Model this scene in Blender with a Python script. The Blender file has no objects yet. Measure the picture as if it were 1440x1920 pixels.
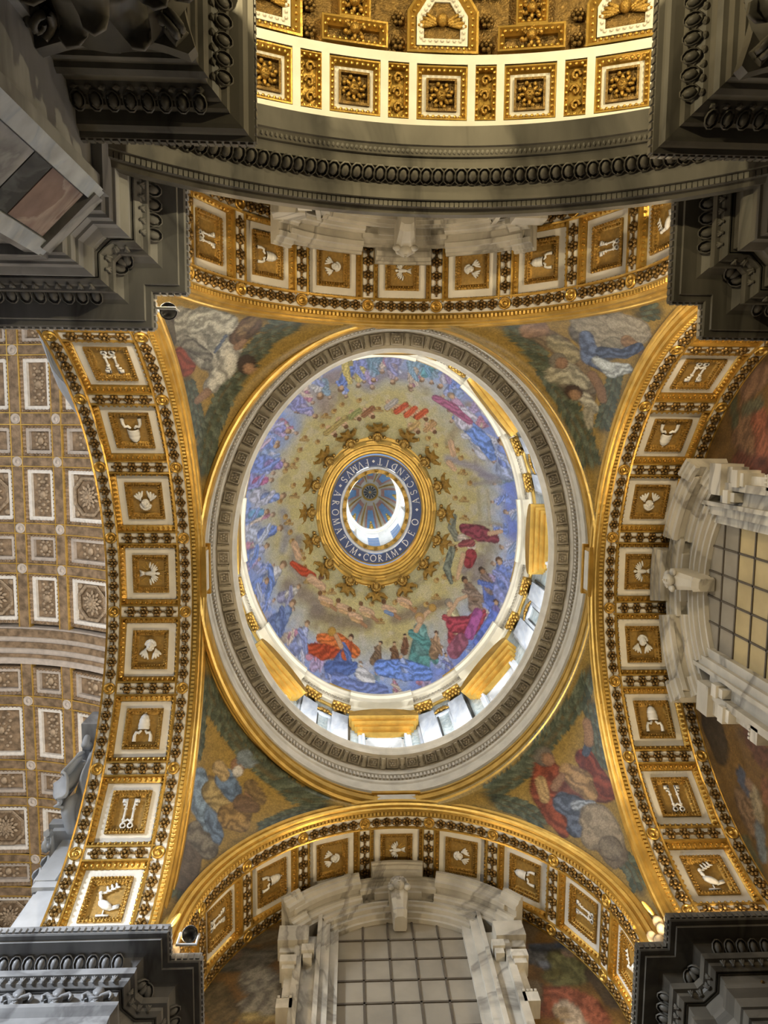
import bpy, math, random
import numpy as np
from mathutils import Matrix, Vector
random.seed(7)
PI = math.pi
C = bpy.context.scene.collection
SC = bpy.context.scene

# ------------------------------------------------------------------ camera
# world: z up, photographer's eye at the origin, x to the picture's right, y towards its foot
FPX = 1330.0
def cam_axes():
    zx, zy, roll = 659.5, 818.5, -0.009
    zc = Vector(((zx - 720) / FPX, (960 - zy) / FPX, -1)).normalized()
    xa = Vector((math.cos(roll), math.sin(roll), 0))
    xc = (xa - zc * xa.dot(zc)).normalized()
    yc = zc.cross(xc)
    return Matrix((xc, yc, zc))          # rows = world axes in camera space = camera-to-world rotation
cd = bpy.data.cameras.new('camera'); co = bpy.data.objects.new('camera', cd); C.objects.link(co)
co.matrix_world = cam_axes().to_4x4()
cd.sensor_fit = 'HORIZONTAL'; cd.sensor_width = 36.0; cd.lens = 36.0 * FPX / 1440.0
cd.clip_start = 0.05; cd.clip_end = 400
SC.camera = co
SC.view_settings.view_transform = 'Standard'; SC.view_settings.look = 'None'
SC.view_settings.gamma = 1.0; SC.view_settings.use_curve_mapping = False
SC.view_settings.exposure = 0.0
SC.cycles.max_bounces = 3; SC.cycles.diffuse_bounces = 2; SC.cycles.glossy_bounces = 2
SC.cycles.use_adaptive_sampling = True; SC.cycles.adaptive_threshold = 0.12
SC.cycles.caustics_reflective = False; SC.cycles.caustics_refractive = False; SC.cycles.light_sampling_threshold = 0.03
SC.cycles.use_denoising = True
SC.cycles.sample_clamp_indirect = 6.0

# ------------------------------------------------------------------ world and lamps
W = bpy.data.worlds.new('sky'); SC.world = W; W.use_nodes = True
bg = W.node_tree.nodes['Background']
bg.inputs[0].default_value = (0.42, 0.60, 0.95, 1); bg.inputs[1].default_value = SKY = 0.6

def lamp(name, kind, loc, energy, color, target=None, size=0.4, spot=None, blend=0.6, sizey=None):
    l = bpy.data.lights.new(name, kind); l.energy = energy; l.color = color
    o = bpy.data.objects.new(name, l); C.objects.link(o); o.location = loc
    if kind == 'AREA':
        l.size = size
        if sizey: l.shape = 'RECTANGLE'; l.size_y = sizey
    elif kind in ('POINT', 'SPOT'): l.shadow_soft_size = size
    if kind == 'SPOT': l.spot_size = math.radians(spot or 100); l.spot_blend = blend
    if target is not None:
        d = Vector(target) - Vector(loc)
        o.rotation_euler = d.to_track_quat('-Z', 'Y').to_euler()
    return o
WARM = (1.0, 0.80, 0.52); NEUT = (1.0, 0.93, 0.80); COOL = (0.80, 0.88, 1.0)
# floodlamps standing on the four corner cornices, throwing light up into arches and pendentives
for (x, y) in ((-3.82, -2.6), (6.92, -2.6), (-3.82, 10.84), (6.92, 10.84)):
    lamp('cornice_flood', 'SPOT', (x, y, 14.3), 860, WARM, (1.5, 4.15, 25), 0.15, 165, 0.9)
for (x, y) in ((-3.5, -3.25), (6.55, -3.25), (-3.4, 12.4), (6.4, 12.4)):
    lamp('cornice_lamp', 'POINT', (x, y, 14.6), 190, WARM, size=0.15)
for (x, y) in ((-6.0, -2.6), (-6.0, 10.95), (8.7, -2.6), (8.7, 10.95)):
    lamp('cornice_lamp', 'POINT', (x, y, 14.45), 190, NEUT if x < 0 else WARM, size=0.15)
# drum: unseen lamps added on its cornice ledge, and sun through its windows
for k in range(8):
    a = (k + 0.5) * PI / 4
    lamp('added_drum_flood', 'POINT', (1.5 + 5.75 * math.cos(a), 4.15 + 7.35 * math.sin(a), 25.0), 520, (0.95, 0.96, 1.0), size=0.2)
for k in range(4):
    a = k*PI/2 + PI/8
    lamp('lantern_daylight', 'AREA', (1.5 + 2.9*math.cos(a), 4.15 + 3.3*math.sin(a), 43.8), 400, (0.95, 0.97, 1.0), (1.5, 4.15, 46.5), 2.4)  # added area lamps stand in for daylight outside the lantern panes
lamp('sun', 'SUN', (24, 30, 80), 6.0, (1.0, 0.95, 0.86), (1.5, 4.15, 25))
# chapel behind the portal: bright warm lamps on its cornice
for (x, y) in ((-2.8, -8.2), (6.6, -8.2), (-2.8, -13), (6.6, -13)):
    lamp('chapel_lamp', 'SPOT', (x, y, 8.5), 1600, (1.0, 0.84, 0.50), (1.9, y - .5, 17), 0.12, 150, 0.8)
# nave: unseen floods added on its cornice, plus an added area fill and spot
for y in (-8, 4, 16, 28):
    lamp('added_nave_flood', 'SPOT', (-11, y, 26), 5200, (1.0, 0.88, 0.74), (-20, y + 2, 45), 0.5, 150, 0.8)
lamp('added_nave_fill', 'AREA', (-31, -6, 18), 4500, COOL, (-5, 11, 14), 6.0)  # cool area fill added in the nave
lamp('added_pier_spot', 'SPOT', (-28, -7, 17), 44000, COOL, (-5.2, 11, 13.4), 1.2, 26, 0.7)  # narrow cool spot added to brighten the lower left pier, no real fixture

# ------------------------------------------------------------------ materials
MATS = {}
def nd(nt, typ, **kw):
    n = nt.nodes.new(typ)
    for k, v in kw.items(): setattr(n, k, v)
    return n
def mat(name, col, rough=0.6, metal=0.0, var=0.12, scale=3.0, bump=0.0, bscale=20.0, col2=None, spec=0.4, attr=False):
    m = bpy.data.materials.new(name); m.use_nodes = True; nt = m.node_tree
    b = nt.nodes['Principled BSDF']
    b.inputs['Roughness'].default_value = rough; b.inputs['Metallic'].default_value = metal
    b.inputs['Specular IOR Level'].default_value = spec
    tc = nd(nt, 'ShaderNodeTexCoord'); nz = nd(nt, 'ShaderNodeTexNoise')
    nz.inputs['Scale'].default_value = scale; nz.inputs['Detail'].default_value = 5
    nt.links.new(tc.outputs['Object'], nz.inputs['Vector'])
    rp = nd(nt, 'ShaderNodeValToRGB')
    c2 = col2 or tuple(max(0, c * (1 - var * 2)) for c in col)
    rp.color_ramp.elements[0].position = 0.35; rp.color_ramp.elements[1].position = 0.65
    rp.color_ramp.elements[0].color = (*c2, 1); rp.color_ramp.elements[1].color = (*col, 1)
    nt.links.new(nz.outputs['Fac'], rp.inputs['Fac'])
    out = rp.outputs['Color']
    if attr:
        at = nd(nt, 'ShaderNodeAttribute', attribute_name='paint')
        vo = nd(nt, 'ShaderNodeTexVoronoi'); vo.inputs['Scale'].default_value = bscale
        nt.links.new(tc.outputs['Object'], vo.inputs['Vector'])
        bw = nd(nt, 'ShaderNodeSeparateColor'); nt.links.new(vo.outputs['Color'], bw.inputs['Color'])
        mr = nd(nt, 'ShaderNodeMapRange'); mr.inputs['To Min'].default_value = 0.78; mr.inputs['To Max'].default_value = 1.2
        nt.links.new(bw.outputs[0], mr.inputs['Value'])
        mx = nd(nt, 'ShaderNodeMix', data_type='RGBA', blend_type='MULTIPLY'); mx.inputs['Factor'].default_value = 1
        nt.links.new(at.outputs['Color'], mx.inputs['A']); nt.links.new(mr.outputs['Result'], mx.inputs['B'])
        out = mx.outputs['Result']
    nt.links.new(out, b.inputs['Base Color'])
    if bump:
        n2 = nd(nt, 'ShaderNodeTexNoise'); n2.inputs['Scale'].default_value = bscale; n2.inputs['Detail'].default_value = 3
        nt.links.new(tc.outputs['Object'], n2.inputs['Vector'])
        bp = nd(nt, 'ShaderNodeBump'); bp.inputs['Strength'].default_value = bump; bp.inputs['Distance'].default_value = 0.05
        nt.links.new(n2.outputs['Fac'], bp.inputs['Height']); nt.links.new(bp.outputs['Normal'], b.inputs['Normal'])
    MATS[name] = m
    return m
def marble(name, col, vein, scale=0.7, rough=0.45, width=0.10, dist=0.8):
    m = bpy.data.materials.new(name); m.use_nodes = True; nt = m.node_tree
    b = nt.nodes['Principled BSDF']; b.inputs['Roughness'].default_value = rough; b.inputs['Specular IOR Level'].default_value = 0.3
    tc = nd(nt, 'ShaderNodeTexCoord'); mp = nd(nt, 'ShaderNodeMapping')
    mp.inputs['Rotation'].default_value = (0.5, 0.7, 0.6); mp.inputs['Scale'].default_value = (1.0, 0.38, 1.0)
    nt.links.new(tc.outputs['Object'], mp.inputs['Vector'])
    nz = nd(nt, 'ShaderNodeTexNoise'); n2 = nd(nt, 'ShaderNodeTexNoise')
    nz.inputs['Scale'].default_value = scale; nz.inputs['Detail'].default_value = 5; nz.inputs['Distortion'].default_value = dist
    n2.inputs['Scale'].default_value = scale*3.1; n2.inputs['Detail'].default_value = 6
    for n in (nz, n2): nt.links.new(mp.outputs[0], n.inputs['Vector'])
    rp = nd(nt, 'ShaderNodeValToRGB'); e = rp.color_ramp.elements
    e[0].position = 0.25; e[0].color = (*[c * .86 for c in col], 1)
    e[1].position = 0.80; e[1].color = (*col, 1)
    for p, c in ((0.5 - width, col), (0.5, vein), (0.5 + width * .35, tuple(x * .9 for x in col))):
        q = e.new(p); q.color = (*c, 1)
    nt.links.new(nz.outputs['Fac'], rp.inputs['Fac'])
    r2 = nd(nt, 'ShaderNodeMapRange'); r2.inputs['From Min'].default_value = .3; r2.inputs['From Max'].default_value = .7; r2.inputs['To Min'].default_value = .74; r2.inputs['To Max'].default_value = 1.1
    nt.links.new(n2.outputs['Fac'], r2.inputs['Value'])
    mx = nd(nt, 'ShaderNodeMix', data_type='RGBA', blend_type='MULTIPLY'); mx.inputs['Factor'].default_value = 1
    nt.links.new(rp.outputs['Color'], mx.inputs['A']); nt.links.new(r2.outputs['Result'], mx.inputs['B'])
    nt.links.new(mx.outputs['Result'], b.inputs['Base Color'])
    MATS[name] = m
    return m
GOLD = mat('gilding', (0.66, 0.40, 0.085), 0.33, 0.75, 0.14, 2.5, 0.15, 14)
GOLDR = mat('gilded_relief', (0.52, 0.31, 0.07), 0.36, 0.75, 0.2, 9, 0.5, 30)
GOLDP = mat('pale_gilding', (0.84, 0.55, 0.14), 0.38, 0.6, 0.12, 2.0, 0.15, 9)
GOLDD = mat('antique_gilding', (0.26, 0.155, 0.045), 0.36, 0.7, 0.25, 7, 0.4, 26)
OCHRE = mat('ochre_ground', (0.42, 0.25, 0.06), 0.5, 0.2, 0.14, 14, 0.2, 60)
CREAM = mat('cream_stucco', (0.86, 0.80, 0.68), 0.6, 0, 0.06, 1.6, 0.05, 12)
WHITE = mat('white_stucco', (0.84, 0.82, 0.77), 0.6, 0, 0.08, 5, 0.1, 25)
MARBL = marble('light_marble', (0.60, 0.56, 0.47), (0.42, 0.39, 0.32), 0.8)
STONE = mat('travertine', (0.46, 0.41, 0.315), 0.7, 0, 0.10, 2.2, 0.08, 18)
STONED = mat('travertine_carved', (0.45, 0.395, 0.305), 0.75, 0, 0.16, 5, 0.2, 30)
DARKS = mat('dark_joint', (0.10, 0.09, 0.075), 0.8, 0, 0.1, 3)  # plain dark joint tone, assigned to no part
PALE = mat('pale_plaster', (0.83, 0.76, 0.58), 0.6, 0, 0.05, 1.5)
MARB = marble('veined_white_marble', (0.50, 0.46, 0.375), (0.24, 0.22, 0.18), 0.45, 0.5, 0.07, 1.2)
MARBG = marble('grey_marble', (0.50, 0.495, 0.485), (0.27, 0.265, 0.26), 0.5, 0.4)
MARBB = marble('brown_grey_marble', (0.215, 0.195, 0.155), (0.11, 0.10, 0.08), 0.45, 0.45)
MARBW = marble('pale_blue_marble', (0.72, 0.76, 0.80), (0.52, 0.58, 0.66), 0.8, 0.35)
MARBN = marble('green_grey_marble', (0.50, 0.56, 0.55), (0.30, 0.38, 0.40), 2.5, 0.35)
MARBR = marble('red_brown_marble', (0.36, 0.24, 0.20), (0.52, 0.42, 0.36), 1.2, 0.35)
BLACKM = marble('black_marble', (0.035, 0.04, 0.04), (0.09, 0.10, 0.10), 1.0, 0.3)
NAVY = mat('dark_blue_mosaic', (0.045, 0.065, 0.15), 0.5, 0, 0.12, 12, 0.1, 60)
SILV = mat('grey_stucco', (0.55, 0.495, 0.44), 0.65, 0, 0.10, 3, 0.15, 20)
SILVD = mat('brown_gilt_relief', (0.36, 0.26, 0.165), 0.5, 0.15, 0.28, 2.5, 0.6, 9)
SILVR = mat('dull_gold_stucco', (0.46, 0.36, 0.25), 0.6, 0.1, 0.2, 4, 0.3, 15)
STAT = mat('statue_marble', (0.60, 0.60, 0.595), 0.5, 0, 0.08, 2, 0.05, 10)
IRON = mat('dark_iron', (0.10, 0.08, 0.055), 0.5, 0.3, 0.1, 6)
FROST = mat('frosted_glass', (0.26, 0.225, 0.165), 0.35, 0, 0.12, 1.2, 0.05, 4)
FROSTY = mat('amber_frosted_glass', (0.44, 0.34, 0.165), 0.35, 0, 0.1, 1.2)
PODM = mat('ochre_stucco', (0.50, 0.38, 0.23), 0.6, 0, 0.1, 6)
BLACK = mat('black_plastic', (0.012, 0.012, 0.013), 0.3)
WHITEP = mat('white_enamel', (0.8, 0.8, 0.78), 0.4)
SKYB = mat('painted_sky_blue', (0.28, 0.50, 0.80), 0.6, 0, 0.08, 4)
PINK = mat('painted_terracotta', (0.66, 0.38, 0.30), 0.6, 0, 0.08, 4)
FLOORM = marble('floor_marble', (0.10, 0.085, 0.075), (0.06, 0.055, 0.05), 0.3, 0.3)
MOSAIC = mat('painted_mosaic', (1, 1, 1), 0.45, 0, 0, 3, 0.0, 26, attr=True, spec=0.3)
def glassmat():
    m = bpy.data.materials.new('clear_window_glass'); m.use_nodes = True; nt = m.node_tree
    nt.nodes.remove(nt.nodes['Principled BSDF']); o = nt.nodes['Material Output']
    t = nd(nt, 'ShaderNodeBsdfTransparent'); t.inputs[0].default_value = (0.86, 0.92, 0.96, 1)
    g = nd(nt, 'ShaderNodeBsdfGlossy'); g.inputs['Roughness'].default_value = 0.05
    x = nd(nt, 'ShaderNodeMixShader'); x.inputs[0].default_value = 0.06
    nt.links.new(t.outputs[0], x.inputs[1]); nt.links.new(g.outputs[0], x.inputs[2]); nt.links.new(x.outputs[0], o.inputs[0])
    return m
GLASS = glassmat()

# ------------------------------------------------------------------ helpers
def T(x, y, z): return Matrix.Translation((x, y, z))
def fr(o, x, y, z):
    m = Matrix.Identity(4)
    for i, a in enumerate((x, y, z)):
        for j in range(3): m[j][i] = a[j]
    for j in range(3): m[j][3] = o[j]
    return m
class MB:
    def __init__(s): s.v = []; s.f = []
    def add(s, vs, fs, M=None):
        n = len(s.v)
        if M is not None: vs = [tuple(M @ Vector(p)) for p in vs]
        s.v.extend([tuple(p) for p in vs]); s.f.extend([tuple(i + n for i in f) for f in fs])
        return s
    def box(s, x0, x1, y0, y1, z0, z1, M=None):
        return s.add([(x0,y0,z0),(x1,y0,z0),(x1,y1,z0),(x0,y1,z0),(x0,y0,z1),(x1,y0,z1),(x1,y1,z1),(x0,y1,z1)],
                     [(0,3,2,1),(4,5,6,7),(0,1,5,4),(1,2,6,5),(2,3,7,6),(3,0,4,7)], M)
    def ell(s, c, r, M=None, nu=8, nv=5):
        vs = [(c[0], c[1], c[2] - r[2])]
        for j in range(1, nv):
            t = -PI/2 + PI*j/nv
            for i in range(nu):
                a = 2*PI*i/nu
                vs.append((c[0]+r[0]*math.cos(t)*math.cos(a), c[1]+r[1]*math.cos(t)*math.sin(a), c[2]+r[2]*math.sin(t)))
        vs.append((c[0], c[1], c[2] + r[2])); L = len(vs)-1
        fs = []
        for i in range(nu):
            k = (i+1) % nu
            fs.append((0, 1+k, 1+i)); fs.append((L, L-nu+i, L-nu+k))
            for j in range(nv-2): fs.append((1+j*nu+i, 1+j*nu+k, 1+(j+1)*nu+k, 1+(j+1)*nu+i))
        return s.add(vs, fs, M)
    def prism(s, poly, z0, z1, M=None):
        n = len(poly)
        vs = [(p[0], p[1], z0) for p in poly] + [(p[0], p[1], z1) for p in poly]
        fs = [tuple(range(n-1, -1, -1)), tuple(range(n, 2*n))] + [(i, (i+1) % n, n+(i+1) % n, n+i) for i in range(n)]
        return s.add(vs, fs, M)
    def grid(s, rows, closed_u=False, closed_v=False, M=None):
        # rows: list of equally long lists of points
        nv_, nu_ = len(rows), len(rows[0]); vs = [p for r in rows for p in r]; fs = []
        for j in range(nv_ if closed_v else nv_-1):
            for i in range(nu_ if closed_u else nu_-1):
                a, b = j*nu_+i, j*nu_+(i+1) % nu_; j2 = (j+1) % nv_
                fs.append((a, b, j2*nu_+(i+1) % nu_, j2*nu_+i))
        return s.add(vs, fs, M)
    def lathe(s, prof, n=24, M=None, a0=0, a1=2*PI, rx=1, ry=1):
        full = abs(a1-a0-2*PI) < 1e-6; m = n if full else n+1
        rows = [[(r*rx*math.cos(a0+(a1-a0)*i/n), r*ry*math.sin(a0+(a1-a0)*i/n), z) for i in range(m)] for r, z in prof]
        return s.grid(rows, closed_u=full, M=M)
    def tube(s, pts, r, n=6, M=None):
        rows = []
        rr = r if isinstance(r, (list, tuple)) else [r]*len(pts)
        P = [Vector(p) for p in pts]
        for i, p in enumerate(P):
            d = (P[min(i+1, len(P)-1)] - P[max(i-1, 0)]).normalized()
            up = Vector((0, 0, 1)) if abs(d.z) < 0.9 else Vector((1, 0, 0))
            a = d.cross(up).normalized(); b = d.cross(a)
            rows.append([tuple(p + (a*math.cos(2*PI*k/n) + b*math.sin(2*PI*k/n))*rr[i]) for k in range(n)])
        s.grid(rows, closed_u=True, M=M)
        for q, row in ((0, rows[0]), (1, rows[-1])):
            s.add(row, [tuple(range(n)) if q == 0 else tuple(range(n-1, -1, -1))], M)
        return s
    def ering(s, prof, a, b, c, n=96, t0=0, t1=2*PI):
        full = abs(t1-t0-2*PI) < 1e-6; m = n if full else n+1
        rows = []
        for off, z in prof:
            rows.append([(c[0]+(a+off)*math.cos(t0+(t1-t0)*i/n), c[1]+(b+off)*math.sin(t0+(t1-t0)*i/n), z) for i in range(m)])
        return s.grid(rows, closed_u=full)
    def mesh(s, name, material, smooth=False):
        me = bpy.data.meshes.new(name); me.from_pydata(s.v, [], s.f); me.materials.append(material)
        if smooth:
            me.polygons.foreach_set('use_smooth', [True]*len(me.polygons))
        me.update()
        return me
    def build(s, name, material, parent=None, smooth=False, local=False, **kw):
        return inst(name, s.mesh(name, material, smooth), parent, None, local, **kw)
def inst(name, me, parent=None, M=None, local=False, **kw):
    o = bpy.data.objects.new(name, me); C.objects.link(o)
    M = M if M is not None else Matrix.Identity(4)
    if parent is not None:
        o.parent = parent
        o.matrix_basis = M if local else (T(*[-c for c in parent.location]) @ M if parent.type == 'EMPTY' else M)
    else: o.matrix_basis = M
    for k, v in kw.items(): o[k] = v
    return o
def thing(name, label, cat, loc=(0, 0, 0), group=None, kind=None):
    o = bpy.data.objects.new(name, None); C.objects.link(o); o.location = loc; o.empty_display_size = 0.3
    o['label'] = label; o['category'] = cat
    if group: o['group'] = group
    if kind: o['kind'] = kind
    return o
def struct(name, loc=(0, 0, 0), label=None):
    o = bpy.data.objects.new(name, None); C.objects.link(o); o.location = loc; o['kind'] = 'structure'
    if label: o['label'] = label
    return o
def norm2(v):
    l = math.hypot(*v); return (v[0]/l, v[1]/l)
def sweep(mb, path, prof, flip=1, closed=False):
    """profile (offset, z) carried along a plan path with mitred corners; offset to the left of travel * flip"""
    n = len(path); rows = []
    for off, z in prof:
        row = []
        for i, p in enumerate(path):
            a = path[i-1] if (i > 0 or closed) else None
            b = path[(i+1) % n] if (i < n-1 or closed) else None
            d1 = norm2((p[0]-a[0], p[1]-a[1])) if a else None
            d2 = norm2((b[0]-p[0], b[1]-p[1])) if b else None
            d1 = d1 or d2; d2 = d2 or d1
            n1 = (-d1[1], d1[0]); n2 = (-d2[1], d2[0])
            m = (n1[0]+n2[0], n1[1]+n2[1]); k = 2.0/max(0.3, m[0]**2+m[1]**2)
            row.append((p[0]+m[0]*k*off*flip, p[1]+m[1]*k*off*flip, z))
        rows.append(row)
    mb.grid(rows, closed_u=closed)
    return mb
def along(path, step):
    """points every `step` along a plan path with the unit direction"""
    out = []
    for i in range(len(path)-1):
        a, b = path[i], path[i+1]; L = math.hypot(b[0]-a[0], b[1]-a[1]); k = max(1, int(round(L/step)))
        d = ((b[0]-a[0])/L, (b[1]-a[1])/L)
        for j in range(k): out.append((a[0]+d[0]*L*(j+.5)/k, a[1]+d[1]*L*(j+.5)/k, d))
    return out
# ================================================================== the place
CX, CY = 1.5, 4.15
ARCH = {  # near plane, centre on the plane, springing height, radius
    'left':  dict(pl=-4.65, c=4.40, cz=13.75, R=7.72, A=(-1, 0), Tn=(0, 1), pitch=16.9, mid=91.4, n=11),
    'right': dict(pl=7.65,  c=4.10, cz=14.30, R=7.10, A=(1, 0),  Tn=(0, 1), pitch=18.0, mid=89.8, n=11),
    'front': dict(pl=11.75, c=1.48, cz=15.80, R=5.50, A=(0, 1),  Tn=(1, 0), pitch=21.3, mid=90.0, n=9),
    'back':  dict(pl=-3.40, c=1.45, cz=15.70, R=5.50, A=(0, -1), Tn=(1, 0), pitch=20.9, mid=90.0, n=9),
}
DEP = 2.75
XL1, XL2, XR1, XR2, YT1, YT2, YB1, YB2 = -3.756, -3.12, 6.856, 6.22, -2.0, -2.665, 10.25, 10.92
fl = MB().box(-60, 45, -45, 60, -1.9, -1.6).build('floor', FLOORM, kind='structure')

# ------------------------------------------------------------------ corner piers with their entablatures
BALL = MB().ell((0, 0, 0), (1, 1, 1), None, 8, 6)
EGGM = MB().ell((0, 0, 0), (0.085, 0.13, 0.085), None, 8, 6).lathe([(0.115, -0.02), (0.135, 0.05), (0.115, 0.06)], 10, Matrix.Scale(1.35, 4, (0, 1, 0)))
egg_mesh = {}
for k, m in (('g', MARBG), ('b', MARBB)): egg_mesh[k] = EGGM.mesh('egg', m, True)
LEAFM = MB()
for a in (-0.55, 0, 0.55):
    LEAFM.ell((0, 0, 0), (0.028, 0.085, 0.03), Matrix.Rotation(a, 4, 'Z') @ T(0, 0.03, 0), 6, 4)
leaf_mesh = {}
for k, m in (('g', MARBG), ('b', MARBB)): leaf_mesh[k] = LEAFM.mesh('carved_leaf', m, True)
def fleur():
    b = MB()
    b.prism([(-.05,-.02),(-.09,.10),(0,.26),(.09,.10),(.05,-.02)], 0, .07)
    for s in (-1, 1):
        b.tube([(0, -.08, .03), (s*.07, .0, .05), (s*.16, .06, .05), (s*.21, .02, .05), (s*.19, -.04, .04)], [.03, .04, .04, .035, .02], 6)
    b.box(-.10, .10, -.06, -.03, 0, .08); b.prism([(-.05,-.06),(-.07,-.14),(.07,-.14),(.05,-.06)], 0, .05)
    return b.mesh('fleur_de_lis', MARBG, True)
FLEUR = fleur()
def pier(name, label, sx, sy, ex1, ex2, ey1, ey2, mt, key, xfar, yfar, ornaments):
    """one corner pier; sx, sy point from the bay's centre to the corner"""
    o = 0.87; flip = 1 if sx*sy > 0 else -1
    r = thing(name, label, 'pier', (ex1 + sx*1.6, ey1 + sy*1.6, -1.6), 'corner piers of the bay')
    f1x, f2x, f1y, f2y = ex1 + sx*o, ex2 + sx*o, ey1 + sy*o, ey2 + sy*o
    corner = [(xfar, f1y), (f1x, f1y), (f1x, f2y), (f2x, f2y), (f2x, yfar)]
    bed = [(xfar, f1y), (f1x, f1y), (f1x, f2y - sy*.28), (f1x - sx*.28, f2y), (f2x, f2y), (f2x, yfar)]
    shaft = [(xfar, f1y + sy*.12), (f1x + sx*.34, f1y + sy*.12), (f2x + sx*.12, f2y + sy*.30), (f2x + sx*.12, yfar)]
    ff = flip if sx < 0 else flip
    # travel runs along x towards the bay, so outward is on the side of -sy
    def sw(path, prof):
        mb = MB(); sweep(mb, path, prof, 1 if (sx < 0) == (sy < 0) else -1); return mb
    sw(corner, [(-1.2, 14.14), (.87, 14.14), (.87, 13.92), (.84, 13.90), (.74, 13.90), (.72, 13.86), (.42, 13.86), (.40, 13.90), (.1, 13.9)]).build('corona', mt, r)
    sw(bed, [(.44, 13.90), (.44, 13.86), (.36, 13.84), (.22, 13.72), (.22, 13.66), (.28, 13.66), (.28, 13.50), (.20, 13.48), (.18, 13.42), (.10, 13.36), (.05, 13.36)]).build('bed_moulding', mt, r)
    sw(bed, [(.07, 13.36), (.0, 13.36), (.0, 12.94)]).build('frieze', mt, r)
    sw(bed, [(0, 12.95), (.14, 12.95), (.14, 12.86), (.10, 12.80), (.04, 12.72), (.04, 12.50), (0, 12.48), (0, 12.28), (-.05, 12.26), (-.05, 12.06), (-.15, 12.06)]).build('architrave', mt, r)
    poly = shaft + [(xfar, yfar)]
    MB().prism(poly if flip > 0 else poly[::-1], -1.6, 12.3).build('shaft', mt, r)
    k_ = .14; poly = [(xfar, f1y + sy*k_), (f1x + sx*k_, f1y + sy*k_), (f1x + sx*k_, f2y + sy*k_), (f2x + sx*k_, f2y + sy*k_), (f2x + sx*k_, yfar), (xfar, yfar)]
    MB().prism(poly if flip > 0 else poly[::-1], 12.08, 14.10).build('core', mt, r)
    # carved courses
    nsign = 1 if (sx < 0) == (sy < 0) else -1
    def course(path, step, off, z, mesh, nm, tilt, lim):
        for (x, y, d) in along(path, step):
            n = (-d[1]*nsign, d[0]*nsign)
            X, Y = x + n[0]*off, y + n[1]*off
            if abs(X - ex1) > lim or abs(Y - ey1) > lim: continue
            out = Vector((n[0], n[1], 0)); up = Vector((0, 0, 1))
            zz = (out*math.cos(tilt) - up*math.sin(tilt)); yy = (up*math.cos(tilt) + out*math.sin(tilt)); xx = yy.cross(zz)
            inst(nm, mesh, r, fr((X, Y, z), xx, yy, zz))
    offp = []
    course(bed, .265, .30, 13.77, egg_mesh[key], 'egg', .9, 5.2)
    course(bed, .20, .195, 13.425, leaf_mesh[key], 'carved_leaf', .6, 4.6)
    tb = MB()
    edge = [(xfar, ey1), (ex1, ey1), (ex1, ey2), (ex2, ey2), (ex2, yfar)]
    for (x, y, d) in along(edge, .13):
        n = (-d[1]*nsign, d[0]*nsign)
        if abs(x - ex1) > 6 or abs(y - ey1) > 6: continue
        tb.box(-.042, .042, -.02, .035, -.09, .05, fr((x, y, 14.03), (d[0], d[1], 0), (n[0], n[1], 0), (0, 0, 1)))
    tb.build('tongue_course', mt, r, kind='stuff')
    # framed inlay on the canted face
    a, b = Vector((*shaft[1], 0)), Vector((*shaft[2], 0)); dv = (b - a).normalized(); L = (b - a).length
    nv = Vector((-dv.y, dv.x, 0))*nsign
    Mf = fr(((a + b)/2).to_tuple(), dv, (0, 0, 1), nv) if dv.cross(Vector((0, 0, 1))).dot(nv) > 0 else fr(((a + b)/2).to_tuple(), -dv, (0, 0, 1), nv)
    for s in (-1, 1): MB().box(s*L/2 - .13, s*L/2 + .13, -1.6, 12.0, -.02, .10, Mf).build('pilaster_border', MARBW if key == 'g' else mt, r)
    MB().box(-L/2, L/2, 11.75, 12.05, -.02, .14, Mf).build('pilaster_cap', mt, r)
    z = 11.7
    for i, (h, m_) in enumerate(((1.15, MARBR), (.55, BLACKM), (1.6, MARBG), (.5, BLACKM), (1.6, MARBR), (.5, BLACKM), (2.2, MARBG))):
        MB().box(-L/2 + .15, L/2 - .15, z - h, z - .03, -.02, .05, Mf).build('inlay_panel', m_, r); z -= h
    # panels on the two flat faces: pilaster strips
    for (p0, p1) in ((shaft[0], shaft[1]), (shaft[2], shaft[3])):
        p0, p1 = Vector((*p0, 0)), Vector((*p1, 0)); e = (p1 - p0).normalized(); n_ = Vector((-e.y, e.x, 0))*nsign
        q = p1 if (p1 - a).length < .01 else p0; e2 = (p0 - p1).normalized() if q == p1 else e
        Mg = fr(q.to_tuple(), e2, (0, 0, 1), n_)
        for (u0, u1) in ((.02, .24), (1.3, 1.52)):
            MB().box(u0, u1, -1.6, 11.9, -.02, .12, Mg).build('pilaster_strip', mt, r)
        MB().box(0, 3.5, 11.9, 12.2, -.02, .16, Mg).build('pilaster_cap', mt, r)
    if ornaments:
        for x in (-6.53, -5.76, -4.98):
            inst('fleur_de_lis', FLEUR, r, fr((x, f1y - sy*.0, 13.15), (1.35*sy, 0, 0), (0, 0, 1.2), (0, -1.6*sy, 0)))
    return r
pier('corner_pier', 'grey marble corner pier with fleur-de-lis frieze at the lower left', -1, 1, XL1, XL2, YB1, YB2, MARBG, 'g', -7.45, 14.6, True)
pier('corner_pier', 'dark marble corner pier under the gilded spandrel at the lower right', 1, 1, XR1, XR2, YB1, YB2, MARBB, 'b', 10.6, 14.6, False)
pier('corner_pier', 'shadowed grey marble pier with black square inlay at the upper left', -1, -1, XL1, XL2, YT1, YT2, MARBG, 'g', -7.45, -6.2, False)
pier('corner_pier', 'nearly black stepped marble pier at the upper right', 1, -1, XR1, XR2, YT1, YT2, MARBB, 'b', 10.6, -6.2, False)

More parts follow.
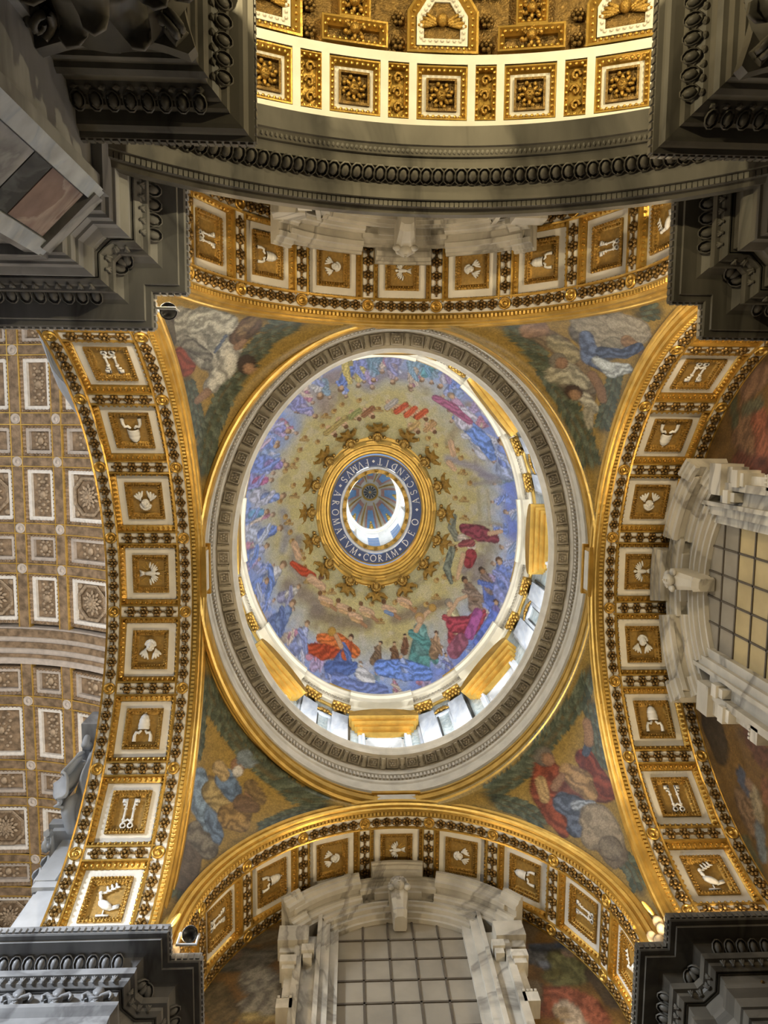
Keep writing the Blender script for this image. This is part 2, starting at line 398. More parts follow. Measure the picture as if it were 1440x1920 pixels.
# ------------------------------------------------------------------ coffered arches
ROSE = MB()
for i in range(6):
    a = i*PI/3; ROSE.ell((.098*math.cos(a), .098*math.sin(a), .03), (.062, .062, .055), None, 6, 4)
ROSE.ell((0, 0, .07), (.052, .052, .06), None, 6, 4)
rose_mesh = ROSE.mesh('rosette', GOLDD, True)
RND = MB().lathe([(.175, 0), (.175, .05), (.15, .07), (.125, .05), (.12, .02), (.05, .02), (.05, .06), (.001, .08)], 14)
round_mesh = RND.mesh('roundel', GOLD, True)
def ringbox(mb, x, y, w, z0, z1, zi=None):
    """rectangular frame, outer half sizes x, y, width w, outer face z1, inner face zi"""
    zi = z1 if zi is None else zi
    rows = [[(s*(x - k), t*(y - k), z) for (s, t) in ((-1, -1), (1, -1), (1, 1), (-1, 1))] for k, z in ((0, z0), (0, z1), (w, zi), (w, z0))]
    mb.grid(rows, closed_u=True)
def eggs_rect(mb, x, y, step, r, z):
    for (h, k, ax) in ((x, y, 0), (y, x, 1)):
        n = max(2, int(round(2*h/step)))
        for i in range(n):
            u = -h + 2*h*(i + .5)/n
            for s in (-1, 1):
                c = (u, s*k, z) if ax == 0 else (s*k, u, z)
                rr = (r*.8, r*1.3, r) if ax == 0 else (r*1.3, r*.8, r)
                mb.ell(c, rr, None, 6, 4)
def relief(kind):
    b = MB()
    if kind == 'dove':
        b.ell((0, -.02, .05), (.075, .2, .06)); b.ell((0, .2, .06), (.05, .07, .05)); b.prism([(-.03,-.18),(-.11,-.36),(0,-.33),(.11,-.36),(.03,-.18)], 0, .05)
        for s in (-1, 1):
            for k in range(5):
                b.ell((0, 0, 0), (.035, .17 - .015*k, .03), T(s*(.07 + .05*k), .08 + .02*k - .012*k*k, .05) @ Matrix.Rotation(-s*(.5 + .22*k), 4, 'Z'), 6, 4)
    elif kind == 'cherub':
        b.ell((0, .1, .09), (.13, .16, .11), None, 10, 6); b.ell((0, .07, .20), (.02, .03, .03)); 
        for s in (-1, 1): b.ell((s*.05, .1, .185), (.022, .014, .012)); b.ell((s*.07, .04, .16), (.04, .04, .04))
        for i in range(9):
            a = .1 + i*PI/9*.98; b.ell((.14*math.cos(a), .12 + .15*math.sin(a), .09), (.055, .055, .06), None, 6, 4)
        for s in (-1, 1):
            for k in range(4): b.ell((0, 0, 0), (.05, .2 - .02*k, .035), T(s*(.12 + .04*k), -.14 - .03*k + .05*k, .05) @ Matrix.Rotation(s*(-.35 + .42*k), 4, 'Z'), 6, 4)
    elif kind == 'tiara':
        b.lathe([(.15, 0), (.175, .04), (.16, .08), (.175, .12), (.165, .2), (.15, .24), (.165, .26), (.14, .33), (.12, .36), (.125, .38), (.06, .45), (.001, .47)], 12, fr((0, -.02, .03), (1, 0, 0), (0, 0, .7), (0, 1, 0)))
        b.ell((0, .48, .05), (.035, .035, .04))
        for s in (-1, 1):
            b.tube([(s*.06, -.04, .04), (s*.12, -.12, .06), (s*.2, -.1, .06), (s*.24, -.2, .05), (s*.24, -.36, .04)], [.035, .045, .045, .05, .06], 6)
    elif kind == 'keys':
        for s in (-1, 1):
            b.tube([(s*.11, .2, .05), (s*.12, -.3, .05)], .032, 6)
            b.lathe([(.05, -.03), (.085, -.03), (.085, .03), (.05, .03)], 10, T(s*.10, -.36, .05))
            b.box(s*.11 - .02, s*.11 + .02 , .18, .38, .02, .07); b.box(min(s*.1, s*.24), max(s*.1, s*.24), .27, .37, .02, .07)
            b.box(min(s*.1, s*.2), max(s*.1, s*.2), .19, .24, .02, .07); b.ell((s*.115, .1, .05), (.055, .035, .055)); b.ell((s*.115, -.2, .05), (.055, .035, .055))
        b.tube([(-.1, -.26, .06), (0, -.2, .07), (.1, -.26, .06)], .03, 6)
    else:  # bird with a branch
        b.ell((0, 0, 0), (.11, .22, .08), T(.0, -.12, .05) @ Matrix.Rotation(1.1, 4, 'Z')); b.ell((0, 0, 0), (.05, .13, .05), T(-.15, .06, .06) @ Matrix.Rotation(.35, 4, 'Z')); b.ell((-.18, .18, .07), (.06, .055, .05))
        b.prism([(.13,-.16),(.36,-.10),(.36,-.2),(.13,-.26)], .01, .05); b.box(-.16, .16, -.40, -.36, 0, .05); b.tube([(0, -.25, .03), (0, -.38, .03)], .02, 5)
        b.tube([(-.2, .16, .06), (-.02, .24, .05), (.2, .36, .04)], .016, 5)
        for k in range(7):
            b.ell((0, 0, 0), (.035, .085, .02), T(-.1 + .05*k, .24 + .025*k + (.05 if k % 2 else -.04), .05) @ Matrix.Rotation((.5 if k % 2 else -1.6), 4, 'Z'), 6, 4)
    return b
RELIEF = {k: relief(k).mesh('relief_' + k, WHITE, True) for k in ('dove', 'cherub', 'tiara', 'keys', 'bird')}
RAYS = MB()
for i in range(14):
    a = 2*PI*i/14 + .2
    RAYS.box(.16, .40 if i % 2 else .33, -.012, .012, 0, .02, Matrix.Rotation(a, 4, 'Z'))
rays_mesh = RAYS.mesh('rays', GOLDP)
NAMES = ['bird', 'keys', 'tiara', 'cherub', 'dove', 'cherub', 'tiara', 'keys', 'bird']
def arch(side, label):
    q = ARCH[side]; R, cz, A, Tn = q['R'], q['cz'], Vector((*q['A'], 0)), Vector((*q['Tn'], 0))
    o0 = (Vector((q['pl'], q['c'], cz)) if side in ('left', 'right') else Vector((q['c'], q['pl'], cz)))
    zb = 13.95
    r = thing('coffered_arch', label, 'arch', (o0.x, o0.y, zb), 'coffered arches round the bay')
    def P(phi, d, e):    # phi angle, d depth, e inward from the radius
        if phi < 0: return o0 + Tn*(R - e) + Vector((0, 0, phi*R)) + A*d
        if phi > PI: return o0 - Tn*(R - e) + Vector((0, 0, -(phi - PI)*R)) + A*d
        return o0 + (Tn*math.cos(phi) + Vector((0, 0, 1))*math.sin(phi))*(R - e) + A*d
    def F(phi, d, e):
        ph = min(max(phi, 0), PI)
        n = -(Tn*math.cos(ph) + Vector((0, 0, 1))*math.sin(ph)); u = -Tn*math.sin(ph) + Vector((0, 0, 1))*math.cos(ph)
        if phi > PI/2 + 1e-6: u = -u
        return fr(P(phi, d, e), u.cross(n), u, n)
    low = (cz - zb)/R
    phis = ([-low] if low > .02 else []) + [PI*i/72 for i in range(73)] + ([PI + low] if low > .02 else [])
    def band(name, prof, m, **kw):        # profile in (depth, inward)
        mb = MB(); mb.grid([[tuple(P(p, d, e)) for p in phis] for d, e in prof]); return mb.build(name, m, r, **kw)
    e0 = -.26
    band('soffit', [(0.0, -.75), (0.0, e0), (DEP, e0), (DEP, -.75)], CREAM)
    for (d0, d1) in ((.20, .55), (2.36, 2.71)):
        band('rosette_band', [(d0, e0), (d0, -.02), (d1, -.02), (d1, e0)], CREAM)
    for d in (.375, 2.52): band('link_rod', [(d - .02, e0), (d - .02, .0), (d + .02, .0), (d + .02, e0)], GOLDD)
    for d in (.15, .56, 2.31, 2.70):
        band('moulding', [(d, e0), (d, .015), (d + .045, .03), (d + .05, e0)], GOLD)
    band('archivolt', [(.16, -.1), (.14, .02), (.02, .05), (-.05, .03), (-.07, -.04), (-.04, -.08), (-.12, -.10), (-.15, -.18), (-.11, -.22), (-.17, -.25), (-.19, -.33), (-.15, -.37), (-.02, -.40)], GOLD, smooth=False)
    bd = MB()
    n = int(PI*R/.12)
    for i in range(n):
        bd.box(-.045, .045, -.032, .032, -.02, .05, F(PI*(i + .5)/n, .08, .03))
    bd.build('bead_course', GOLDP, r, kind='stuff')
    N, mid, dp = q['n'], math.radians(q['mid']), math.radians(q['pitch']); pitch = R*dp
    wy, wx = (pitch - .37)/2, .905; fw = .16 if R > 6 else .115
    # coffer meshes of this arch
    fm = MB(); ringbox(fm, wx, wy, fw, e0, .0, -.14); eggs_rect(fm, wx - fw*.55, wy - fw*.55, .145, fw*.34, -.045)
    ringbox(fm, wx, wy, .03, e0, .03)
    fme = fm.mesh('coffer', GOLD)
    bx, by = wx - fw, wy - fw
    bm = MB(); ringbox(bm, bx, by, .24, e0, -.12); bme = bm.mesh('white_border', CREAM)
    ix, iy = bx - .21, by - .21
    im = MB(); ringbox(im, ix, iy, .06, e0, -.07); ringbox(im, ix - .06, iy - .06, .10, e0, -.10, -.2); eggs_rect(im, ix - .03, iy - .03, .09, .028, -.06); eggs_rect(im, ix - .11, iy - .11, .075, .03, -.13)
    ime = im.mesh('inner_frame', GOLDR)
    px, py = ix - .15, iy - .15
    pm = MB().box(-px - .02, px + .02, -py - .02, py + .02, e0, -.2); pme = pm.mesh('panel', OCHRE)
    sc = min(px/.265, py/.44)
    cr = MB().box(-.95, .95, -.165, .165, e0, -.02)
    cme = cr.mesh('rosette_strip', CREAM)
    lk = MB().box(-.78, .78, -.025, .025, -.03, .02).mesh('link_rod', GOLDD)
    fi = MB()
    for s in (-1, 1): fi.box(-.93, .93, s*.185 - .025, s*.185 + .025, e0, .02)
    fime = fi.mesh('fillet', GOLD)
    for i in range(N):
        ph = mid + (i - (N - 1)/2)*dp; M = F(ph, 1.44, 0)
        c = inst('coffer', fme, r, M)
        inst('white_border', bme, c, None, True); inst('inner_frame', ime, c, None, True); inst('panel', pme, c, None, True)
        k = NAMES[min(max(i - (N - 9)//2, 0), 8)]; S = Matrix.Scale(sc, 4)
        inst('relief', RELIEF[k], c, T(0, 0, -.2) @ S @ (Matrix.Rotation(PI/2, 4, 'Z') if (k == 'dove' and side in ('left', 'right')) else Matrix.Identity(4)), True, label={'dove': 'white stucco dove', 'cherub': 'white stucco cherub head with wings', 'tiara': 'white stucco papal tiara', 'keys': 'pair of white stucco keys', 'bird': 'white stucco bird holding a branch'}[k])
        if k == 'dove': inst('rays', rays_mesh, c, T(0, 0, -.2) @ S, True)
        for d in (.385, 2.53):
            for j in range(5): inst('rosette', rose_mesh, r, F(ph + (j - 2)*.158*dp, d, -.01))
    for i in range(N + 1):
        ph = mid + (i - N/2)*dp; M = F(ph, 1.44, 0)
        s_ = inst('rosette_strip', cme, r, M); inst('fillet', fime, s_, None, True); inst('link_rod', lk, s_, None, True)
        for j in range(4): inst('rosette', rose_mesh, r, F(ph, .86 + j*.385, -.01))
        for d in (.385, 2.53): inst('roundel', round_mesh, r, F(ph, d, -.01))
    return r
arch('left', 'gilded coffered arch opening towards the grey nave vault')
arch('right', 'gilded coffered arch over the side window on the right')
arch('front', 'gilded coffered arch over the pale window at the foot of the picture')
arch('back', 'gilded coffered arch just above the dark curved pediment')
# ------------------------------------------------------------------ painted surfaces
def set_paint(me, cols):
    at = me.attributes.new('paint', 'FLOAT_COLOR', 'POINT')
    c = np.ones((len(cols), 4), np.float32); c[:, :3] = np.clip(cols, 0, 1)
    at.data.foreach_set('color', c.ravel())
def vnoise(x, y, seed=0):
    """smooth value noise on the plane"""
    xi, yi = np.floor(x).astype(np.int64), np.floor(y).astype(np.int64); fx, fy = x - xi, y - yi
    def h(a, b):
        n = (a*374761393 + b*668265263 + seed*974634533) & 0x7fffffff
        n = (n ^ (n >> 13))*1274126177 & 0x7fffffff
        return ((n ^ (n >> 16)) & 0xffff)/65535.0
    u, v = fx*fx*(3 - 2*fx), fy*fy*(3 - 2*fy)
    return (h(xi, yi)*(1-u) + h(xi+1, yi)*u)*(1-v) + (h(xi, yi+1)*(1-u) + h(xi+1, yi+1)*u)*v
def fbm(x, y, seed=0, o=4):
    s, a, t = 0, .5, 0
    for i in range(o): s = s + a*vnoise(x*2**i, y*2**i, seed + i); t += a; a *= .55
    return s/t
def lin(c): return np.array([((v/255)/12.92 if v/255 <= .04045 else ((v/255 + .055)/1.055)**2.4) for v in c])
def strokes(col, u, v, lst, wob=.12, seed=3):
    """paint tapering brush strokes (colour, fold depth, [(u, v, r), ...]) over col at points (u, v)"""
    nx = fbm(u*2.2, v*2.2, seed) - .5; ny = fbm(u*2.2, v*2.2, seed + 9) - .5
    for (rgb, fold, pts) in lst:
        c = lin(rgb); P = np.array(pts, float); rm = P[:, 2].max()*1.3
        k = (u > P[:, 0].min() - rm) & (u < P[:, 0].max() + rm) & (v > P[:, 1].min() - rm) & (v < P[:, 1].max() + rm)
        if not k.any(): continue
        uu, vv = u[k] + nx[k]*wob*rm*3, v[k] + ny[k]*wob*rm*3
        best = np.full(uu.shape, 9.0); lat = np.zeros(uu.shape)
        Q = P if len(P) > 1 else np.vstack([P, P + 1e-4])
        for a, b in zip(Q[:-1], Q[1:]):
            d = b[:2] - a[:2]; L = max(1e-6, d @ d)
            t = np.clip(((uu - a[0])*d[0] + (vv - a[1])*d[1])/L, 0, 1)
            qx, qy = uu - a[0] - t*d[0], vv - a[1] - t*d[1]
            r = a[2] + (b[2] - a[2])*t
            dist = np.hypot(qx, qy)/r
            m = dist < best; best[m] = dist[m]; lat[m] = ((qx*-d[1] + qy*d[0])/math.sqrt(L)/r)[m]
        soft = 0 < fold < .2
        w = np.clip((1.0 - best)/(.75 if soft else .12), 0, 1)*(.8 if soft else 1)
        if fold:
            f = 1 + fold*np.sin(lat*5.5 + nx[k]*16 + (uu + vv)*6) - fold*.5*best
        else: f = 1 - .25*best**2
        edge = np.where(best > .82, 1.0 if soft else .72, 1.0)
        f = np.clip(f*edge, .25, 1.7)[:, None]
        cc = np.clip(c[None]*f, 0, 1)
        col[k] = col[k]*(1 - w[:, None]) + cc*w[:, None]
    return col
# brush strokes of the mosaics: metres from the axis as seen from the floor under the dome (walls: metres along and up)
DOME = [((129,149,195),0.12,[(-6.46,-2.92,0.869),(-4.49,-4.63,0.98)]),
 ((150,156,187),0.12,[(-4.05,-7.05,0.913),(-1.99,-7.63,0.747)]),
 ((150,160,193),0.12,[(-0.41,-8.01,0.617),(2.15,-7.76,0.725)]),
 ((137,150,201),0.12,[(3.71,-7.12,0.717),(5.63,-4.49,0.71)]),
 ((111,128,200),0.12,[(6.37,-2.35,0.523),(6.59,0.35,0.552)]),
 ((117,136,206),0.12,[(6.37,2.48,0.583),(5.08,5.28,0.62)]),
 ((129,146,210),0.12,[(3.97,6.88,0.508),(1.83,8.04,0.516)]),
 ((151,162,200),0.12,[(-2.5,7.72,0.534),(-4.63,5.81,0.61)]),
 ((141,156,200),0.12,[(-6.19,2.56,0.649),(-6.42,-0.08,0.676)]),
 ((118,102,89),0.15,[(-3.18,4.86,0.521),(-1.8,5.34,0.674),(-0.43,5.46,0.517)]),
 ((122,106,93),0.15,[(0.92,5.26,0.412),(2.25,4.82,0.514),(3.31,4.36,0.358)]),
 ((133,118,109),0.15,[(-4.49,3.44,0.582),(-3.4,4.09,0.63),(-2.87,4.64,0.47)]),
 ((148,130,121),0.15,[(-2.61,-5.21,0.673),(-2.99,-6.78,0.904),(-1.95,-7.29,0.599)]),
 ((139,130,124),0.15,[(-3.88,1.23,0.428),(-4.19,2.5,0.532),(-3.66,3.31,0.37)]),
 ((145,138,149),0.15,[(3.47,-2.81,0.32),(5.01,-2.49,0.371),(5.53,-2.04,0.316)]),
 ((139,132,148),0.15,[(-0.56,-6.58,0.566),(0.15,-7.22,0.518),(1.2,-7.12,0.457)]),
 ((149,146,149),0.15,[(-4.71,-0.19,0.38),(-4.44,0.88,0.43),(-4.73,1.64,0.322)]),
 ((133,122,120),0.15,[(4.35,2.71,0.36),(5.11,2.09,0.41),(4.87,3.14,0.356)]),
 ((158,142,112),0.15,[(4.31,-5.93,0.393),(3.9,-4.6,0.325),(3.44,-3.63,0.269)]),
 ((170,150,94),0.15,[(-1.37,-3.7,0.218),(-2.3,-2.92,0.217),(-2.82,-2.13,0.19)]),
 ((158,146,112),0.15,[(1.46,3.98,0.208),(2.54,3.16,0.208),(3.31,2.32,0.156)]),
 ((193,160,97),0,[(4.34,0.08,0.144)]),
 ((147,108,60),0,[(4.39,0.04,0.084)]),
 ((169,140,88),0.3,[(4.16,0.18,0.079),(4.51,0.16,0.078)]),
 ((193,160,97),0,[(4.42,0.62,0.144)]),
 ((147,108,60),0,[(4.48,0.55,0.083)]),
 ((193,160,97),0,[(3.95,0.95,0.144)]),
 ((147,108,60),0,[(4.01,0.89,0.084)]),
 ((193,160,97),0,[(3.65,1.45,0.143)]),
 ((147,108,60),0,[(3.69,1.4,0.083)]),
 ((169,140,88),0.3,[(3.46,1.55,0.078),(3.83,1.53,0.078)]),
 ((193,160,97),0,[(3.92,1.75,0.143)]),
 ((147,108,60),0,[(3.97,1.7,0.083)]),
 ((193,160,97),0,[(3.46,2.31,0.143)]),
 ((147,108,60),0,[(3.53,2.24,0.083)]),
 ((193,160,97),0,[(3.77,3.15,0.142)]),
 ((147,108,60),0,[(3.82,3.09,0.083)]),
 ((169,140,88),0.3,[(3.59,3.23,0.077),(3.94,3.24,0.077)]),
 ((193,160,97),0,[(3.38,3.13,0.142)]),
 ((147,108,60),0,[(3.44,3.05,0.083)]),
 ((193,160,97),0,[(2.99,3.34,0.142)]),
 ((147,108,60),0,[(3.06,3.27,0.083)]),
 ((193,160,97),0,[(2.98,4.1,0.142)]),
 ((147,108,60),0,[(3.04,4.02,0.082)]),
 ((169,140,88),0.3,[(2.8,4.19,0.077),(3.16,4.17,0.077)]),
 ((193,160,97),0,[(2.47,4.53,0.142)]),
 ((147,108,60),0,[(2.54,4.46,0.082)]),
 ((193,160,97),0,[(1.89,4.79,0.142)]),
 ((147,108,60),0,[(1.97,4.74,0.082)]),
 ((193,160,97),0,[(1.43,4.2,0.143)]),
 ((147,108,60),0,[(1.49,4.14,0.083)]),
 ((169,140,88),0.3,[(1.27,4.28,0.078),(1.63,4.29,0.078)]),
 ((193,160,97),0,[(0.94,4.5,0.143)]),
 ((147,108,60),0,[(1.01,4.43,0.083)]),
 ((193,160,97),0,[(0.53,4.81,0.142)]),
 ((147,108,60),0,[(0.58,4.76,0.083)]),
 ((193,160,97),0,[(0.17,5.36,0.142)]),
 ((147,108,60),0,[(0.23,5.32,0.083)]),
 ((169,140,88),0.3,[(-0.01,5.44,0.077),(0.36,5.46,0.077)]),
 ((193,160,97),0,[(-0.24,4.58,0.143)]),
 ((147,108,60),0,[(-0.18,4.52,0.083)]),
 ((193,160,97),0,[(-0.59,4.97,0.143)]),
 ((147,108,60),0,[(-0.53,4.92,0.083)]),
 ((193,160,97),0,[(-1.17,4.93,0.143)]),
 ((147,108,60),0,[(-1.13,4.88,0.083)]),
 ((169,140,88),0.3,[(-1.37,5.0,0.078),(-0.98,5.04,0.078)]),
 ((193,160,97),0,[(-1.56,4.8,0.143)]),
 ((147,108,60),0,[(-1.51,4.76,0.083)]),
 ((193,160,97),0,[(-1.98,4.57,0.144)]),
 ((147,108,60),0,[(-1.9,4.53,0.084)]),
 ((193,160,97),0,[(-2.27,3.89,0.144)]),
 ((147,108,60),0,[(-2.21,3.84,0.084)]),
 ((169,140,88),0.3,[(-2.45,3.97,0.079),(-2.07,4.01,0.079)]),
 ((193,160,97),0,[(-2.66,3.96,0.144)]),
 ((147,108,60),0,[(-2.62,3.9,0.084)]),
 ((193,160,97),0,[(-2.93,3.39,0.145)]),
 ((147,108,60),0,[(-2.89,3.33,0.084)]),
 ((193,160,97),0,[(-3.46,3.28,0.145)]),
 ((147,108,60),0,[(-3.41,3.23,0.084)]),
 ((169,140,88),0.3,[(-3.64,3.35,0.079),(-3.26,3.41,0.079)]),
 ((193,160,97),0,[(-3.61,2.64,0.146)]),
 ((147,108,60),0,[(-3.56,2.6,0.085)]),
 ((193,160,97),0,[(-3.66,2.22,0.146)]),
 ((147,108,60),0,[(-3.6,2.19,0.085)]),
 ((193,160,97),0,[(-3.83,1.85,0.147)]),
 ((147,108,60),0,[(-3.77,1.82,0.085)]),
 ((169,140,88),0.3,[(-4.02,1.9,0.08),(-3.63,1.97,0.08)]),
 ((193,160,97),0,[(-4.25,1.31,0.147)]),
 ((147,108,60),0,[(-4.19,1.25,0.086)]),
 ((193,160,97),0,[(-4.33,0.86,0.148)]),
 ((147,108,60),0,[(-4.28,0.81,0.086)]),
 ((193,160,97),0,[(-4.41,0.33,0.148)]),
 ((147,108,60),0,[(-4.35,0.29,0.086)]),
 ((169,140,88),0.3,[(-4.59,0.38,0.081),(-4.21,0.46,0.081)]),
 ((193,160,97),0,[(-4.57,0.06,0.149)]),
 ((147,108,60),0,[(-4.53,0.02,0.087)]),
 ((193,160,97),0,[(-4.84,-0.75,0.15)]),
 ((147,108,60),0,[(-4.79,-0.78,0.087)]),
 ((193,160,97),0,[(-4.1,-0.93,0.149)]),
 ((147,108,60),0,[(-4.04,-0.99,0.087)]),
 ((169,140,88),0.3,[(-4.3,-0.89,0.081),(-3.9,-0.81,0.081)]),
 ((193,160,97),0,[(-4.17,-1.44,0.15)]),
 ((147,108,60),0,[(-4.11,-1.5,0.087)]),
 ((193,160,97),0,[(-4.59,-2.26,0.152)]),
 ((147,108,60),0,[(-4.53,-2.32,0.088)]),
 ((193,160,97),0,[(-4.2,-2.5,0.151)]),
 ((147,108,60),0,[(-4.13,-2.55,0.088)]),
 ((169,140,88),0.3,[(-4.39,-2.43,0.083),(-4.0,-2.34,0.082)]),
 ((193,160,97),0,[(-4.01,-2.75,0.151)]),
 ((147,108,60),0,[(-3.96,-2.8,0.088)]),
 ((193,160,97),0,[(-3.85,-3.24,0.152)]),
 ((147,108,60),0,[(-3.79,-3.28,0.088)]),
 ((193,160,97),0,[(-3.62,-3.84,0.153)]),
 ((147,108,60),0,[(-3.56,-3.89,0.089)]),
 ((169,140,88),0.3,[(-3.82,-3.77,0.083),(-3.44,-3.7,0.083)]),
 ((193,160,97),0,[(-2.96,-3.56,0.151)]),
 ((147,108,60),0,[(-2.92,-3.61,0.088)]),
 ((193,160,97),0,[(-2.74,-4.37,0.152)]),
 ((147,108,60),0,[(-2.69,-4.42,0.089)]),
 ((193,160,97),0,[(-2.59,-4.94,0.153)]),
 ((147,108,60),0,[(-2.54,-5.0,0.089)]),
 ((169,140,88),0.3,[(-2.76,-4.88,0.084),(-2.37,-4.81,0.083)]),
 ((193,160,97),0,[(-2.19,-5.14,0.153)]),
 ((147,108,60),0,[(-2.14,-5.2,0.089)]),
 ((193,160,97),0,[(-1.81,-5.48,0.153)]),
 ((147,108,60),0,[(-1.76,-5.52,0.089)]),
 ((193,160,97),0,[(-1.11,-4.8,0.151)]),
 ((147,108,60),0,[(-1.06,-4.84,0.088)]),
 ((169,140,88),0.3,[(-1.29,-4.71,0.082),(-0.94,-4.67,0.082)]),
 ((193,160,97),0,[(-0.97,-5.66,0.153)]),
 ((147,108,60),0,[(-0.91,-5.72,0.089)]),
 ((193,160,97),0,[(-0.45,-4.97,0.151)]),
 ((147,108,60),0,[(-0.4,-5.02,0.088)]),
 ((193,160,97),0,[(-0.01,-5.2,0.151)]),
 ((147,108,60),0,[(0.05,-5.26,0.088)]),
 ((169,140,88),0.3,[(-0.18,-5.12,0.082),(0.19,-5.1,0.082)]),
 ((193,160,97),0,[(0.46,-5.21,0.151)]),
 ((147,108,60),0,[(0.52,-5.26,0.088)]),
 ((193,160,97),0,[(0.77,-5.11,0.15)]),
 ((147,108,60),0,[(0.81,-5.18,0.088)]),
 ((193,160,97),0,[(1.32,-5.51,0.151)]),
 ((147,108,60),0,[(1.37,-5.57,0.088)]),
 ((169,140,88),0.3,[(1.16,-5.41,0.082),(1.52,-5.39,0.082)]),
 ((193,160,97),0,[(1.84,-4.93,0.15)]),
 ((147,108,60),0,[(1.9,-4.98,0.087)]),
 ((193,160,97),0,[(2.0,-4.98,0.15)]),
 ((147,108,60),0,[(2.06,-5.04,0.087)]),
 ((193,160,97),0,[(2.61,-4.66,0.149)]),
 ((147,108,60),0,[(2.65,-4.72,0.087)]),
 ((169,140,88),0.3,[(2.44,-4.55,0.081),(2.8,-4.56,0.081)]),
 ((193,160,97),0,[(2.47,-3.75,0.148)]),
 ((147,108,60),0,[(2.54,-3.8,0.086)]),
 ((193,160,97),0,[(2.86,-3.42,0.148)]),
 ((147,108,60),0,[(2.91,-3.48,0.086)]),
 ((193,160,97),0,[(3.59,-3.52,0.148)]),
 ((147,108,60),0,[(3.64,-3.57,0.086)]),
 ((169,140,88),0.3,[(3.41,-3.4,0.08),(3.78,-3.4,0.08)]),
 ((193,160,97),0,[(3.89,-3.3,0.147)]),
 ((147,108,60),0,[(3.92,-3.37,0.086)]),
 ((193,160,97),0,[(4.08,-2.91,0.147)]),
 ((147,108,60),0,[(4.13,-3.0,0.085)]),
 ((193,160,97),0,[(4.19,-2.21,0.146)]),
 ((147,108,60),0,[(4.25,-2.28,0.085)]),
 ((169,140,88),0.3,[(4.02,-2.12,0.08),(4.38,-2.13,0.08)]),
 ((193,160,97),0,[(4.55,-1.68,0.145)]),
 ((147,108,60),0,[(4.6,-1.74,0.085)]),
 ((193,160,97),0,[(3.87,-0.82,0.145)]),
 ((147,108,60),0,[(3.91,-0.87,0.084)]),
 ((193,160,97),0,[(4.3,-0.84,0.145)]),
 ((147,108,60),0,[(4.35,-0.88,0.084)]),
 ((169,140,88),0.3,[(4.13,-0.73,0.079),(4.49,-0.75,0.079)]),
 ((129,150,208),0.35,[(5.99,0.26,0.185),(6.26,0.33,0.206)]),
 ((168,176,211),0.35,[(5.77,0.25,0.132),(6.04,0.26,0.169)]),
 ((129,150,208),0.35,[(5.79,0.41,0.069),(6.05,0.16,0.092),(6.32,0.0,0.076)]),
 ((148,122,98),0,[(5.58,0.24,0.089)]),
 ((201,172,146),0,[(5.62,0.25,0.066)]),
 ((151,169,202),0.35,[(6.7,1.0,0.254),(6.88,1.03,0.282)]),
 ((196,196,209),0.35,[(6.39,1.13,0.183),(6.78,0.95,0.233)]),
 ((151,169,202),0.35,[(6.45,1.31,0.096),(6.74,0.89,0.127),(6.91,0.61,0.105)]),
 ((148,122,98),0,[(6.11,1.19,0.125)]),
 ((201,172,146),0,[(6.16,1.2,0.092)]),
 ((168,176,211),0.35,[(6.32,2.04,0.25),(6.7,2.04,0.273)]),
 ((129,150,208),0.35,[(6.03,2.06,0.179),(6.39,2.0,0.227)]),
 ((168,176,211),0.35,[(6.03,2.29,0.094),(6.39,1.88,0.124),(6.76,1.62,0.102)]),
 ((148,122,98),0,[(5.72,2.11,0.122)]),
 ((201,172,146),0,[(5.8,2.09,0.09)]),
 ((177,160,193),0.35,[(5.83,2.9,0.245),(6.09,3.15,0.269)]),
 ((177,160,193),0.35,[(5.58,2.78,0.175),(5.89,2.93,0.224)]),
 ((177,160,193),0.35,[(5.52,2.97,0.093),(5.95,2.78,0.122),(6.3,2.76,0.099)]),
 ((148,122,98),0,[(5.36,2.66,0.12)]),
 ((201,172,146),0,[(5.4,2.69,0.088)]),
 ((183,131,149),0.35,[(6.29,3.25,0.229),(6.39,3.37,0.254)]),
 ((204,188,171),0.35,[(6.01,3.3,0.166),(6.34,3.28,0.21)]),
 ((183,131,149),0.35,[(6.0,3.48,0.087),(6.36,3.16,0.115),(6.51,2.97,0.095)]),
 ((148,122,98),0,[(5.73,3.32,0.114)]),
 ((201,172,146),0,[(5.79,3.3,0.084)]),
 ((196,196,209),0.35,[(5.83,3.83,0.226),(6.1,4.0,0.248)]),
 ((151,169,202),0.35,[(5.57,3.78,0.163),(5.87,3.86,0.206)]),
 ((196,196,209),0.35,[(5.52,4.0,0.086),(5.92,3.75,0.113),(6.27,3.64,0.092)]),
 ((148,122,98),0,[(5.32,3.74,0.112)]),
 ((201,172,146),0,[(5.36,3.76,0.082)]),
 ((204,188,171),0.35,[(5.26,4.46,0.223),(5.48,4.71,0.245)]),
 ((183,131,149),0.35,[(5.04,4.33,0.16),(5.31,4.49,0.204)]),
 ((204,188,171),0.35,[(4.93,4.56,0.085),(5.36,4.4,0.111),(5.69,4.4,0.09)]),
 ((148,122,98),0,[(4.8,4.25,0.109)]),
 ((201,172,146),0,[(4.87,4.25,0.081)]),
 ((141,163,178),0.35,[(5.16,5.6,0.207),(5.18,5.77,0.229)]),
 ((141,163,178),0.35,[(4.98,5.47,0.149),(5.2,5.63,0.189)]),
 ((141,163,178),0.35,[(4.87,5.66,0.079),(5.26,5.54,0.103),(5.37,5.5,0.085)]),
 ((148,122,98),0,[(4.8,5.35,0.103)]),
 ((201,172,146),0,[(4.83,5.39,0.076)]),
 ((129,150,208),0.35,[(4.39,6.21,0.205),(4.6,6.41,0.224)]),
 ((168,176,211),0.35,[(4.19,6.09,0.148),(4.46,6.22,0.186)]),
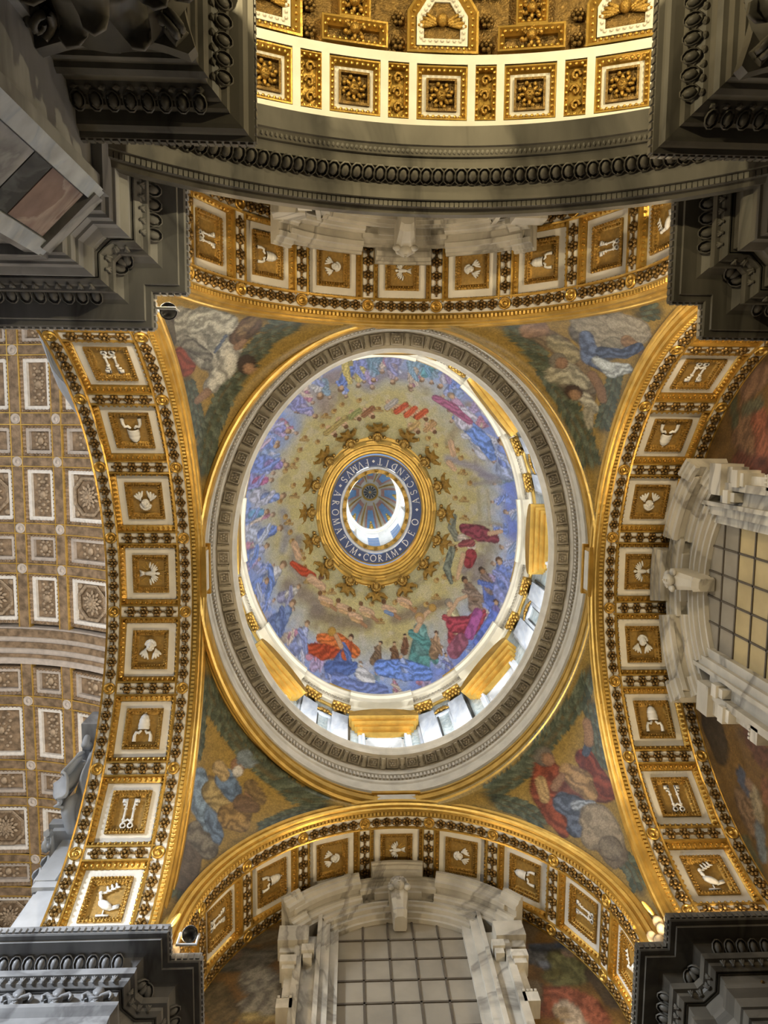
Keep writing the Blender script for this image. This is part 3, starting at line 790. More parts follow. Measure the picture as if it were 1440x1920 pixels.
 ((129,150,208),0.35,[(4.07,6.28,0.078),(4.47,6.15,0.102),(4.79,6.15,0.083)]),
 ((148,122,98),0,[(4.0,5.98,0.101)]),
 ((201,172,146),0,[(4.02,6.01,0.075)]),
 ((151,169,202),0.35,[(3.29,6.83,0.203),(3.28,7.15,0.224)]),
 ((196,196,209),0.35,[(3.23,6.6,0.146),(3.31,6.87,0.186)]),
 ((151,169,202),0.35,[(3.08,6.7,0.077),(3.39,6.82,0.101),(3.6,7.01,0.082)]),
 ((148,122,98),0,[(3.18,6.39,0.1)]),
 ((201,172,146),0,[(3.2,6.43,0.073)]),
 ((168,176,211),0.35,[(2.8,6.86,0.2),(2.96,7.13,0.221)]),
 ((129,150,208),0.35,[(2.64,6.7,0.143),(2.86,6.88,0.183)]),
 ((168,176,211),0.35,[(2.55,6.82,0.076),(2.93,6.82,0.1),(3.22,6.91,0.082)]),
 ((148,122,98),0,[(2.49,6.53,0.098)]),
 ((201,172,146),0,[(2.55,6.57,0.072)]),
 ((177,160,193),0.35,[(2.34,7.77,0.187),(2.23,8.07,0.204)]),
 ((177,160,193),0.35,[(2.28,7.57,0.135),(2.36,7.81,0.17)]),
 ((177,160,193),0.35,[(2.16,7.63,0.071),(2.4,7.79,0.093),(2.56,7.98,0.076)]),
 ((148,122,98),0,[(2.27,7.37,0.092)]),
 ((201,172,146),0,[(2.28,7.41,0.068)]),
 ((183,131,149),0.35,[(1.97,7.64,0.185),(2.0,7.93,0.204)]),
 ((204,188,171),0.35,[(1.88,7.46,0.133),(1.98,7.69,0.169)]),
 ((183,131,149),0.35,[(1.76,7.54,0.07),(2.06,7.64,0.092),(2.3,7.8,0.075)]),
 ((148,122,98),0,[(1.83,7.27,0.091)]),
 ((201,172,146),0,[(1.84,7.31,0.067)]),
 ((196,196,209),0.35,[(1.32,7.56,0.183),(1.18,7.84,0.203)]),
 ((151,169,202),0.35,[(1.32,7.35,0.13),(1.32,7.6,0.167)]),
 ((196,196,209),0.35,[(1.16,7.39,0.069),(1.41,7.57,0.091),(1.5,7.82,0.075)]),
 ((148,122,98),0,[(1.33,7.14,0.089)]),
 ((201,172,146),0,[(1.34,7.19,0.066)]),
 ((204,188,171),0.35,[(0.82,8.27,0.17),(0.8,8.53,0.187)]),
 ((183,131,149),0.35,[(0.76,8.1,0.122),(0.83,8.32,0.155)]),
 ((204,188,171),0.35,[(0.63,8.16,0.065),(0.92,8.28,0.085),(1.08,8.45,0.069)]),
 ((148,122,98),0,[(0.74,7.91,0.084)]),
 ((201,172,146),0,[(0.75,7.95,0.062)]),
 ((141,163,178),0.35,[(-0.24,8.21,0.248),(-0.49,8.53,0.27)]),
 ((141,163,178),0.35,[(-0.14,7.92,0.179),(-0.24,8.26,0.226)]),
 ((141,163,178),0.35,[(-0.41,7.95,0.095),(-0.15,8.27,0.123),(-0.06,8.59,0.1)]),
 ((148,122,98),0,[(-0.1,7.66,0.122)]),
 ((201,172,146),0,[(-0.1,7.72,0.09)]),
 ((129,150,208),0.35,[(-0.98,7.8,0.248),(-1.21,8.15,0.273)]),
 ((168,176,211),0.35,[(-0.94,7.53,0.178),(-0.98,7.87,0.227)]),
 ((129,150,208),0.35,[(-1.2,7.54,0.094),(-0.89,7.86,0.124),(-0.79,8.2,0.101)]),
 ((148,122,98),0,[(-0.91,7.26,0.121)]),
 ((201,172,146),0,[(-0.92,7.32,0.09)]),
 ((151,169,202),0.35,[(-2.2,8.05,0.234),(-2.47,8.12,0.261)]),
 ((196,196,209),0.35,[(-2.05,7.84,0.169),(-2.26,8.09,0.214)]),
 ((151,169,202),0.35,[(-2.27,7.78,0.09),(-2.12,8.13,0.117),(-2.11,8.28,0.096)]),
 ((148,122,98),0,[(-1.9,7.63,0.116)]),
 ((201,172,146),0,[(-1.91,7.68,0.086)]),
 ((168,176,211),0.35,[(-2.6,7.55,0.235),(-2.89,7.79,0.259)]),
 ((129,150,208),0.35,[(-2.47,7.31,0.169),(-2.61,7.6,0.215)]),
 ((168,176,211),0.35,[(-2.7,7.28,0.089),(-2.48,7.64,0.117),(-2.47,7.95,0.095)]),
 ((148,122,98),0,[(-2.35,7.09,0.116)]),
 ((201,172,146),0,[(-2.36,7.14,0.085)]),
 ((177,160,193),0.35,[(-2.98,6.99,0.235),(-3.36,7.15,0.26)]),
 ((177,160,193),0.35,[(-2.8,6.78,0.168),(-3.04,7.02,0.214)]),
 ((177,160,193),0.35,[(-3.0,6.69,0.089),(-2.92,7.08,0.117),(-3.04,7.38,0.096)]),
 ((148,122,98),0,[(-2.58,6.6,0.114)]),
 ((201,172,146),0,[(-2.65,6.65,0.084)]),
 ((183,131,149),0.35,[(-3.15,6.5,0.232),(-3.54,6.65,0.258)]),
 ((204,188,171),0.35,[(-2.96,6.29,0.165),(-3.22,6.53,0.212)]),
 ((183,131,149),0.35,[(-3.16,6.21,0.088),(-3.1,6.59,0.116),(-3.24,6.88,0.095)]),
 ((148,122,98),0,[(-2.78,6.11,0.112)]),
 ((201,172,146),0,[(-2.81,6.16,0.083)]),
 ((196,196,209),0.35,[(-3.96,6.6,0.222),(-4.29,6.75,0.246)]),
 ((151,169,202),0.35,[(-3.75,6.43,0.159),(-3.98,6.65,0.203)]),
 ((196,196,209),0.35,[(-3.97,6.34,0.084),(-3.89,6.69,0.111),(-3.94,6.97,0.091)]),
 ((148,122,98),0,[(-3.59,6.26,0.108)]),
 ((201,172,146),0,[(-3.66,6.28,0.08)]),
 ((204,188,171),0.35,[(-4.45,5.67,0.221),(-4.86,5.69,0.247)]),
 ((183,131,149),0.35,[(-4.19,5.56,0.158),(-4.48,5.7,0.203)]),
 ((204,188,171),0.35,[(-4.33,5.43,0.084),(-4.41,5.77,0.11),(-4.63,5.98,0.091)]),
 ((148,122,98),0,[(-3.94,5.46,0.107)]),
 ((201,172,146),0,[(-3.97,5.5,0.079)]),
 ((141,163,178),0.35,[(-4.73,4.74,0.219),(-5.12,4.78,0.246)]),
 ((141,163,178),0.35,[(-4.49,4.63,0.155),(-4.76,4.78,0.201)]),
 ((141,163,178),0.35,[(-4.63,4.51,0.082),(-4.69,4.84,0.109),(-4.91,5.07,0.091)]),
 ((148,122,98),0,[(-4.26,4.52,0.105)]),
 ((201,172,146),0,[(-4.29,4.55,0.078)]),
 ((129,150,208),0.35,[(-5.74,4.06,0.215),(-6.15,4.0,0.241)]),
 ((168,176,211),0.35,[(-5.52,3.97,0.152),(-5.83,4.06,0.197)]),
 ((129,150,208),0.35,[(-5.67,3.82,0.081),(-5.75,4.14,0.107),(-5.98,4.3,0.089)]),
 ((148,122,98),0,[(-5.27,3.91,0.103)]),
 ((201,172,146),0,[(-5.31,3.94,0.076)]),
 ((151,169,202),0.35,[(-5.85,3.0,0.212),(-6.25,2.89,0.241)]),
 ((196,196,209),0.35,[(-5.57,3.02,0.15),(-5.9,3.02,0.194)]),
 ((151,169,202),0.35,[(-5.66,2.84,0.079),(-5.88,3.07,0.106),(-6.19,3.17,0.088)]),
 ((148,122,98),0,[(-5.32,3.0,0.101)]),
 ((201,172,146),0,[(-5.38,2.98,0.075)]),
 ((168,176,211),0.35,[(-5.73,2.31,0.207),(-6.14,2.12,0.234)]),
 ((129,150,208),0.35,[(-5.47,2.31,0.146),(-5.8,2.28,0.19)]),
 ((168,176,211),0.35,[(-5.55,2.13,0.077),(-5.76,2.38,0.103),(-6.08,2.45,0.086)]),
 ((148,122,98),0,[(-5.23,2.31,0.098)]),
 ((201,172,146),0,[(-5.26,2.33,0.073)]),
 ((177,160,193),0.35,[(-6.43,1.92,0.205),(-6.77,1.84,0.232)]),
 ((177,160,193),0.35,[(-6.18,1.91,0.144),(-6.51,1.89,0.187)]),
 ((177,160,193),0.35,[(-6.33,1.72,0.076),(-6.45,1.99,0.102),(-6.67,2.12,0.085)]),
 ((148,122,98),0,[(-5.97,1.84,0.097)]),
 ((201,172,146),0,[(-6.01,1.85,0.072)]),
 ((183,131,149),0.35,[(-6.26,1.19,0.198),(-6.61,0.96,0.228)]),
 ((204,188,171),0.35,[(-6.01,1.25,0.139),(-6.33,1.14,0.182)]),
 ((183,131,149),0.35,[(-6.04,1.09,0.074),(-6.3,1.25,0.099),(-6.62,1.26,0.084)]),
 ((148,122,98),0,[(-5.77,1.3,0.094)]),
 ((201,172,146),0,[(-5.81,1.31,0.069)]),
 ((196,196,209),0.35,[(-6.21,0.46,0.286),(-6.74,0.09,0.333)]),
 ((151,169,202),0.35,[(-5.84,0.59,0.2),(-6.31,0.42,0.263)]),
 ((196,196,209),0.35,[(-5.89,0.34,0.106),(-6.3,0.52,0.143),(-6.76,0.5,0.122)]),
 ((148,122,98),0,[(-5.52,0.65,0.134)]),
 ((201,172,146),0,[(-5.57,0.66,0.1)]),
 ((204,188,171),0.35,[(-5.88,-0.23,0.279),(-6.39,-0.48,0.322)]),
 ((183,131,149),0.35,[(-5.54,-0.22,0.196),(-5.97,-0.24,0.257)]),
 ((204,188,171),0.35,[(-5.62,-0.42,0.104),(-5.93,-0.13,0.14),(-6.34,-0.03,0.118)]),
 ((148,122,98),0,[(-5.21,-0.16,0.132)]),
 ((201,172,146),0,[(-5.28,-0.16,0.098)]),
 ((141,163,178),0.35,[(-6.35,-1.96,0.289),(-6.65,-2.43,0.345)]),
 ((141,163,178),0.35,[(-6.02,-1.63,0.199),(-6.43,-1.98,0.271)]),
 ((141,163,178),0.35,[(-5.97,-1.9,0.105),(-6.45,-1.87,0.148),(-6.74,-2.02,0.126)]),
 ((148,122,98),0,[(-5.72,-1.45,0.132)]),
 ((201,172,146),0,[(-5.78,-1.46,0.098)]),
 ((129,150,208),0.35,[(-5.82,-2.63,0.278),(-6.23,-3.13,0.332)]),
 ((168,176,211),0.35,[(-5.49,-2.43,0.192),(-5.9,-2.73,0.256)]),
 ((129,150,208),0.35,[(-5.48,-2.64,0.102),(-5.91,-2.61,0.139),(-6.37,-2.75,0.123)]),
 ((148,122,98),0,[(-5.2,-2.25,0.129)]),
 ((201,172,146),0,[(-5.26,-2.28,0.095)]),
 ((151,169,202),0.35,[(-5.27,-3.14,0.266),(-5.67,-3.5,0.312)]),
 ((196,196,209),0.35,[(-4.96,-2.95,0.186),(-5.35,-3.19,0.245)]),
 ((151,169,202),0.35,[(-4.95,-3.17,0.099),(-5.36,-3.08,0.133),(-5.8,-3.15,0.115)]),
 ((148,122,98),0,[(-4.68,-2.79,0.125)]),
 ((201,172,146),0,[(-4.73,-2.82,0.092)]),
 ((168,176,211),0.35,[(-5.55,-4.39,0.282),(-5.76,-4.84,0.342)]),
 ((129,150,208),0.35,[(-5.26,-4.09,0.19),(-5.62,-4.45,0.265)]),
 ((168,176,211),0.35,[(-5.22,-4.25,0.101),(-5.67,-4.34,0.144),(-5.94,-4.48,0.126)]),
 ((148,122,98),0,[(-5.0,-3.83,0.126)]),
 ((201,172,146),0,[(-5.06,-3.88,0.093)]),
 ((177,160,193),0.35,[(-5.0,-4.53,0.262),(-5.24,-5.03,0.318)]),
 ((177,160,193),0.35,[(-4.76,-4.24,0.181),(-5.04,-4.63,0.242)]),
 ((177,160,193),0.35,[(-4.66,-4.41,0.096),(-5.09,-4.54,0.132),(-5.51,-4.84,0.119)]),
 ((148,122,98),0,[(-4.54,-3.99,0.121)]),
 ((201,172,146),0,[(-4.59,-4.04,0.09)]),
 ((183,131,149),0.35,[(-4.57,-4.52,0.249),(-4.9,-4.92,0.291)]),
 ((204,188,171),0.35,[(-4.31,-4.32,0.174),(-4.63,-4.58,0.23)]),
 ((183,131,149),0.35,[(-4.27,-4.53,0.092),(-4.65,-4.47,0.125),(-5.05,-4.58,0.107)]),
 ((148,122,98),0,[(-4.03,-4.16,0.116)]),
 ((201,172,146),0,[(-4.11,-4.18,0.086)]),
 ((196,196,209),0.35,[(-4.47,-6.02,0.268),(-4.58,-6.52,0.328)]),
 ((151,169,202),0.35,[(-4.28,-5.69,0.179),(-4.52,-6.09,0.253)]),
 ((196,196,209),0.35,[(-4.14,-5.82,0.095),(-4.56,-6.06,0.137),(-4.79,-6.28,0.121)]),
 ((148,122,98),0,[(-4.11,-5.39,0.118)]),
 ((201,172,146),0,[(-4.15,-5.44,0.088)]),
 ((204,188,171),0.35,[(-3.64,-6.26,0.245),(-3.81,-6.75,0.299)]),
 ((183,131,149),0.35,[(-3.46,-5.95,0.169),(-3.68,-6.32,0.227)]),
 ((204,188,171),0.35,[(-3.35,-6.11,0.09),(-3.75,-6.26,0.123),(-4.07,-6.59,0.112)]),
 ((148,122,98),0,[(-3.27,-5.71,0.112)]),
 ((201,172,146),0,[(-3.31,-5.76,0.083)]),
 ((141,163,178),0.35,[(-2.7,-6.44,0.231),(-2.84,-6.88,0.268)]),
 ((141,163,178),0.35,[(-2.54,-6.16,0.161),(-2.77,-6.5,0.213)]),
 ((141,163,178),0.35,[(-2.46,-6.28,0.085),(-2.83,-6.42,0.116),(-3.11,-6.71,0.1)]),
 ((148,122,98),0,[(-2.43,-5.9,0.108)]),
 ((201,172,146),0,[(-2.45,-5.95,0.08)]),
 ((129,150,208),0.35,[(-1.8,-6.44,0.22),(-1.8,-6.88,0.251)]),
 ((168,176,211),0.35,[(-1.68,-6.16,0.154),(-1.82,-6.52,0.202)]),
 ((129,150,208),0.35,[(-1.56,-6.25,0.082),(-1.89,-6.48,0.11),(-2.11,-6.79,0.093)]),
 ((148,122,98),0,[(-1.61,-5.91,0.103)]),
 ((201,172,146),0,[(-1.63,-5.96,0.077)]),
 ((151,169,202),0.35,[(-1.43,-7.55,0.224),(-1.47,-8.02,0.27)]),
 ((196,196,209),0.35,[(-1.37,-7.26,0.155),(-1.49,-7.63,0.207)]),
 ((151,169,202),0.35,[(-1.21,-7.35,0.082),(-1.52,-7.6,0.113),(-1.78,-7.95,0.101)]),
 ((148,122,98),0,[(-1.28,-6.98,0.103)]),
 ((201,172,146),0,[(-1.29,-7.04,0.077)]),
 ((168,176,211),0.35,[(-0.87,-7.25,0.21),(-0.83,-7.65,0.242)]),
 ((129,150,208),0.35,[(-0.83,-6.97,0.147),(-0.87,-7.32,0.193)]),
 ((168,176,211),0.35,[(-0.68,-7.03,0.078),(-0.95,-7.3,0.105),(-1.13,-7.63,0.09)]),
 ((148,122,98),0,[(-0.76,-6.71,0.098)]),
 ((201,172,146),0,[(-0.77,-6.76,0.073)]),
 ((177,160,193),0.35,[(-0.49,-7.13,0.298),(-0.49,-7.73,0.347)]),
 ((177,160,193),0.35,[(-0.42,-6.74,0.208),(-0.54,-7.23,0.274)]),
 ((177,160,193),0.35,[(-0.2,-6.84,0.11),(-0.61,-7.18,0.149),(-0.87,-7.64,0.129)]),
 ((148,122,98),0,[(-0.33,-6.38,0.139)]),
 ((201,172,146),0,[(-0.37,-6.45,0.103)]),
 ((183,131,149),0.35,[(0.08,-8.13,0.314),(0.18,-8.69,0.39)]),
 ((204,188,171),0.35,[(0.08,-7.69,0.212),(0.08,-8.25,0.294)]),
 ((183,131,149),0.35,[(0.29,-7.74,0.112),(-0.06,-8.24,0.16),(-0.21,-8.68,0.146)]),
 ((148,122,98),0,[(0.07,-7.3,0.14)]),
 ((201,172,146),0,[(0.07,-7.4,0.104)]),
 ((196,196,209),0.35,[(0.67,-7.63,0.29),(0.73,-8.23,0.351)]),
 ((151,169,202),0.35,[(0.72,-7.23,0.2),(0.64,-7.74,0.267)]),
 ((196,196,209),0.35,[(0.94,-7.33,0.107),(0.55,-7.69,0.145),(0.31,-8.18,0.128)]),
 ((148,122,98),0,[(0.76,-6.88,0.134)]),
 ((201,172,146),0,[(0.77,-6.95,0.099)]),
 ((204,188,171),0.35,[(1.68,-7.02,0.273),(1.92,-7.46,0.317)]),
 ((183,131,149),0.35,[(1.59,-6.65,0.191),(1.7,-7.1,0.252)]),
 ((204,188,171),0.35,[(1.8,-6.64,0.101),(1.62,-7.11,0.137),(1.55,-7.62,0.118)]),
 ((148,122,98),0,[(1.52,-6.33,0.128)]),
 ((201,172,146),0,[(1.53,-6.39,0.095)]),
 ((141,163,178),0.35,[(2.5,-7.64,0.283),(2.59,-8.06,0.337)]),
 ((141,163,178),0.35,[(2.47,-7.24,0.192),(2.49,-7.75,0.264)]),
 ((141,163,178),0.35,[(2.68,-7.29,0.103),(2.42,-7.7,0.143),(2.22,-8.23,0.126)]),
 ((148,122,98),0,[(2.47,-6.86,0.128)]),
 ((201,172,146),0,[(2.46,-6.95,0.095)]),
 ((129,150,208),0.35,[(3.41,-6.66,0.26),(3.74,-6.97,0.306)]),
 ((168,176,211),0.35,[(3.21,-6.36,0.182),(3.45,-6.72,0.24)]),
 ((129,150,208),0.35,[(3.4,-6.24,0.096),(3.37,-6.78,0.131),(3.46,-7.3,0.114)]),
 ((148,122,98),0,[(3.03,-6.1,0.122)]),
 ((201,172,146),0,[(3.07,-6.17,0.09)]),
 ((151,169,202),0.35,[(3.55,-6.04,0.248),(3.75,-6.49,0.285)]),
 ((196,196,209),0.35,[(3.46,-5.72,0.174),(3.55,-6.13,0.228)]),
 ((151,169,202),0.35,[(3.66,-5.72,0.092),(3.48,-6.12,0.124),(3.42,-6.57,0.105)]),
 ((148,122,98),0,[(3.4,-5.4,0.117)]),
 ((201,172,146),0,[(3.4,-5.47,0.086)]),
 ((168,176,211),0.35,[(3.91,-5.31,0.237),(4.23,-5.58,0.269)]),
 ((129,150,208),0.35,[(3.72,-5.04,0.167),(3.95,-5.36,0.218)]),
 ((168,176,211),0.35,[(3.9,-4.93,0.088),(3.88,-5.41,0.119),(4.0,-5.82,0.1)]),
 ((148,122,98),0,[(3.55,-4.81,0.113)]),
 ((201,172,146),0,[(3.58,-4.86,0.083)]),
 ((177,160,193),0.35,[(4.53,-5.73,0.235),(4.81,-6.09,0.272)]),
 ((177,160,193),0.35,[(4.37,-5.45,0.164),(4.58,-5.79,0.217)]),
 ((177,160,193),0.35,[(4.54,-5.36,0.087),(4.49,-5.84,0.118),(4.57,-6.28,0.102)]),
 ((148,122,98),0,[(4.22,-5.19,0.11)]),
 ((201,172,146),0,[(4.25,-5.23,0.082)]),
 ((183,131,149),0.35,[(4.8,-4.85,0.224),(5.09,-5.14,0.255)]),
 ((204,188,171),0.35,[(4.62,-4.6,0.157),(4.83,-4.95,0.205)]),
 ((183,131,149),0.35,[(4.75,-4.53,0.083),(4.78,-4.96,0.112),(4.88,-5.37,0.095)]),
 ((148,122,98),0,[(4.43,-4.41,0.106)]),
 ((201,172,146),0,[(4.47,-4.45,0.078)]),
 ((196,196,209),0.35,[(5.03,-3.89,0.213),(5.31,-4.17,0.241)]),
 ((151,169,202),0.35,[(4.86,-3.64,0.151),(5.06,-3.97,0.195)]),
 ((196,196,209),0.35,[(5.01,-3.57,0.08),(5.0,-3.98,0.107),(5.1,-4.38,0.089)]),
 ((148,122,98),0,[(4.68,-3.45,0.102)]),
 ((201,172,146),0,[(4.73,-3.49,0.075)]),
 ((204,188,171),0.35,[(6.03,-3.31,0.205),(6.33,-3.47,0.23)]),
 ((183,131,149),0.35,[(5.81,-3.19,0.145),(6.07,-3.39,0.187)]),
 ((204,188,171),0.35,[(5.88,-3.04,0.076),(6.05,-3.44,0.103),(6.25,-3.76,0.086)]),
 ((148,122,98),0,[(5.6,-3.07,0.098)]),
 ((201,172,146),0,[(5.64,-3.09,0.072)]),
 ((141,163,178),0.35,[(6.07,-2.24,0.195),(6.37,-2.47,0.219)]),
 ((141,163,178),0.35,[(5.89,-2.06,0.138),(6.12,-2.32,0.179)]),
 ((141,163,178),0.35,[(6.0,-1.99,0.073),(6.07,-2.36,0.098),(6.23,-2.66,0.082)]),
 ((148,122,98),0,[(5.7,-1.89,0.094)]),
 ((201,172,146),0,[(5.74,-1.9,0.069)]),
 ((129,150,208),0.35,[(6.05,-1.18,0.187),(6.35,-1.23,0.209)]),
 ((168,176,211),0.35,[(5.83,-1.03,0.133),(6.1,-1.18,0.171)]),
 ((129,150,208),0.35,[(5.91,-0.88,0.07),(6.07,-1.23,0.094),(6.29,-1.51,0.078)]),
 ((148,122,98),0,[(5.63,-0.94,0.09)]),
 ((201,172,146),0,[(5.67,-0.95,0.067)]),
 ((151,169,202),0.35,[(6.84,-0.72,0.261),(6.92,-0.55,0.29)]),
 ((196,196,209),0.35,[(6.55,-0.63,0.187),(6.9,-0.79,0.238)]),
 ((151,169,202),0.35,[(6.58,-0.4,0.098),(6.89,-0.91,0.13)]),
 ((148,122,98),0,[(6.27,-0.61,0.127)]),
 ((201,172,146),0,[(6.33,-0.61,0.094)]),
 ((171,74,44),0.4,[(-3.41,6.41,0.254),(-2.82,6.62,0.406),(-1.87,6.52,0.459)]),
 ((200,111,58),0.4,[(-2.92,6.01,0.231),(-2.04,6.18,0.359),(-1.19,6.75,0.305)]),
 ((93,112,163),0.35,[(-1.6,6.76,0.317),(-1.96,7.15,0.353)]),
 ((184,93,53),0.35,[(-1.44,6.41,0.226),(-1.62,6.83,0.29)]),
 ((93,112,163),0.35,[(-1.74,6.38,0.12),(-1.5,6.86,0.158),(-1.47,7.32,0.13)]),
 ((86,58,42),0,[(-1.33,6.08,0.154)]),
 ((203,168,133),0,[(-1.35,6.16,0.113)]),
 ((87,109,165),0.35,[(-2.56,7.29,0.299),(-1.91,7.49,0.398),(-1.22,7.4,0.25)]),
 ((182,140,66),0,[(-2.3,5.77,0.232)]),
 ((193,152,115),0,[(-1.85,6.48,0.128),(-2.1,5.98,0.116)]),
 ((118,96,74),0.35,[(-0.01,6.85,0.219),(-0.21,7.16,0.245)]),
 ((148,122,94),0.35,[(0.06,6.6,0.156),(-0.01,6.91,0.2)]),
 ((118,96,74),0.35,[(-0.12,6.6,0.082),(0.07,6.91,0.109),(0.11,7.24,0.09)]),
 ((82,64,51),0,[(0.17,6.37,0.106)]),
 ((203,168,133),0,[(0.13,6.42,0.078)]),
 ((108,80,58),0.35,[(0.88,6.86,0.206),(0.8,7.19,0.23)]),
 ((129,96,67),0.35,[(0.84,6.61,0.146),(0.88,6.91,0.188)]),
 ((108,80,58),0.35,[(0.66,6.67,0.077),(0.96,6.88,0.103),(1.12,7.15,0.085)]),
 ((94,66,46),0,[(0.85,6.39,0.099)]),
 ((203,168,133),0,[(0.86,6.43,0.073)]),
 ((117,84,62),0.35,[(1.42,6.43,0.182),(1.33,6.73,0.204)]),
 ((117,84,62),0.35,[(1.41,6.21,0.13),(1.44,6.48,0.167)]),
 ((55,40,34),0,[(1.4,6.01,0.088)]),
 ((203,168,133),0,[(1.41,6.05,0.065)]),
 ((94,144,140),0.35,[(2.24,6.32,0.507),(2.06,7.14,0.559)]),
 ((120,162,157),0.35,[(2.18,5.72,0.363),(2.24,6.46,0.463)]),
 ((94,144,140),0.35,[(1.74,5.89,0.192),(2.47,6.38,0.253),(2.85,6.98,0.205)]),
 ((203,168,133),0,[(1.96,5.76,0.128),(2.46,4.95,0.108),(2.8,4.7,0.097)]),
 ((187,150,95),0,[(2.14,5.14,0.248)]),
 ((203,168,133),0,[(2.15,5.26,0.183)]),
 ((186,146,76),0,[(2.81,4.65,0.205)]),
 ((170,80,85),0.35,[(3.95,5.28,0.444),(3.96,6.01,0.489)]),
 ((205,195,153),0.35,[(3.78,4.78,0.318),(3.98,5.4,0.406)]),
 ((170,80,85),0.35,[(3.42,5.05,0.169),(4.16,5.26,0.221),(4.62,5.68,0.178)]),
 ((203,168,133),0,[(3.59,4.88,0.113),(4.05,4.14,0.094),(4.47,3.9,0.084)]),
 ((149,140,125),0,[(3.61,4.32,0.217)]),
 ((203,168,133),0,[(3.64,4.42,0.16)]),
 ((166,72,85),0.4,[(3.82,5.33,0.401),(4.65,5.19,0.442),(5.2,4.54,0.245)]),
 ((152,93,110),0.35,[(4.2,5.94,0.341),(3.76,6.51,0.337)]),
 ((148,120,92),0.35,[(2.96,6.34,0.239),(2.8,6.74,0.266)]),
 ((183,150,119),0.35,[(2.97,6.06,0.17),(2.94,6.41,0.218)]),
 ((148,120,92),0.35,[(2.73,6.14,0.09),(3.03,6.4,0.119),(3.17,6.7,0.098)]),
 ((94,66,46),0,[(2.97,5.79,0.116)]),
 ((203,168,133),0,[(2.96,5.86,0.086)]),
 ((122,145,204),0.35,[(-0.55,7.97,0.305),(-0.48,8.42,0.329)]),
 ((175,174,177),0.35,[(-0.74,7.66,0.219),(-0.51,8.04,0.278)]),
 ((122,145,204),0.35,[(-0.98,7.83,0.115),(-0.41,7.97,0.152),(-0.01,8.24,0.124)]),
 ((205,204,200),0,[(-0.92,7.38,0.15)]),
 ((203,168,133),0,[(-0.89,7.45,0.11)]),
 ((205,204,204),0.4,[(-0.92,7.68,0.297),(-0.46,8.01,0.292)]),
 ((114,145,213),0.4,[(0.16,7.49,0.398),(1.36,7.53,0.491),(2.39,7.6,0.334)]),
 ((122,149,214),0.35,[(1.33,7.42,0.237),(1.31,7.79,0.262)]),
 ((161,175,210),0.35,[(1.25,7.17,0.169),(1.35,7.49,0.217)]),
 ((122,149,214),0.35,[(1.06,7.28,0.09),(1.47,7.43,0.118),(1.7,7.67,0.097)]),
 ((169,160,150),0,[(1.17,6.93,0.115)]),
 ((203,168,133),0,[(1.17,6.98,0.085)]),
 ((123,140,195),0.35,[(-2.23,7.8,0.291),(-1.18,8.27,0.285),(0.22,8.4,0.235)]),
 ((121,130,185),0.35,[(3.52,7.08,0.192),(3.5,7.38,0.211)]),
 ((179,176,189),0.35,[(3.43,6.9,0.138),(3.54,7.12,0.175)]),
 ((121,130,185),0.35,[(3.26,7.0,0.073),(3.58,7.1,0.095),(3.78,7.26,0.078)]),
 ((94,66,46),0,[(3.38,6.7,0.095)]),
 ((203,168,133),0,[(3.4,6.73,0.07)]),
 ((203,168,133),0.2,[(-1.87,4.62,0.183),(-1.44,4.84,0.208)]),
 ((165,124,89),0,[(-1.39,4.99,0.104),(-1.13,5.19,0.091)]),
 ((117,84,53),0,[(-1.92,4.36,0.131)]),
 ((203,166,120),0.2,[(-1.85,4.81,0.104),(-1.52,4.97,0.104)]),
 ((203,168,133),0.2,[(-1.29,5.05,0.182),(-0.87,5.25,0.207)]),
 ((165,124,89),0,[(-0.83,5.4,0.103),(-0.54,5.62,0.09)]),
 ((117,84,53),0,[(-1.34,4.8,0.13)]),
 ((197,160,114),0.2,[(-1.24,5.24,0.104),(-0.92,5.4,0.104)]),
 ((203,168,133),0.2,[(-0.71,4.82,0.182),(-0.29,5.01,0.207)]),
 ((165,124,89),0,[(-0.24,5.17,0.104),(0.02,5.36,0.09)]),
 ((117,84,53),0,[(-0.78,4.55,0.13)]),
 ((203,170,124),0.2,[(-0.68,5.01,0.104),(-0.35,5.16,0.104)]),
 ((203,168,133),0.2,[(0.42,4.73,0.182),(0.83,4.91,0.207)]),
 ((165,124,89),0,[(0.88,5.06,0.103),(1.16,5.24,0.09)]),
 ((117,84,53),0,[(0.37,4.46,0.13)]),
 ((121,139,167),0.2,[(0.46,4.93,0.104),(0.79,5.07,0.103)]),
 ((203,168,133),0.2,[(1.2,4.36,0.182),(1.6,4.53,0.207)]),
 ((165,124,89),0,[(1.66,4.68,0.103),(1.93,4.88,0.09)]),
 ((117,84,53),0,[(1.13,4.1,0.13)]),
 ((203,166,120),0.2,[(1.26,4.55,0.104),(1.57,4.69,0.103)]),
 ((203,168,133),0.2,[(-2.79,4.2,0.183),(-2.37,4.44,0.209)]),
 ((165,124,89),0,[(-2.33,4.59,0.104),(-2.05,4.8,0.091)]),
 ((117,84,53),0,[(-2.85,3.95,0.131)]),
 ((187,150,104),0.2,[(-2.76,4.4,0.105),(-2.44,4.58,0.104)]),
 ((179,76,48),0.35,[(-4.25,2.36,0.133),(-3.66,2.85,0.238),(-3.15,3.11,0.158)]),
 ((203,168,133),0.2,[(-3.32,3.19,0.211),(-2.72,3.66,0.21)]),
 ((117,84,58),0,[(-2.76,3.19,0.158)]),
 ((203,168,133),0.2,[(-4.12,1.46,0.187),(-3.9,2.12,0.186)]),
 ((120,125,110),0.4,[(3.77,1.76,0.182),(3.52,2.72,0.207),(3.73,3.35,0.103)]),
 ((127,127,109),0.4,[(3.86,0.1,0.131),(3.72,0.69,0.209),(3.97,1.21,0.156)]),
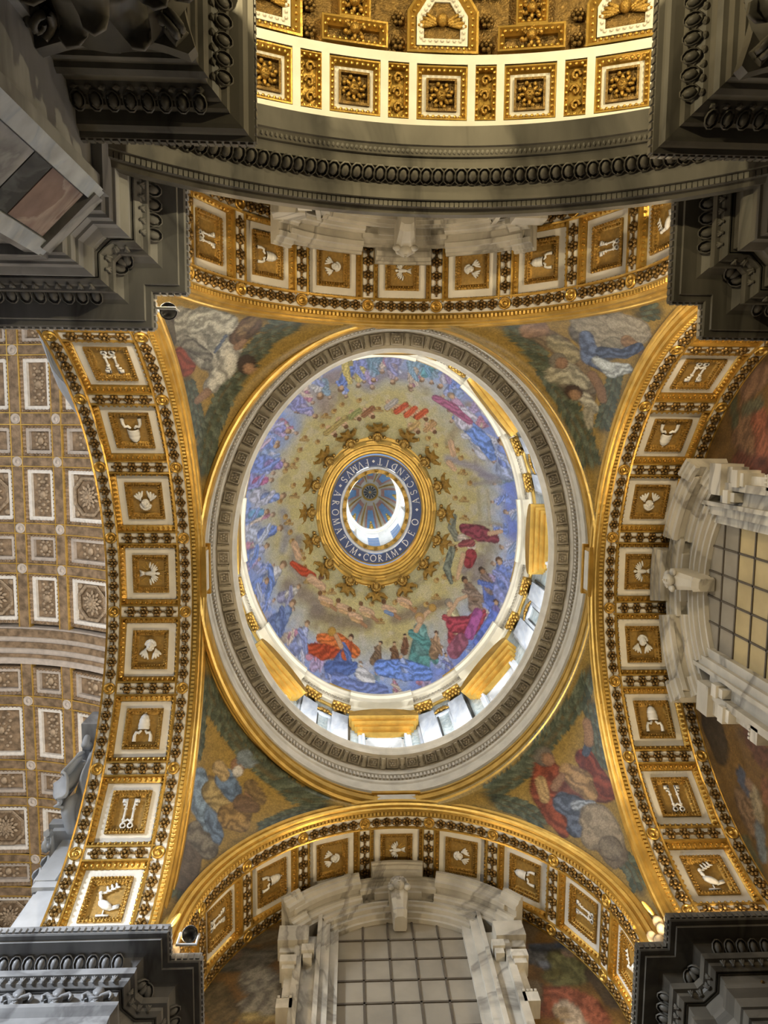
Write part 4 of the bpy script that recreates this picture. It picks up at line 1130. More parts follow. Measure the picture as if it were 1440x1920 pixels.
 ((132,67,76),0.4,[(4.39,0.66,0.313),(5.1,0.76,0.467),(5.77,0.86,0.256)]),
 ((204,190,171),0.3,[(4.23,1.13,0.234),(4.7,1.43,0.259)]),
 ((144,62,65),0.35,[(4.7,1.87,0.31),(4.56,2.36,0.232)]),
 ((203,168,133),0,[(4.31,1.93,0.129),(4.15,2.63,0.116),(4.04,3.12,0.103)]),
 ((203,168,133),0,[(5.55,0.68,0.129),(6.1,0.43,0.102)]),
 ((146,81,81),0.35,[(4.38,1.37,0.187),(4.7,1.3,0.21)]),
 ((146,81,81),0.35,[(4.16,1.5,0.133),(4.43,1.35,0.171)]),
 ((107,76,50),0,[(3.95,1.58,0.09)]),
 ((203,168,133),0,[(4.01,1.56,0.066)]),
 ((149,140,132),0.1,[(4.78,-1.68,0.158),(5.97,-2.09,0.184)]),
 ((168,156,122),0.15,[(4.95,-1.37,0.132),(5.1,0.0,0.13)]),
 ((174,162,130),0.15,[(5.4,-1.49,0.131),(5.54,0.05,0.13)]),
 ((159,149,122),0.1,[(4.84,0.25,0.13),(6.09,0.11,0.154)]),
 ((139,132,139),0.1,[(5.03,-2.2,0.185),(5.91,-2.3,0.21)]),
 ((148,128,111),0.35,[(4.8,3.76,0.339),(4.89,4.33,0.377)]),
 ((126,104,86),0.35,[(4.58,3.43,0.242),(4.83,3.85,0.31)]),
 ((148,128,111),0.35,[(4.35,3.69,0.128),(4.94,3.75,0.169),(5.38,3.96,0.138)]),
 ((68,52,43),0,[(4.38,3.12,0.165)]),
 ((157,118,87),0,[(4.42,3.21,0.122)]),
 ((101,120,184),0.35,[(5.57,3.23,0.359),(5.64,3.83,0.397)]),
 ((138,120,111),0.35,[(5.36,2.89,0.258),(5.61,3.31,0.328)]),
 ((101,120,184),0.35,[(5.12,3.14,0.137),(5.73,3.21,0.179),(6.15,3.44,0.143)]),
 ((68,52,43),0,[(5.2,2.53,0.176)]),
 ((157,118,87),0,[(5.24,2.6,0.13)]),
 ((151,160,209),0.35,[(6.2,2.71,0.376),(6.1,3.41,0.415)]),
 ((121,140,200),0.35,[(6.11,2.26,0.271),(6.2,2.84,0.343)]),
 ((151,160,209),0.35,[(5.82,2.49,0.144),(6.35,2.71,0.185),(6.49,3.03,0.151)]),
 ((94,66,46),0,[(6.01,1.88,0.185)]),
 ((203,168,133),0,[(6.04,1.95,0.137)]),
 ((112,136,207),0.35,[(5.85,4.52,0.281),(5.66,5.01,0.312)]),
 ((119,110,165),0.35,[(5.86,4.18,0.201),(5.85,4.59,0.257)]),
 ((112,136,207),0.35,[(5.6,4.33,0.108),(5.92,4.51,0.139)]),
 ((94,66,46),0,[(5.86,3.85,0.139)]),
 ((203,168,133),0,[(5.86,3.91,0.102)]),
 ((166,92,147),0.3,[(5.01,4.58,0.247),(4.57,5.62,0.242)]),
 ((112,134,213),0.3,[(5.84,4.58,0.327),(5.04,5.95,0.321)]),
 ((196,196,205),0.35,[(4.81,-4.2,0.493),(5.23,-3.49,0.549)]),
 ((128,155,209),0.35,[(4.4,-4.57,0.351),(4.92,-4.11,0.452)]),
 ((196,196,205),0.35,[(4.21,-4.13,0.185),(5.02,-4.32,0.247),(5.67,-4.24,0.207)]),
 ((138,120,101),0,[(4.01,-4.93,0.239)]),
 ((203,168,133),0,[(4.08,-4.88,0.176)]),
 ((120,149,210),0.4,[(4.39,-4.7,0.381),(5.09,-4.06,0.432),(5.52,-3.32,0.267)]),
 ((205,200,209),0.35,[(3.93,-5.49,0.397),(4.14,-4.81,0.441)]),
 ((187,151,175),0.35,[(3.67,-5.91,0.284),(3.99,-5.41,0.363)]),
 ((205,200,209),0.35,[(3.48,-5.6,0.149),(4.09,-5.55,0.199),(4.59,-5.27,0.166)]),
 ((148,130,111),0,[(3.43,-6.29,0.194)]),
 ((203,168,133),0,[(3.48,-6.21,0.143)]),
 ((166,101,129),0.35,[(2.71,-6.0,0.194),(3.5,-5.63,0.276),(4.39,-4.96,0.192)]),
 ((150,150,202),0.35,[(5.08,-5.91,0.387),(5.38,-5.43,0.426)]),
 ((200,200,213),0.35,[(4.81,-6.26,0.278),(5.11,-5.86,0.353)]),
 ((150,150,202),0.35,[(4.76,-6.11,0.145),(5.11,-5.86,0.193)]),
 ((94,66,46),0,[(4.52,-6.58,0.19)]),
 ((203,168,133),0,[(4.6,-6.5,0.14)]),
 ((180,190,217),0.35,[(6.12,-3.36,0.385),(6.13,-2.62,0.427)]),
 ((131,150,208),0.35,[(6.0,-3.87,0.275),(6.15,-3.25,0.352)]),
 ((180,190,217),0.35,[(5.75,-3.59,0.145),(6.27,-3.38,0.192),(6.51,-2.97,0.158)]),
 ((94,66,46),0,[(5.88,-4.33,0.188)]),
 ((203,168,133),0,[(5.91,-4.21,0.139)]),
 ((203,168,133),0.2,[(3.59,-3.68,0.161),(3.72,-3.06,0.16)]),
 ((203,168,133),0.2,[(3.52,-2.6,0.16),(3.8,-2.29,0.133)]),
 ((190,190,204),0.35,[(-4.62,-6.23,0.414)]),
 ((150,160,202),0.35,[(-4.26,-5.74,0.267),(-4.69,-6.4,0.394)]),
 ((190,190,204),0.35,[(-4.11,-6.02,0.143),(-4.79,-6.27,0.213)]),
 ((128,100,72),0,[(-3.93,-5.37,0.174)]),
 ((203,168,133),0,[(-4.03,-5.43,0.129)]),
 ((150,160,196),0.35,[(-3.3,-7.13,0.453),(-3.27,-7.66,0.561)]),
 ((205,202,196),0.35,[(-3.08,-6.54,0.293),(-3.37,-7.28,0.429)]),
 ((150,160,196),0.35,[(-2.86,-6.71,0.155),(-3.5,-7.21,0.234)]),
 ((128,100,72),0,[(-2.92,-6.02,0.192)]),
 ((203,168,133),0,[(-2.94,-6.14,0.143)]),
 ((204,185,115),0.35,[(-1.63,-7.27,0.398),(-1.25,-7.85,0.468)]),
 ((121,140,195),0.35,[(-1.77,-6.79,0.276),(-1.57,-7.39,0.368)]),
 ((204,185,115),0.35,[(-1.47,-6.72,0.145),(-1.72,-7.44,0.203),(-1.85,-8.25,0.19)]),
 ((128,100,72),0,[(-1.89,-6.35,0.184)]),
 ((203,168,133),0,[(-1.88,-6.44,0.136)]),
 ((141,150,196),0.35,[(-1.04,-7.3,0.309),(-0.89,-7.86,0.363)]),
 ((204,189,125),0.35,[(-1.02,-6.88,0.215),(-1.01,-7.4,0.285)]),
 ((141,150,196),0.35,[(-0.79,-6.91,0.113),(-1.13,-7.38,0.156),(-1.31,-7.95,0.139)]),
 ((128,100,72),0,[(-1.04,-6.49,0.143)]),
 ((203,168,133),0,[(-1.05,-6.58,0.106)]),
 ((121,149,167),0.35,[(-0.39,-7.58,0.297),(-0.28,-8.16,0.357)]),
 ((151,169,188),0.35,[(-0.33,-7.17,0.206),(-0.4,-7.68,0.274)]),
 ((121,149,167),0.35,[(-0.13,-7.22,0.109),(-0.48,-7.64,0.15),(-0.7,-8.17,0.134)]),
 ((128,100,72),0,[(-0.31,-6.8,0.137)]),
 ((203,168,133),0,[(-0.32,-6.87,0.102)]),
 ((150,150,187),0.35,[(0.58,-7.5,0.308),(0.62,-8.12,0.367)]),
 ((175,160,169),0.35,[(0.58,-7.07,0.214),(0.54,-7.6,0.284)]),
 ((150,150,187),0.35,[(0.79,-7.16,0.113),(0.45,-7.56,0.155),(0.21,-8.09,0.136)]),
 ((128,100,72),0,[(0.63,-6.68,0.143)]),
 ((203,168,133),0,[(0.6,-6.77,0.106)]),
 ((141,169,187),0.35,[(1.58,-7.33,0.32),(1.76,-7.95,0.383)]),
 ((188,170,151),0.35,[(1.53,-6.9,0.222),(1.56,-7.45,0.294)]),
 ((141,169,187),0.35,[(1.79,-6.93,0.118),(1.47,-7.43,0.16),(1.3,-8.01,0.141)]),
 ((128,100,72),0,[(1.48,-6.5,0.148)]),
 ((203,168,133),0,[(1.5,-6.58,0.11)]),
 ((122,159,186),0.35,[(2.24,-7.75,0.321),(2.41,-8.15,0.383)]),
 ((113,168,177),0.35,[(2.12,-7.32,0.217),(2.27,-7.85,0.301)]),
 ((122,159,186),0.35,[(2.34,-7.29,0.115),(2.13,-7.89,0.163),(2.04,-8.3,0.144)]),
 ((128,100,72),0,[(2.01,-6.94,0.144)]),
 ((203,168,133),0,[(2.03,-7.03,0.107)]),
 ((159,140,177),0.35,[(3.22,-7.63,0.369)]),
 ((195,190,199),0.35,[(3.06,-7.11,0.248),(3.25,-7.68,0.343)]),
 ((159,140,177),0.35,[(3.29,-7.05,0.131),(3.12,-7.76,0.188)]),
 ((128,100,72),0,[(2.88,-6.7,0.163)]),
 ((203,168,133),0,[(2.92,-6.78,0.121)]),
 ((203,168,133),0.2,[(-1.28,-5.03,0.166),(-0.98,-4.76,0.165)]),
 ((149,149,94),0.3,[(-1.37,-4.78,0.165),(-0.93,-5.11,0.165)]),
 ((117,84,58),0,[(-0.91,-4.66,0.123)]),
 ((203,168,133),0.2,[(-0.64,-5.14,0.165),(-0.33,-4.88,0.164)]),
 ((147,104,73),0.3,[(-0.69,-4.88,0.165),(-0.3,-5.23,0.165)]),
 ((117,84,58),0,[(-0.25,-4.77,0.123)]),
 ((203,168,133),0.2,[(0.49,-5.57,0.165),(0.8,-5.31,0.165)]),
 ((179,170,160),0.3,[(0.44,-5.3,0.165),(0.82,-5.66,0.165)]),
 ((117,84,58),0,[(0.87,-5.19,0.123)]),
 ((203,168,133),0.2,[(0.96,-5.35,0.165),(1.28,-5.1,0.164)]),
 ((189,92,64),0.3,[(0.91,-5.08,0.164),(1.31,-5.46,0.165)]),
 ((117,84,58),0,[(1.35,-4.99,0.123)]),
 ((203,168,133),0.2,[(1.44,-5.2,0.164),(1.75,-4.96,0.164)]),
 ((199,98,65),0.3,[(1.39,-4.92,0.164),(1.77,-5.31,0.164)]),
 ((117,84,58),0,[(1.82,-4.86,0.122)]),
 ((203,168,133),0.2,[(1.95,-5.12,0.164),(2.24,-4.89,0.163)]),
 ((189,92,60),0.3,[(1.91,-4.84,0.163),(2.29,-5.23,0.164)]),
 ((117,84,58),0,[(2.34,-4.77,0.122)]),
 ((203,168,133),0.2,[(-1.93,-4.68,0.165),(-1.63,-4.41,0.165)]),
 ((168,149,94),0.3,[(-2.01,-4.41,0.165),(-1.6,-4.74,0.165)]),
 ((117,84,58),0,[(-1.55,-4.27,0.123)]),
 ((203,168,133),0.2,[(-2.44,-4.26,0.165),(-2.15,-3.97,0.164)]),
 ((173,150,91),0.3,[(-2.54,-3.99,0.165),(-2.09,-4.31,0.165)]),
 ((117,84,58),0,[(-2.08,-3.85,0.123)]),
 ((203,168,133),0.2,[(2.4,-4.47,0.163),(2.71,-4.23,0.162)]),
 ((187,150,104),0.3,[(2.35,-4.19,0.162),(2.73,-4.58,0.163)]),
 ((117,84,58),0,[(2.79,-4.12,0.121)]),
 ((203,168,133),0.2,[(1.61,-4.39,0.163),(1.91,-4.16,0.162)]),
 ((193,160,105),0.3,[(1.55,-4.14,0.162),(1.94,-4.51,0.163)]),
 ((117,84,58),0,[(1.98,-4.05,0.122)]),
 ((180,180,211),0.35,[(-5.26,-4.91,0.391),(-5.5,-5.28,0.477)]),
 ((150,150,202),0.35,[(-4.84,-4.58,0.259),(-5.37,-5.01,0.367)]),
 ((180,180,211),0.35,[(-4.82,-4.9,0.139),(-5.4,-4.81,0.199),(-5.76,-4.84,0.174)]),
 ((137,108,79),0,[(-4.46,-4.34,0.171)]),
 ((203,168,133),0,[(-4.52,-4.4,0.127)]),
 ((195,176,195),0.35,[(-5.85,-4.01,0.365),(-6.06,-4.22,0.427)]),
 ((131,150,205),0.35,[(-5.42,-3.84,0.24),(-5.96,-4.08,0.334)]),
 ((195,176,195),0.35,[(-5.48,-4.13,0.13),(-5.93,-3.93,0.181),(-6.22,-3.84,0.156)]),
 ((137,108,79),0,[(-5.03,-3.68,0.158)]),
 ((203,168,133),0,[(-5.13,-3.69,0.117)]),
 ((131,150,208),0.35,[(-5.32,-2.73,0.339),(-5.9,-3.08,0.398)]),
 ((159,140,192),0.35,[(-4.9,-2.61,0.237),(-5.43,-2.73,0.313)]),
 ((131,150,208),0.35,[(-4.97,-2.91,0.126),(-5.39,-2.6,0.17),(-5.88,-2.54,0.144)]),
 ((137,108,79),0,[(-4.51,-2.55,0.159)]),
 ((203,168,133),0,[(-4.58,-2.59,0.118)]),
 ((150,150,202),0.35,[(-6.01,-2.02,0.304),(-6.57,-2.4,0.362)]),
 ((185,112,149),0.35,[(-5.63,-2.0,0.211),(-6.1,-2.05,0.28)]),
 ((150,150,202),0.35,[(-5.73,-2.25,0.112),(-6.05,-1.92,0.152),(-6.49,-1.88,0.132)]),
 ((137,108,79),0,[(-5.28,-1.93,0.141)]),
 ((203,168,133),0,[(-5.36,-1.95,0.104)]),
 ((190,190,204),0.35,[(-5.5,-1.09,0.345),(-6.11,-1.33,0.399)]),
 ((141,159,205),0.35,[(-5.06,-1.01,0.243),(-5.6,-1.06,0.318)]),
 ((190,190,204),0.35,[(-5.18,-1.31,0.129),(-5.55,-0.96,0.173),(-6.05,-0.83,0.146)]),
 ((137,108,79),0,[(-4.66,-1.01,0.163)]),
 ((203,168,133),0,[(-4.75,-0.99,0.121)]),
 ((141,159,205),0.35,[(-6.23,-0.41,0.296),(-6.77,-0.62,0.348)]),
 ((113,159,192),0.35,[(-5.85,-0.39,0.207),(-6.31,-0.42,0.272)]),
 ((141,159,205),0.35,[(-5.98,-0.6,0.11),(-6.25,-0.25,0.148),(-6.66,-0.15,0.127)]),
 ((137,108,79),0,[(-5.51,-0.36,0.139)]),
 ((203,168,133),0,[(-5.59,-0.37,0.103)]),
 ((190,196,212),0.35,[(-5.67,0.67,0.353),(-6.33,0.53,0.405)]),
 ((127,149,208),0.35,[(-5.23,0.62,0.249),(-5.77,0.69,0.325)]),
 ((190,196,212),0.35,[(-5.41,0.36,0.132),(-5.69,0.83,0.177),(-6.12,1.11,0.148)]),
 ((137,108,79),0,[(-4.83,0.57,0.168)]),
 ((203,168,133),0,[(-4.91,0.58,0.124)]),
 ((121,145,201),0.35,[(-6.21,1.52,0.315),(-6.77,1.47,0.362)]),
 ((170,176,203),0.35,[(-5.85,1.43,0.222),(-6.27,1.59,0.29)]),
 ((121,145,201),0.35,[(-6.07,1.21,0.118),(-6.18,1.68,0.157),(-6.49,1.94,0.132)]),
 ((137,108,79),0,[(-5.54,1.3,0.149)]),
 ((203,168,133),0,[(-5.61,1.32,0.11)]),
 ((121,145,201),0.35,[(-5.43,2.95,0.422),(-6.12,3.14,0.478)]),
 ((205,204,205),0.35,[(-5.06,2.65,0.299),(-5.53,3.01,0.387)]),
 ((121,145,201),0.35,[(-5.4,2.44,0.159),(-5.37,3.14,0.211),(-5.62,3.66,0.175)]),
 ((137,108,79),0,[(-4.7,2.36,0.202)]),
 ((203,168,133),0,[(-4.77,2.44,0.15)]),
 ((170,180,207),0.35,[(-6.1,3.38,0.319),(-6.32,3.57,0.359)]),
 ((121,140,200),0.35,[(-5.84,3.17,0.227),(-6.13,3.46,0.294)]),
 ((170,180,207),0.35,[(-6.11,3.01,0.121),(-6.02,3.52,0.159),(-6.13,3.92,0.132)]),
 ((137,108,79),0,[(-5.61,2.93,0.153)]),
 ((203,168,133),0,[(-5.64,3.0,0.113)]),
 ((101,119,165),0.35,[(-4.89,4.83,0.387),(-5.53,5.01,0.43)]),
 ((121,139,176),0.35,[(-4.58,4.53,0.276),(-4.96,4.91,0.354)]),
 ((101,119,165),0.35,[(-4.89,4.37,0.146),(-4.83,4.98,0.193),(-5.01,5.47,0.158)]),
 ((137,108,79),0,[(-4.28,4.23,0.187)]),
 ((203,168,133),0,[(-4.34,4.29,0.138)]),
 ((150,150,177),0.35,[(-4.41,3.82,0.253),(-4.85,3.9,0.285)]),
 ((195,190,180),0.35,[(-4.16,3.66,0.179),(-4.49,3.83,0.232)]),
 ((150,150,177),0.35,[(-4.35,3.49,0.095),(-4.39,3.92,0.126),(-4.6,4.22,0.105)]),
 ((137,108,79),0,[(-3.92,3.5,0.121)]),
 ((203,168,133),0,[(-3.97,3.55,0.09)]),
 ((140,150,192),0.35,[(-3.86,5.9,0.32),(-4.25,6.23,0.354)]),
 ((170,176,203),0.35,[(-3.7,5.58,0.228),(-3.9,5.97,0.293)]),
 ((140,150,192),0.35,[(-3.98,5.52,0.121),(-3.76,6.0,0.16),(-3.72,6.48,0.131)]),
 ((137,108,79),0,[(-3.55,5.27,0.155)]),
 ((203,168,133),0,[(-3.59,5.34,0.115)]),
 ((150,150,196),0.35,[(-3.72,-5.45,0.305),(-4.07,-5.97,0.359)]),
 ((169,160,188),0.35,[(-3.39,-5.19,0.213),(-3.77,-5.53,0.281)]),
 ((150,150,196),0.35,[(-3.35,-5.43,0.113),(-3.84,-5.39,0.153),(-4.28,-5.61,0.132)]),
 ((137,108,79),0,[(-3.1,-4.95,0.142)]),
 ((203,168,133),0,[(-3.18,-5.0,0.105)])]
PEND = {'tl': [((47,52,43),0.1,[(-2.92,-7.23,0.368),(-3.78,-6.71,0.335),(-4.43,-5.79,0.327),(-5.04,-4.85,0.325),(-5.37,-3.94,0.328),(-5.53,-2.87,0.334)]),
 ((62,69,55),0,[(-2.89,-7.02,0.076),(-2.98,-6.89,0.087)]),
 ((75,82,67),0,[(-2.99,-7.19,0.08),(-3.09,-7.12,0.092)]),
 ((90,97,79),0,[(-3.08,-7.37,0.082),(-3.22,-7.38,0.097)]),
 ((75,82,67),0,[(-3.05,-6.93,0.075),(-3.11,-6.79,0.087)]),
 ((90,97,79),0,[(-3.12,-7.08,0.077),(-3.23,-7.02,0.09)]),
 ((62,69,55),0,[(-3.22,-7.26,0.081),(-3.37,-7.28,0.096)]),
 ((90,97,79),0,[(-3.18,-6.84,0.074),(-3.27,-6.72,0.086)]),
 ((62,69,55),0,[(-3.27,-7.0,0.076),(-3.39,-6.95,0.088)]),
 ((75,82,67),0,[(-3.36,-7.15,0.078),(-3.51,-7.17,0.092)]),
 ((62,69,55),0,[(-3.33,-6.77,0.073),(-3.41,-6.64,0.086)]),
 ((75,82,67),0,[(-3.42,-6.9,0.075),(-3.52,-6.86,0.088)]),
 ((90,97,79),0,[(-3.5,-7.08,0.076),(-3.65,-7.09,0.09)]),
 ((75,82,67),0,[(-3.49,-6.68,0.073),(-3.56,-6.55,0.086)]),
 ((90,97,79),0,[(-3.56,-6.84,0.074),(-3.67,-6.78,0.087)]),
 ((62,69,55),0,[(-3.65,-6.99,0.075),(-3.79,-7.0,0.089)]),
 ((90,97,79),0,[(-3.63,-6.6,0.073),(-3.7,-6.46,0.086)]),
 ((62,69,55),0,[(-3.71,-6.75,0.074),(-3.82,-6.69,0.087)]),
 ((75,82,67),0,[(-3.81,-6.91,0.075),(-3.94,-6.93,0.089)]),
 ((62,69,55),0,[(-3.69,-6.52,0.073),(-3.7,-6.36,0.085)]),
 ((75,82,67),0,[(-3.84,-6.64,0.073),(-3.89,-6.52,0.086)]),
 ((90,97,79),0,[(-3.96,-6.75,0.074),(-4.1,-6.69,0.087)]),
 ((75,82,67),0,[(-3.8,-6.39,0.072),(-3.79,-6.23,0.085)]),
 ((90,97,79),0,[(-3.91,-6.5,0.073),(-3.98,-6.41,0.086)]),
 ((62,69,55),0,[(-4.05,-6.61,0.074),(-4.17,-6.57,0.087)]),
 ((90,97,79),0,[(-3.89,-6.27,0.072),(-3.91,-6.14,0.084)]),
 ((62,69,55),0,[(-4.02,-6.38,0.073),(-4.09,-6.27,0.086)]),
 ((75,82,67),0,[(-4.13,-6.48,0.073),(-4.27,-6.44,0.087)]),
 ((62,69,55),0,[(-3.98,-6.14,0.072),(-4.0,-6.0,0.084)]),
 ((75,82,67),0,[(-4.11,-6.26,0.072),(-4.18,-6.14,0.085)]),
 ((90,97,79),0,[(-4.23,-6.35,0.073),(-4.38,-6.31,0.086)]),
 ((75,82,67),0,[(-4.07,-6.0,0.071),(-4.08,-5.85,0.084)]),
 ((90,97,79),0,[(-4.2,-6.13,0.072),(-4.27,-6.01,0.085)]),
 ((62,69,55),0,[(-4.32,-6.23,0.073),(-4.46,-6.19,0.086)]),
 ((90,97,79),0,[(-4.19,-5.9,0.071),(-4.2,-5.74,0.084)]),
 ((62,69,55),0,[(-4.29,-5.99,0.072),(-4.38,-5.9,0.085)]),
 ((75,82,67),0,[(-4.41,-6.1,0.073),(-4.56,-6.04,0.086)]),
 ((62,69,55),0,[(-4.27,-5.75,0.071),(-4.25,-5.59,0.084)]),
 ((75,82,67),0,[(-4.38,-5.84,0.072),(-4.46,-5.75,0.085)]),
 ((90,97,79),0,[(-4.52,-5.98,0.072),(-4.64,-5.9,0.086)]),
 ((62,69,55),0,[(-4.36,-5.65,0.071),(-4.35,-5.49,0.084)]),
 ((75,82,67),0,[(-4.48,-5.73,0.072),(-4.53,-5.61,0.085)]),
 ((90,97,79),0,[(-4.62,-5.82,0.072),(-4.73,-5.76,0.086)]),
 ((75,82,67),0,[(-4.42,-5.5,0.071),(-4.46,-5.37,0.084)]),
 ((90,97,79),0,[(-4.57,-5.57,0.072),(-4.63,-5.5,0.085)]),
 ((62,69,55),0,[(-4.69,-5.68,0.072),(-4.83,-5.63,0.086)]),
 ((90,97,79),0,[(-4.53,-5.38,0.071),(-4.51,-5.19,0.084)]),
 ((62,69,55),0,[(-4.66,-5.46,0.072),(-4.7,-5.34,0.085)]),
 ((75,82,67),0,[(-4.77,-5.53,0.072),(-4.91,-5.47,0.086)]),
 ((62,69,55),0,[(-4.59,-5.22,0.071),(-4.6,-5.08,0.084)]),
 ((75,82,67),0,[(-4.73,-5.3,0.072),(-4.81,-5.2,0.085)]),
 ((90,97,79),0,[(-4.86,-5.41,0.072),(-4.99,-5.35,0.086)]),
 ((75,82,67),0,[(-4.69,-5.09,0.071),(-4.7,-4.94,0.084)]),
 ((90,97,79),0,[(-4.82,-5.18,0.072),(-4.9,-5.07,0.085)]),
 ((62,69,55),0,[(-4.96,-5.27,0.072),(-5.08,-5.21,0.086)]),
 ((90,97,79),0,[(-4.79,-4.96,0.071),(-4.74,-4.78,0.084)]),
 ((62,69,55),0,[(-4.91,-5.05,0.072),(-4.94,-4.92,0.085)]),
 ((75,82,67),0,[(-5.04,-5.14,0.072),(-5.16,-5.08,0.086)]),
 ((62,69,55),0,[(-4.89,-4.82,0.071),(-4.85,-4.64,0.084)]),
 ((75,82,67),0,[(-5.0,-4.91,0.072),(-5.03,-4.79,0.085)]),
 ((90,97,79),0,[(-5.13,-4.99,0.072),(-5.24,-4.94,0.086)]),
 ((62,69,55),0,[(-4.89,-4.68,0.072),(-4.87,-4.54,0.085)]),
 ((75,82,67),0,[(-5.04,-4.76,0.072),(-5.11,-4.65,0.085)]),
 ((90,97,79),0,[(-5.19,-4.83,0.072),(-5.31,-4.75,0.086)]),
 ((75,82,67),0,[(-4.98,-4.54,0.072),(-4.93,-4.39,0.085)]),
 ((90,97,79),0,[(-5.12,-4.62,0.072),(-5.15,-4.48,0.085)]),
 ((62,69,55),0,[(-5.26,-4.69,0.072),(-5.38,-4.59,0.086)]),
 ((90,97,79),0,[(-5.01,-4.39,0.072),(-4.99,-4.23,0.085)]),
 ((62,69,55),0,[(-5.16,-4.46,0.072),(-5.23,-4.34,0.085)]),
 ((75,82,67),0,[(-5.31,-4.52,0.073),(-5.44,-4.45,0.086)]),
 ((62,69,55),0,[(-5.1,-4.24,0.072),(-5.06,-4.1,0.085)]),
 ((75,82,67),0,[(-5.24,-4.31,0.072),(-5.25,-4.19,0.085)]),
 ((90,97,79),0,[(-5.38,-4.37,0.073),(-5.5,-4.32,0.086)]),
 ((75,82,67),0,[(-5.15,-4.08,0.072),(-5.11,-3.93,0.085)]),
 ((90,97,79),0,[(-5.27,-4.14,0.072),(-5.32,-4.04,0.085)]),
 ((62,69,55),0,[(-5.44,-4.23,0.073),(-5.56,-4.15,0.087)]),
 ((90,97,79),0,[(-5.21,-3.95,0.072),(-5.18,-3.79,0.085)]),
 ((62,69,55),0,[(-5.33,-4.01,0.072),(-5.39,-3.88,0.085)]),
 ((75,82,67),0,[(-5.49,-4.09,0.073),(-5.61,-4.01,0.087)]),
 ((62,69,55),0,[(-5.25,-3.81,0.072),(-5.16,-3.66,0.085)]),
 ((75,82,67),0,[(-5.4,-3.86,0.072),(-5.4,-3.72,0.085)]),
 ((90,97,79),0,[(-5.53,-3.89,0.073),(-5.65,-3.79,0.087)]),
 ((75,82,67),0,[(-5.26,-3.62,0.072),(-5.19,-3.49,0.085)]),
 ((90,97,79),0,[(-5.42,-3.67,0.072),(-5.43,-3.53,0.086)]),
 ((62,69,55),0,[(-5.56,-3.71,0.073),(-5.67,-3.62,0.087)]),
 ((90,97,79),0,[(-5.29,-3.46,0.072),(-5.22,-3.28,0.085)]),
 ((62,69,55),0,[(-5.44,-3.5,0.072),(-5.47,-3.35,0.086)]),
 ((75,82,67),0,[(-5.59,-3.53,0.073),(-5.69,-3.44,0.088)]),
 ((62,69,55),0,[(-5.32,-3.28,0.073),(-5.28,-3.13,0.085)]),
 ((75,82,67),0,[(-5.48,-3.33,0.073),(-5.49,-3.2,0.086)]),
 ((90,97,79),0,[(-5.64,-3.37,0.073),(-5.73,-3.26,0.088)]),
 ((75,82,67),0,[(-5.35,-3.09,0.073),(-5.34,-2.97,0.086)]),
 ((90,97,79),0,[(-5.51,-3.14,0.073),(-5.52,-3.01,0.086)]),
 ((62,69,55),0,[(-5.66,-3.18,0.074),(-5.76,-3.1,0.088)]),
 ((90,97,79),0,[(-5.36,-2.91,0.073),(-5.39,-2.81,0.086)]),
 ((62,69,55),0,[(-5.53,-2.98,0.073),(-5.54,-2.84,0.087)]),
 ((75,82,67),0,[(-5.69,-3.02,0.074),(-5.79,-2.92,0.088)]),
 ((47,52,43),0.1,[(-6.03,-5.7,0.222),(-5.79,-4.87,0.219),(-5.62,-3.96,0.217)]),
 ((62,69,55),0,[(-5.91,-5.65,0.049),(-5.82,-5.55,0.057)]),
 ((75,82,67),0,[(-6.01,-5.63,0.049),(-5.98,-5.55,0.058)]),
 ((90,97,79),0,[(-6.12,-5.64,0.049),(-6.14,-5.55,0.058)]),
 ((75,82,67),0,[(-5.87,-5.52,0.049),(-5.8,-5.43,0.057)]),
 ((90,97,79),0,[(-5.97,-5.52,0.049),(-5.94,-5.44,0.057)]),
 ((62,69,55),0,[(-6.08,-5.52,0.049),(-6.1,-5.43,0.058)]),
 ((90,97,79),0,[(-5.84,-5.39,0.048),(-5.76,-5.32,0.057)]),
 ((62,69,55),0,[(-5.93,-5.41,0.049),(-5.91,-5.3,0.057)]),
 ((75,82,67),0,[(-6.04,-5.41,0.049),(-6.07,-5.31,0.058)]),
 ((62,69,55),0,[(-5.8,-5.28,0.048),(-5.72,-5.2,0.057)]),
 ((75,82,67),0,[(-5.9,-5.27,0.049),(-5.89,-5.19,0.057)]),
 ((90,97,79),0,[(-6.01,-5.29,0.049),(-6.03,-5.19,0.058)]),
 ((75,82,67),0,[(-5.77,-5.17,0.048),(-5.69,-5.09,0.057)]),
 ((90,97,79),0,[(-5.88,-5.16,0.048),(-5.85,-5.07,0.057)]),
 ((62,69,55),0,[(-5.97,-5.16,0.049),(-5.99,-5.08,0.058)]),
 ((90,97,79),0,[(-5.73,-5.04,0.048),(-5.66,-4.97,0.057)]),
 ((62,69,55),0,[(-5.83,-5.05,0.048),(-5.8,-4.96,0.057)]),
 ((75,82,67),0,[(-5.95,-5.05,0.049),(-5.97,-4.96,0.058)]),
 ((62,69,55),0,[(-5.7,-4.93,0.048),(-5.64,-4.85,0.057)]),
 ((75,82,67),0,[(-5.81,-4.94,0.048),(-5.78,-4.84,0.057)]),
 ((90,97,79),0,[(-5.91,-4.94,0.049),(-5.93,-4.85,0.057)]),
 ((62,69,55),0,[(-5.68,-4.81,0.048),(-5.61,-4.73,0.056)]),
 ((75,82,67),0,[(-5.79,-4.82,0.048),(-5.76,-4.72,0.057)]),
 ((90,97,79),0,[(-5.88,-4.82,0.049),(-5.92,-4.74,0.057)]),
 ((75,82,67),0,[(-5.65,-4.7,0.048),(-5.58,-4.62,0.056)]),
 ((90,97,79),0,[(-5.76,-4.7,0.048),(-5.74,-4.62,0.057)]),
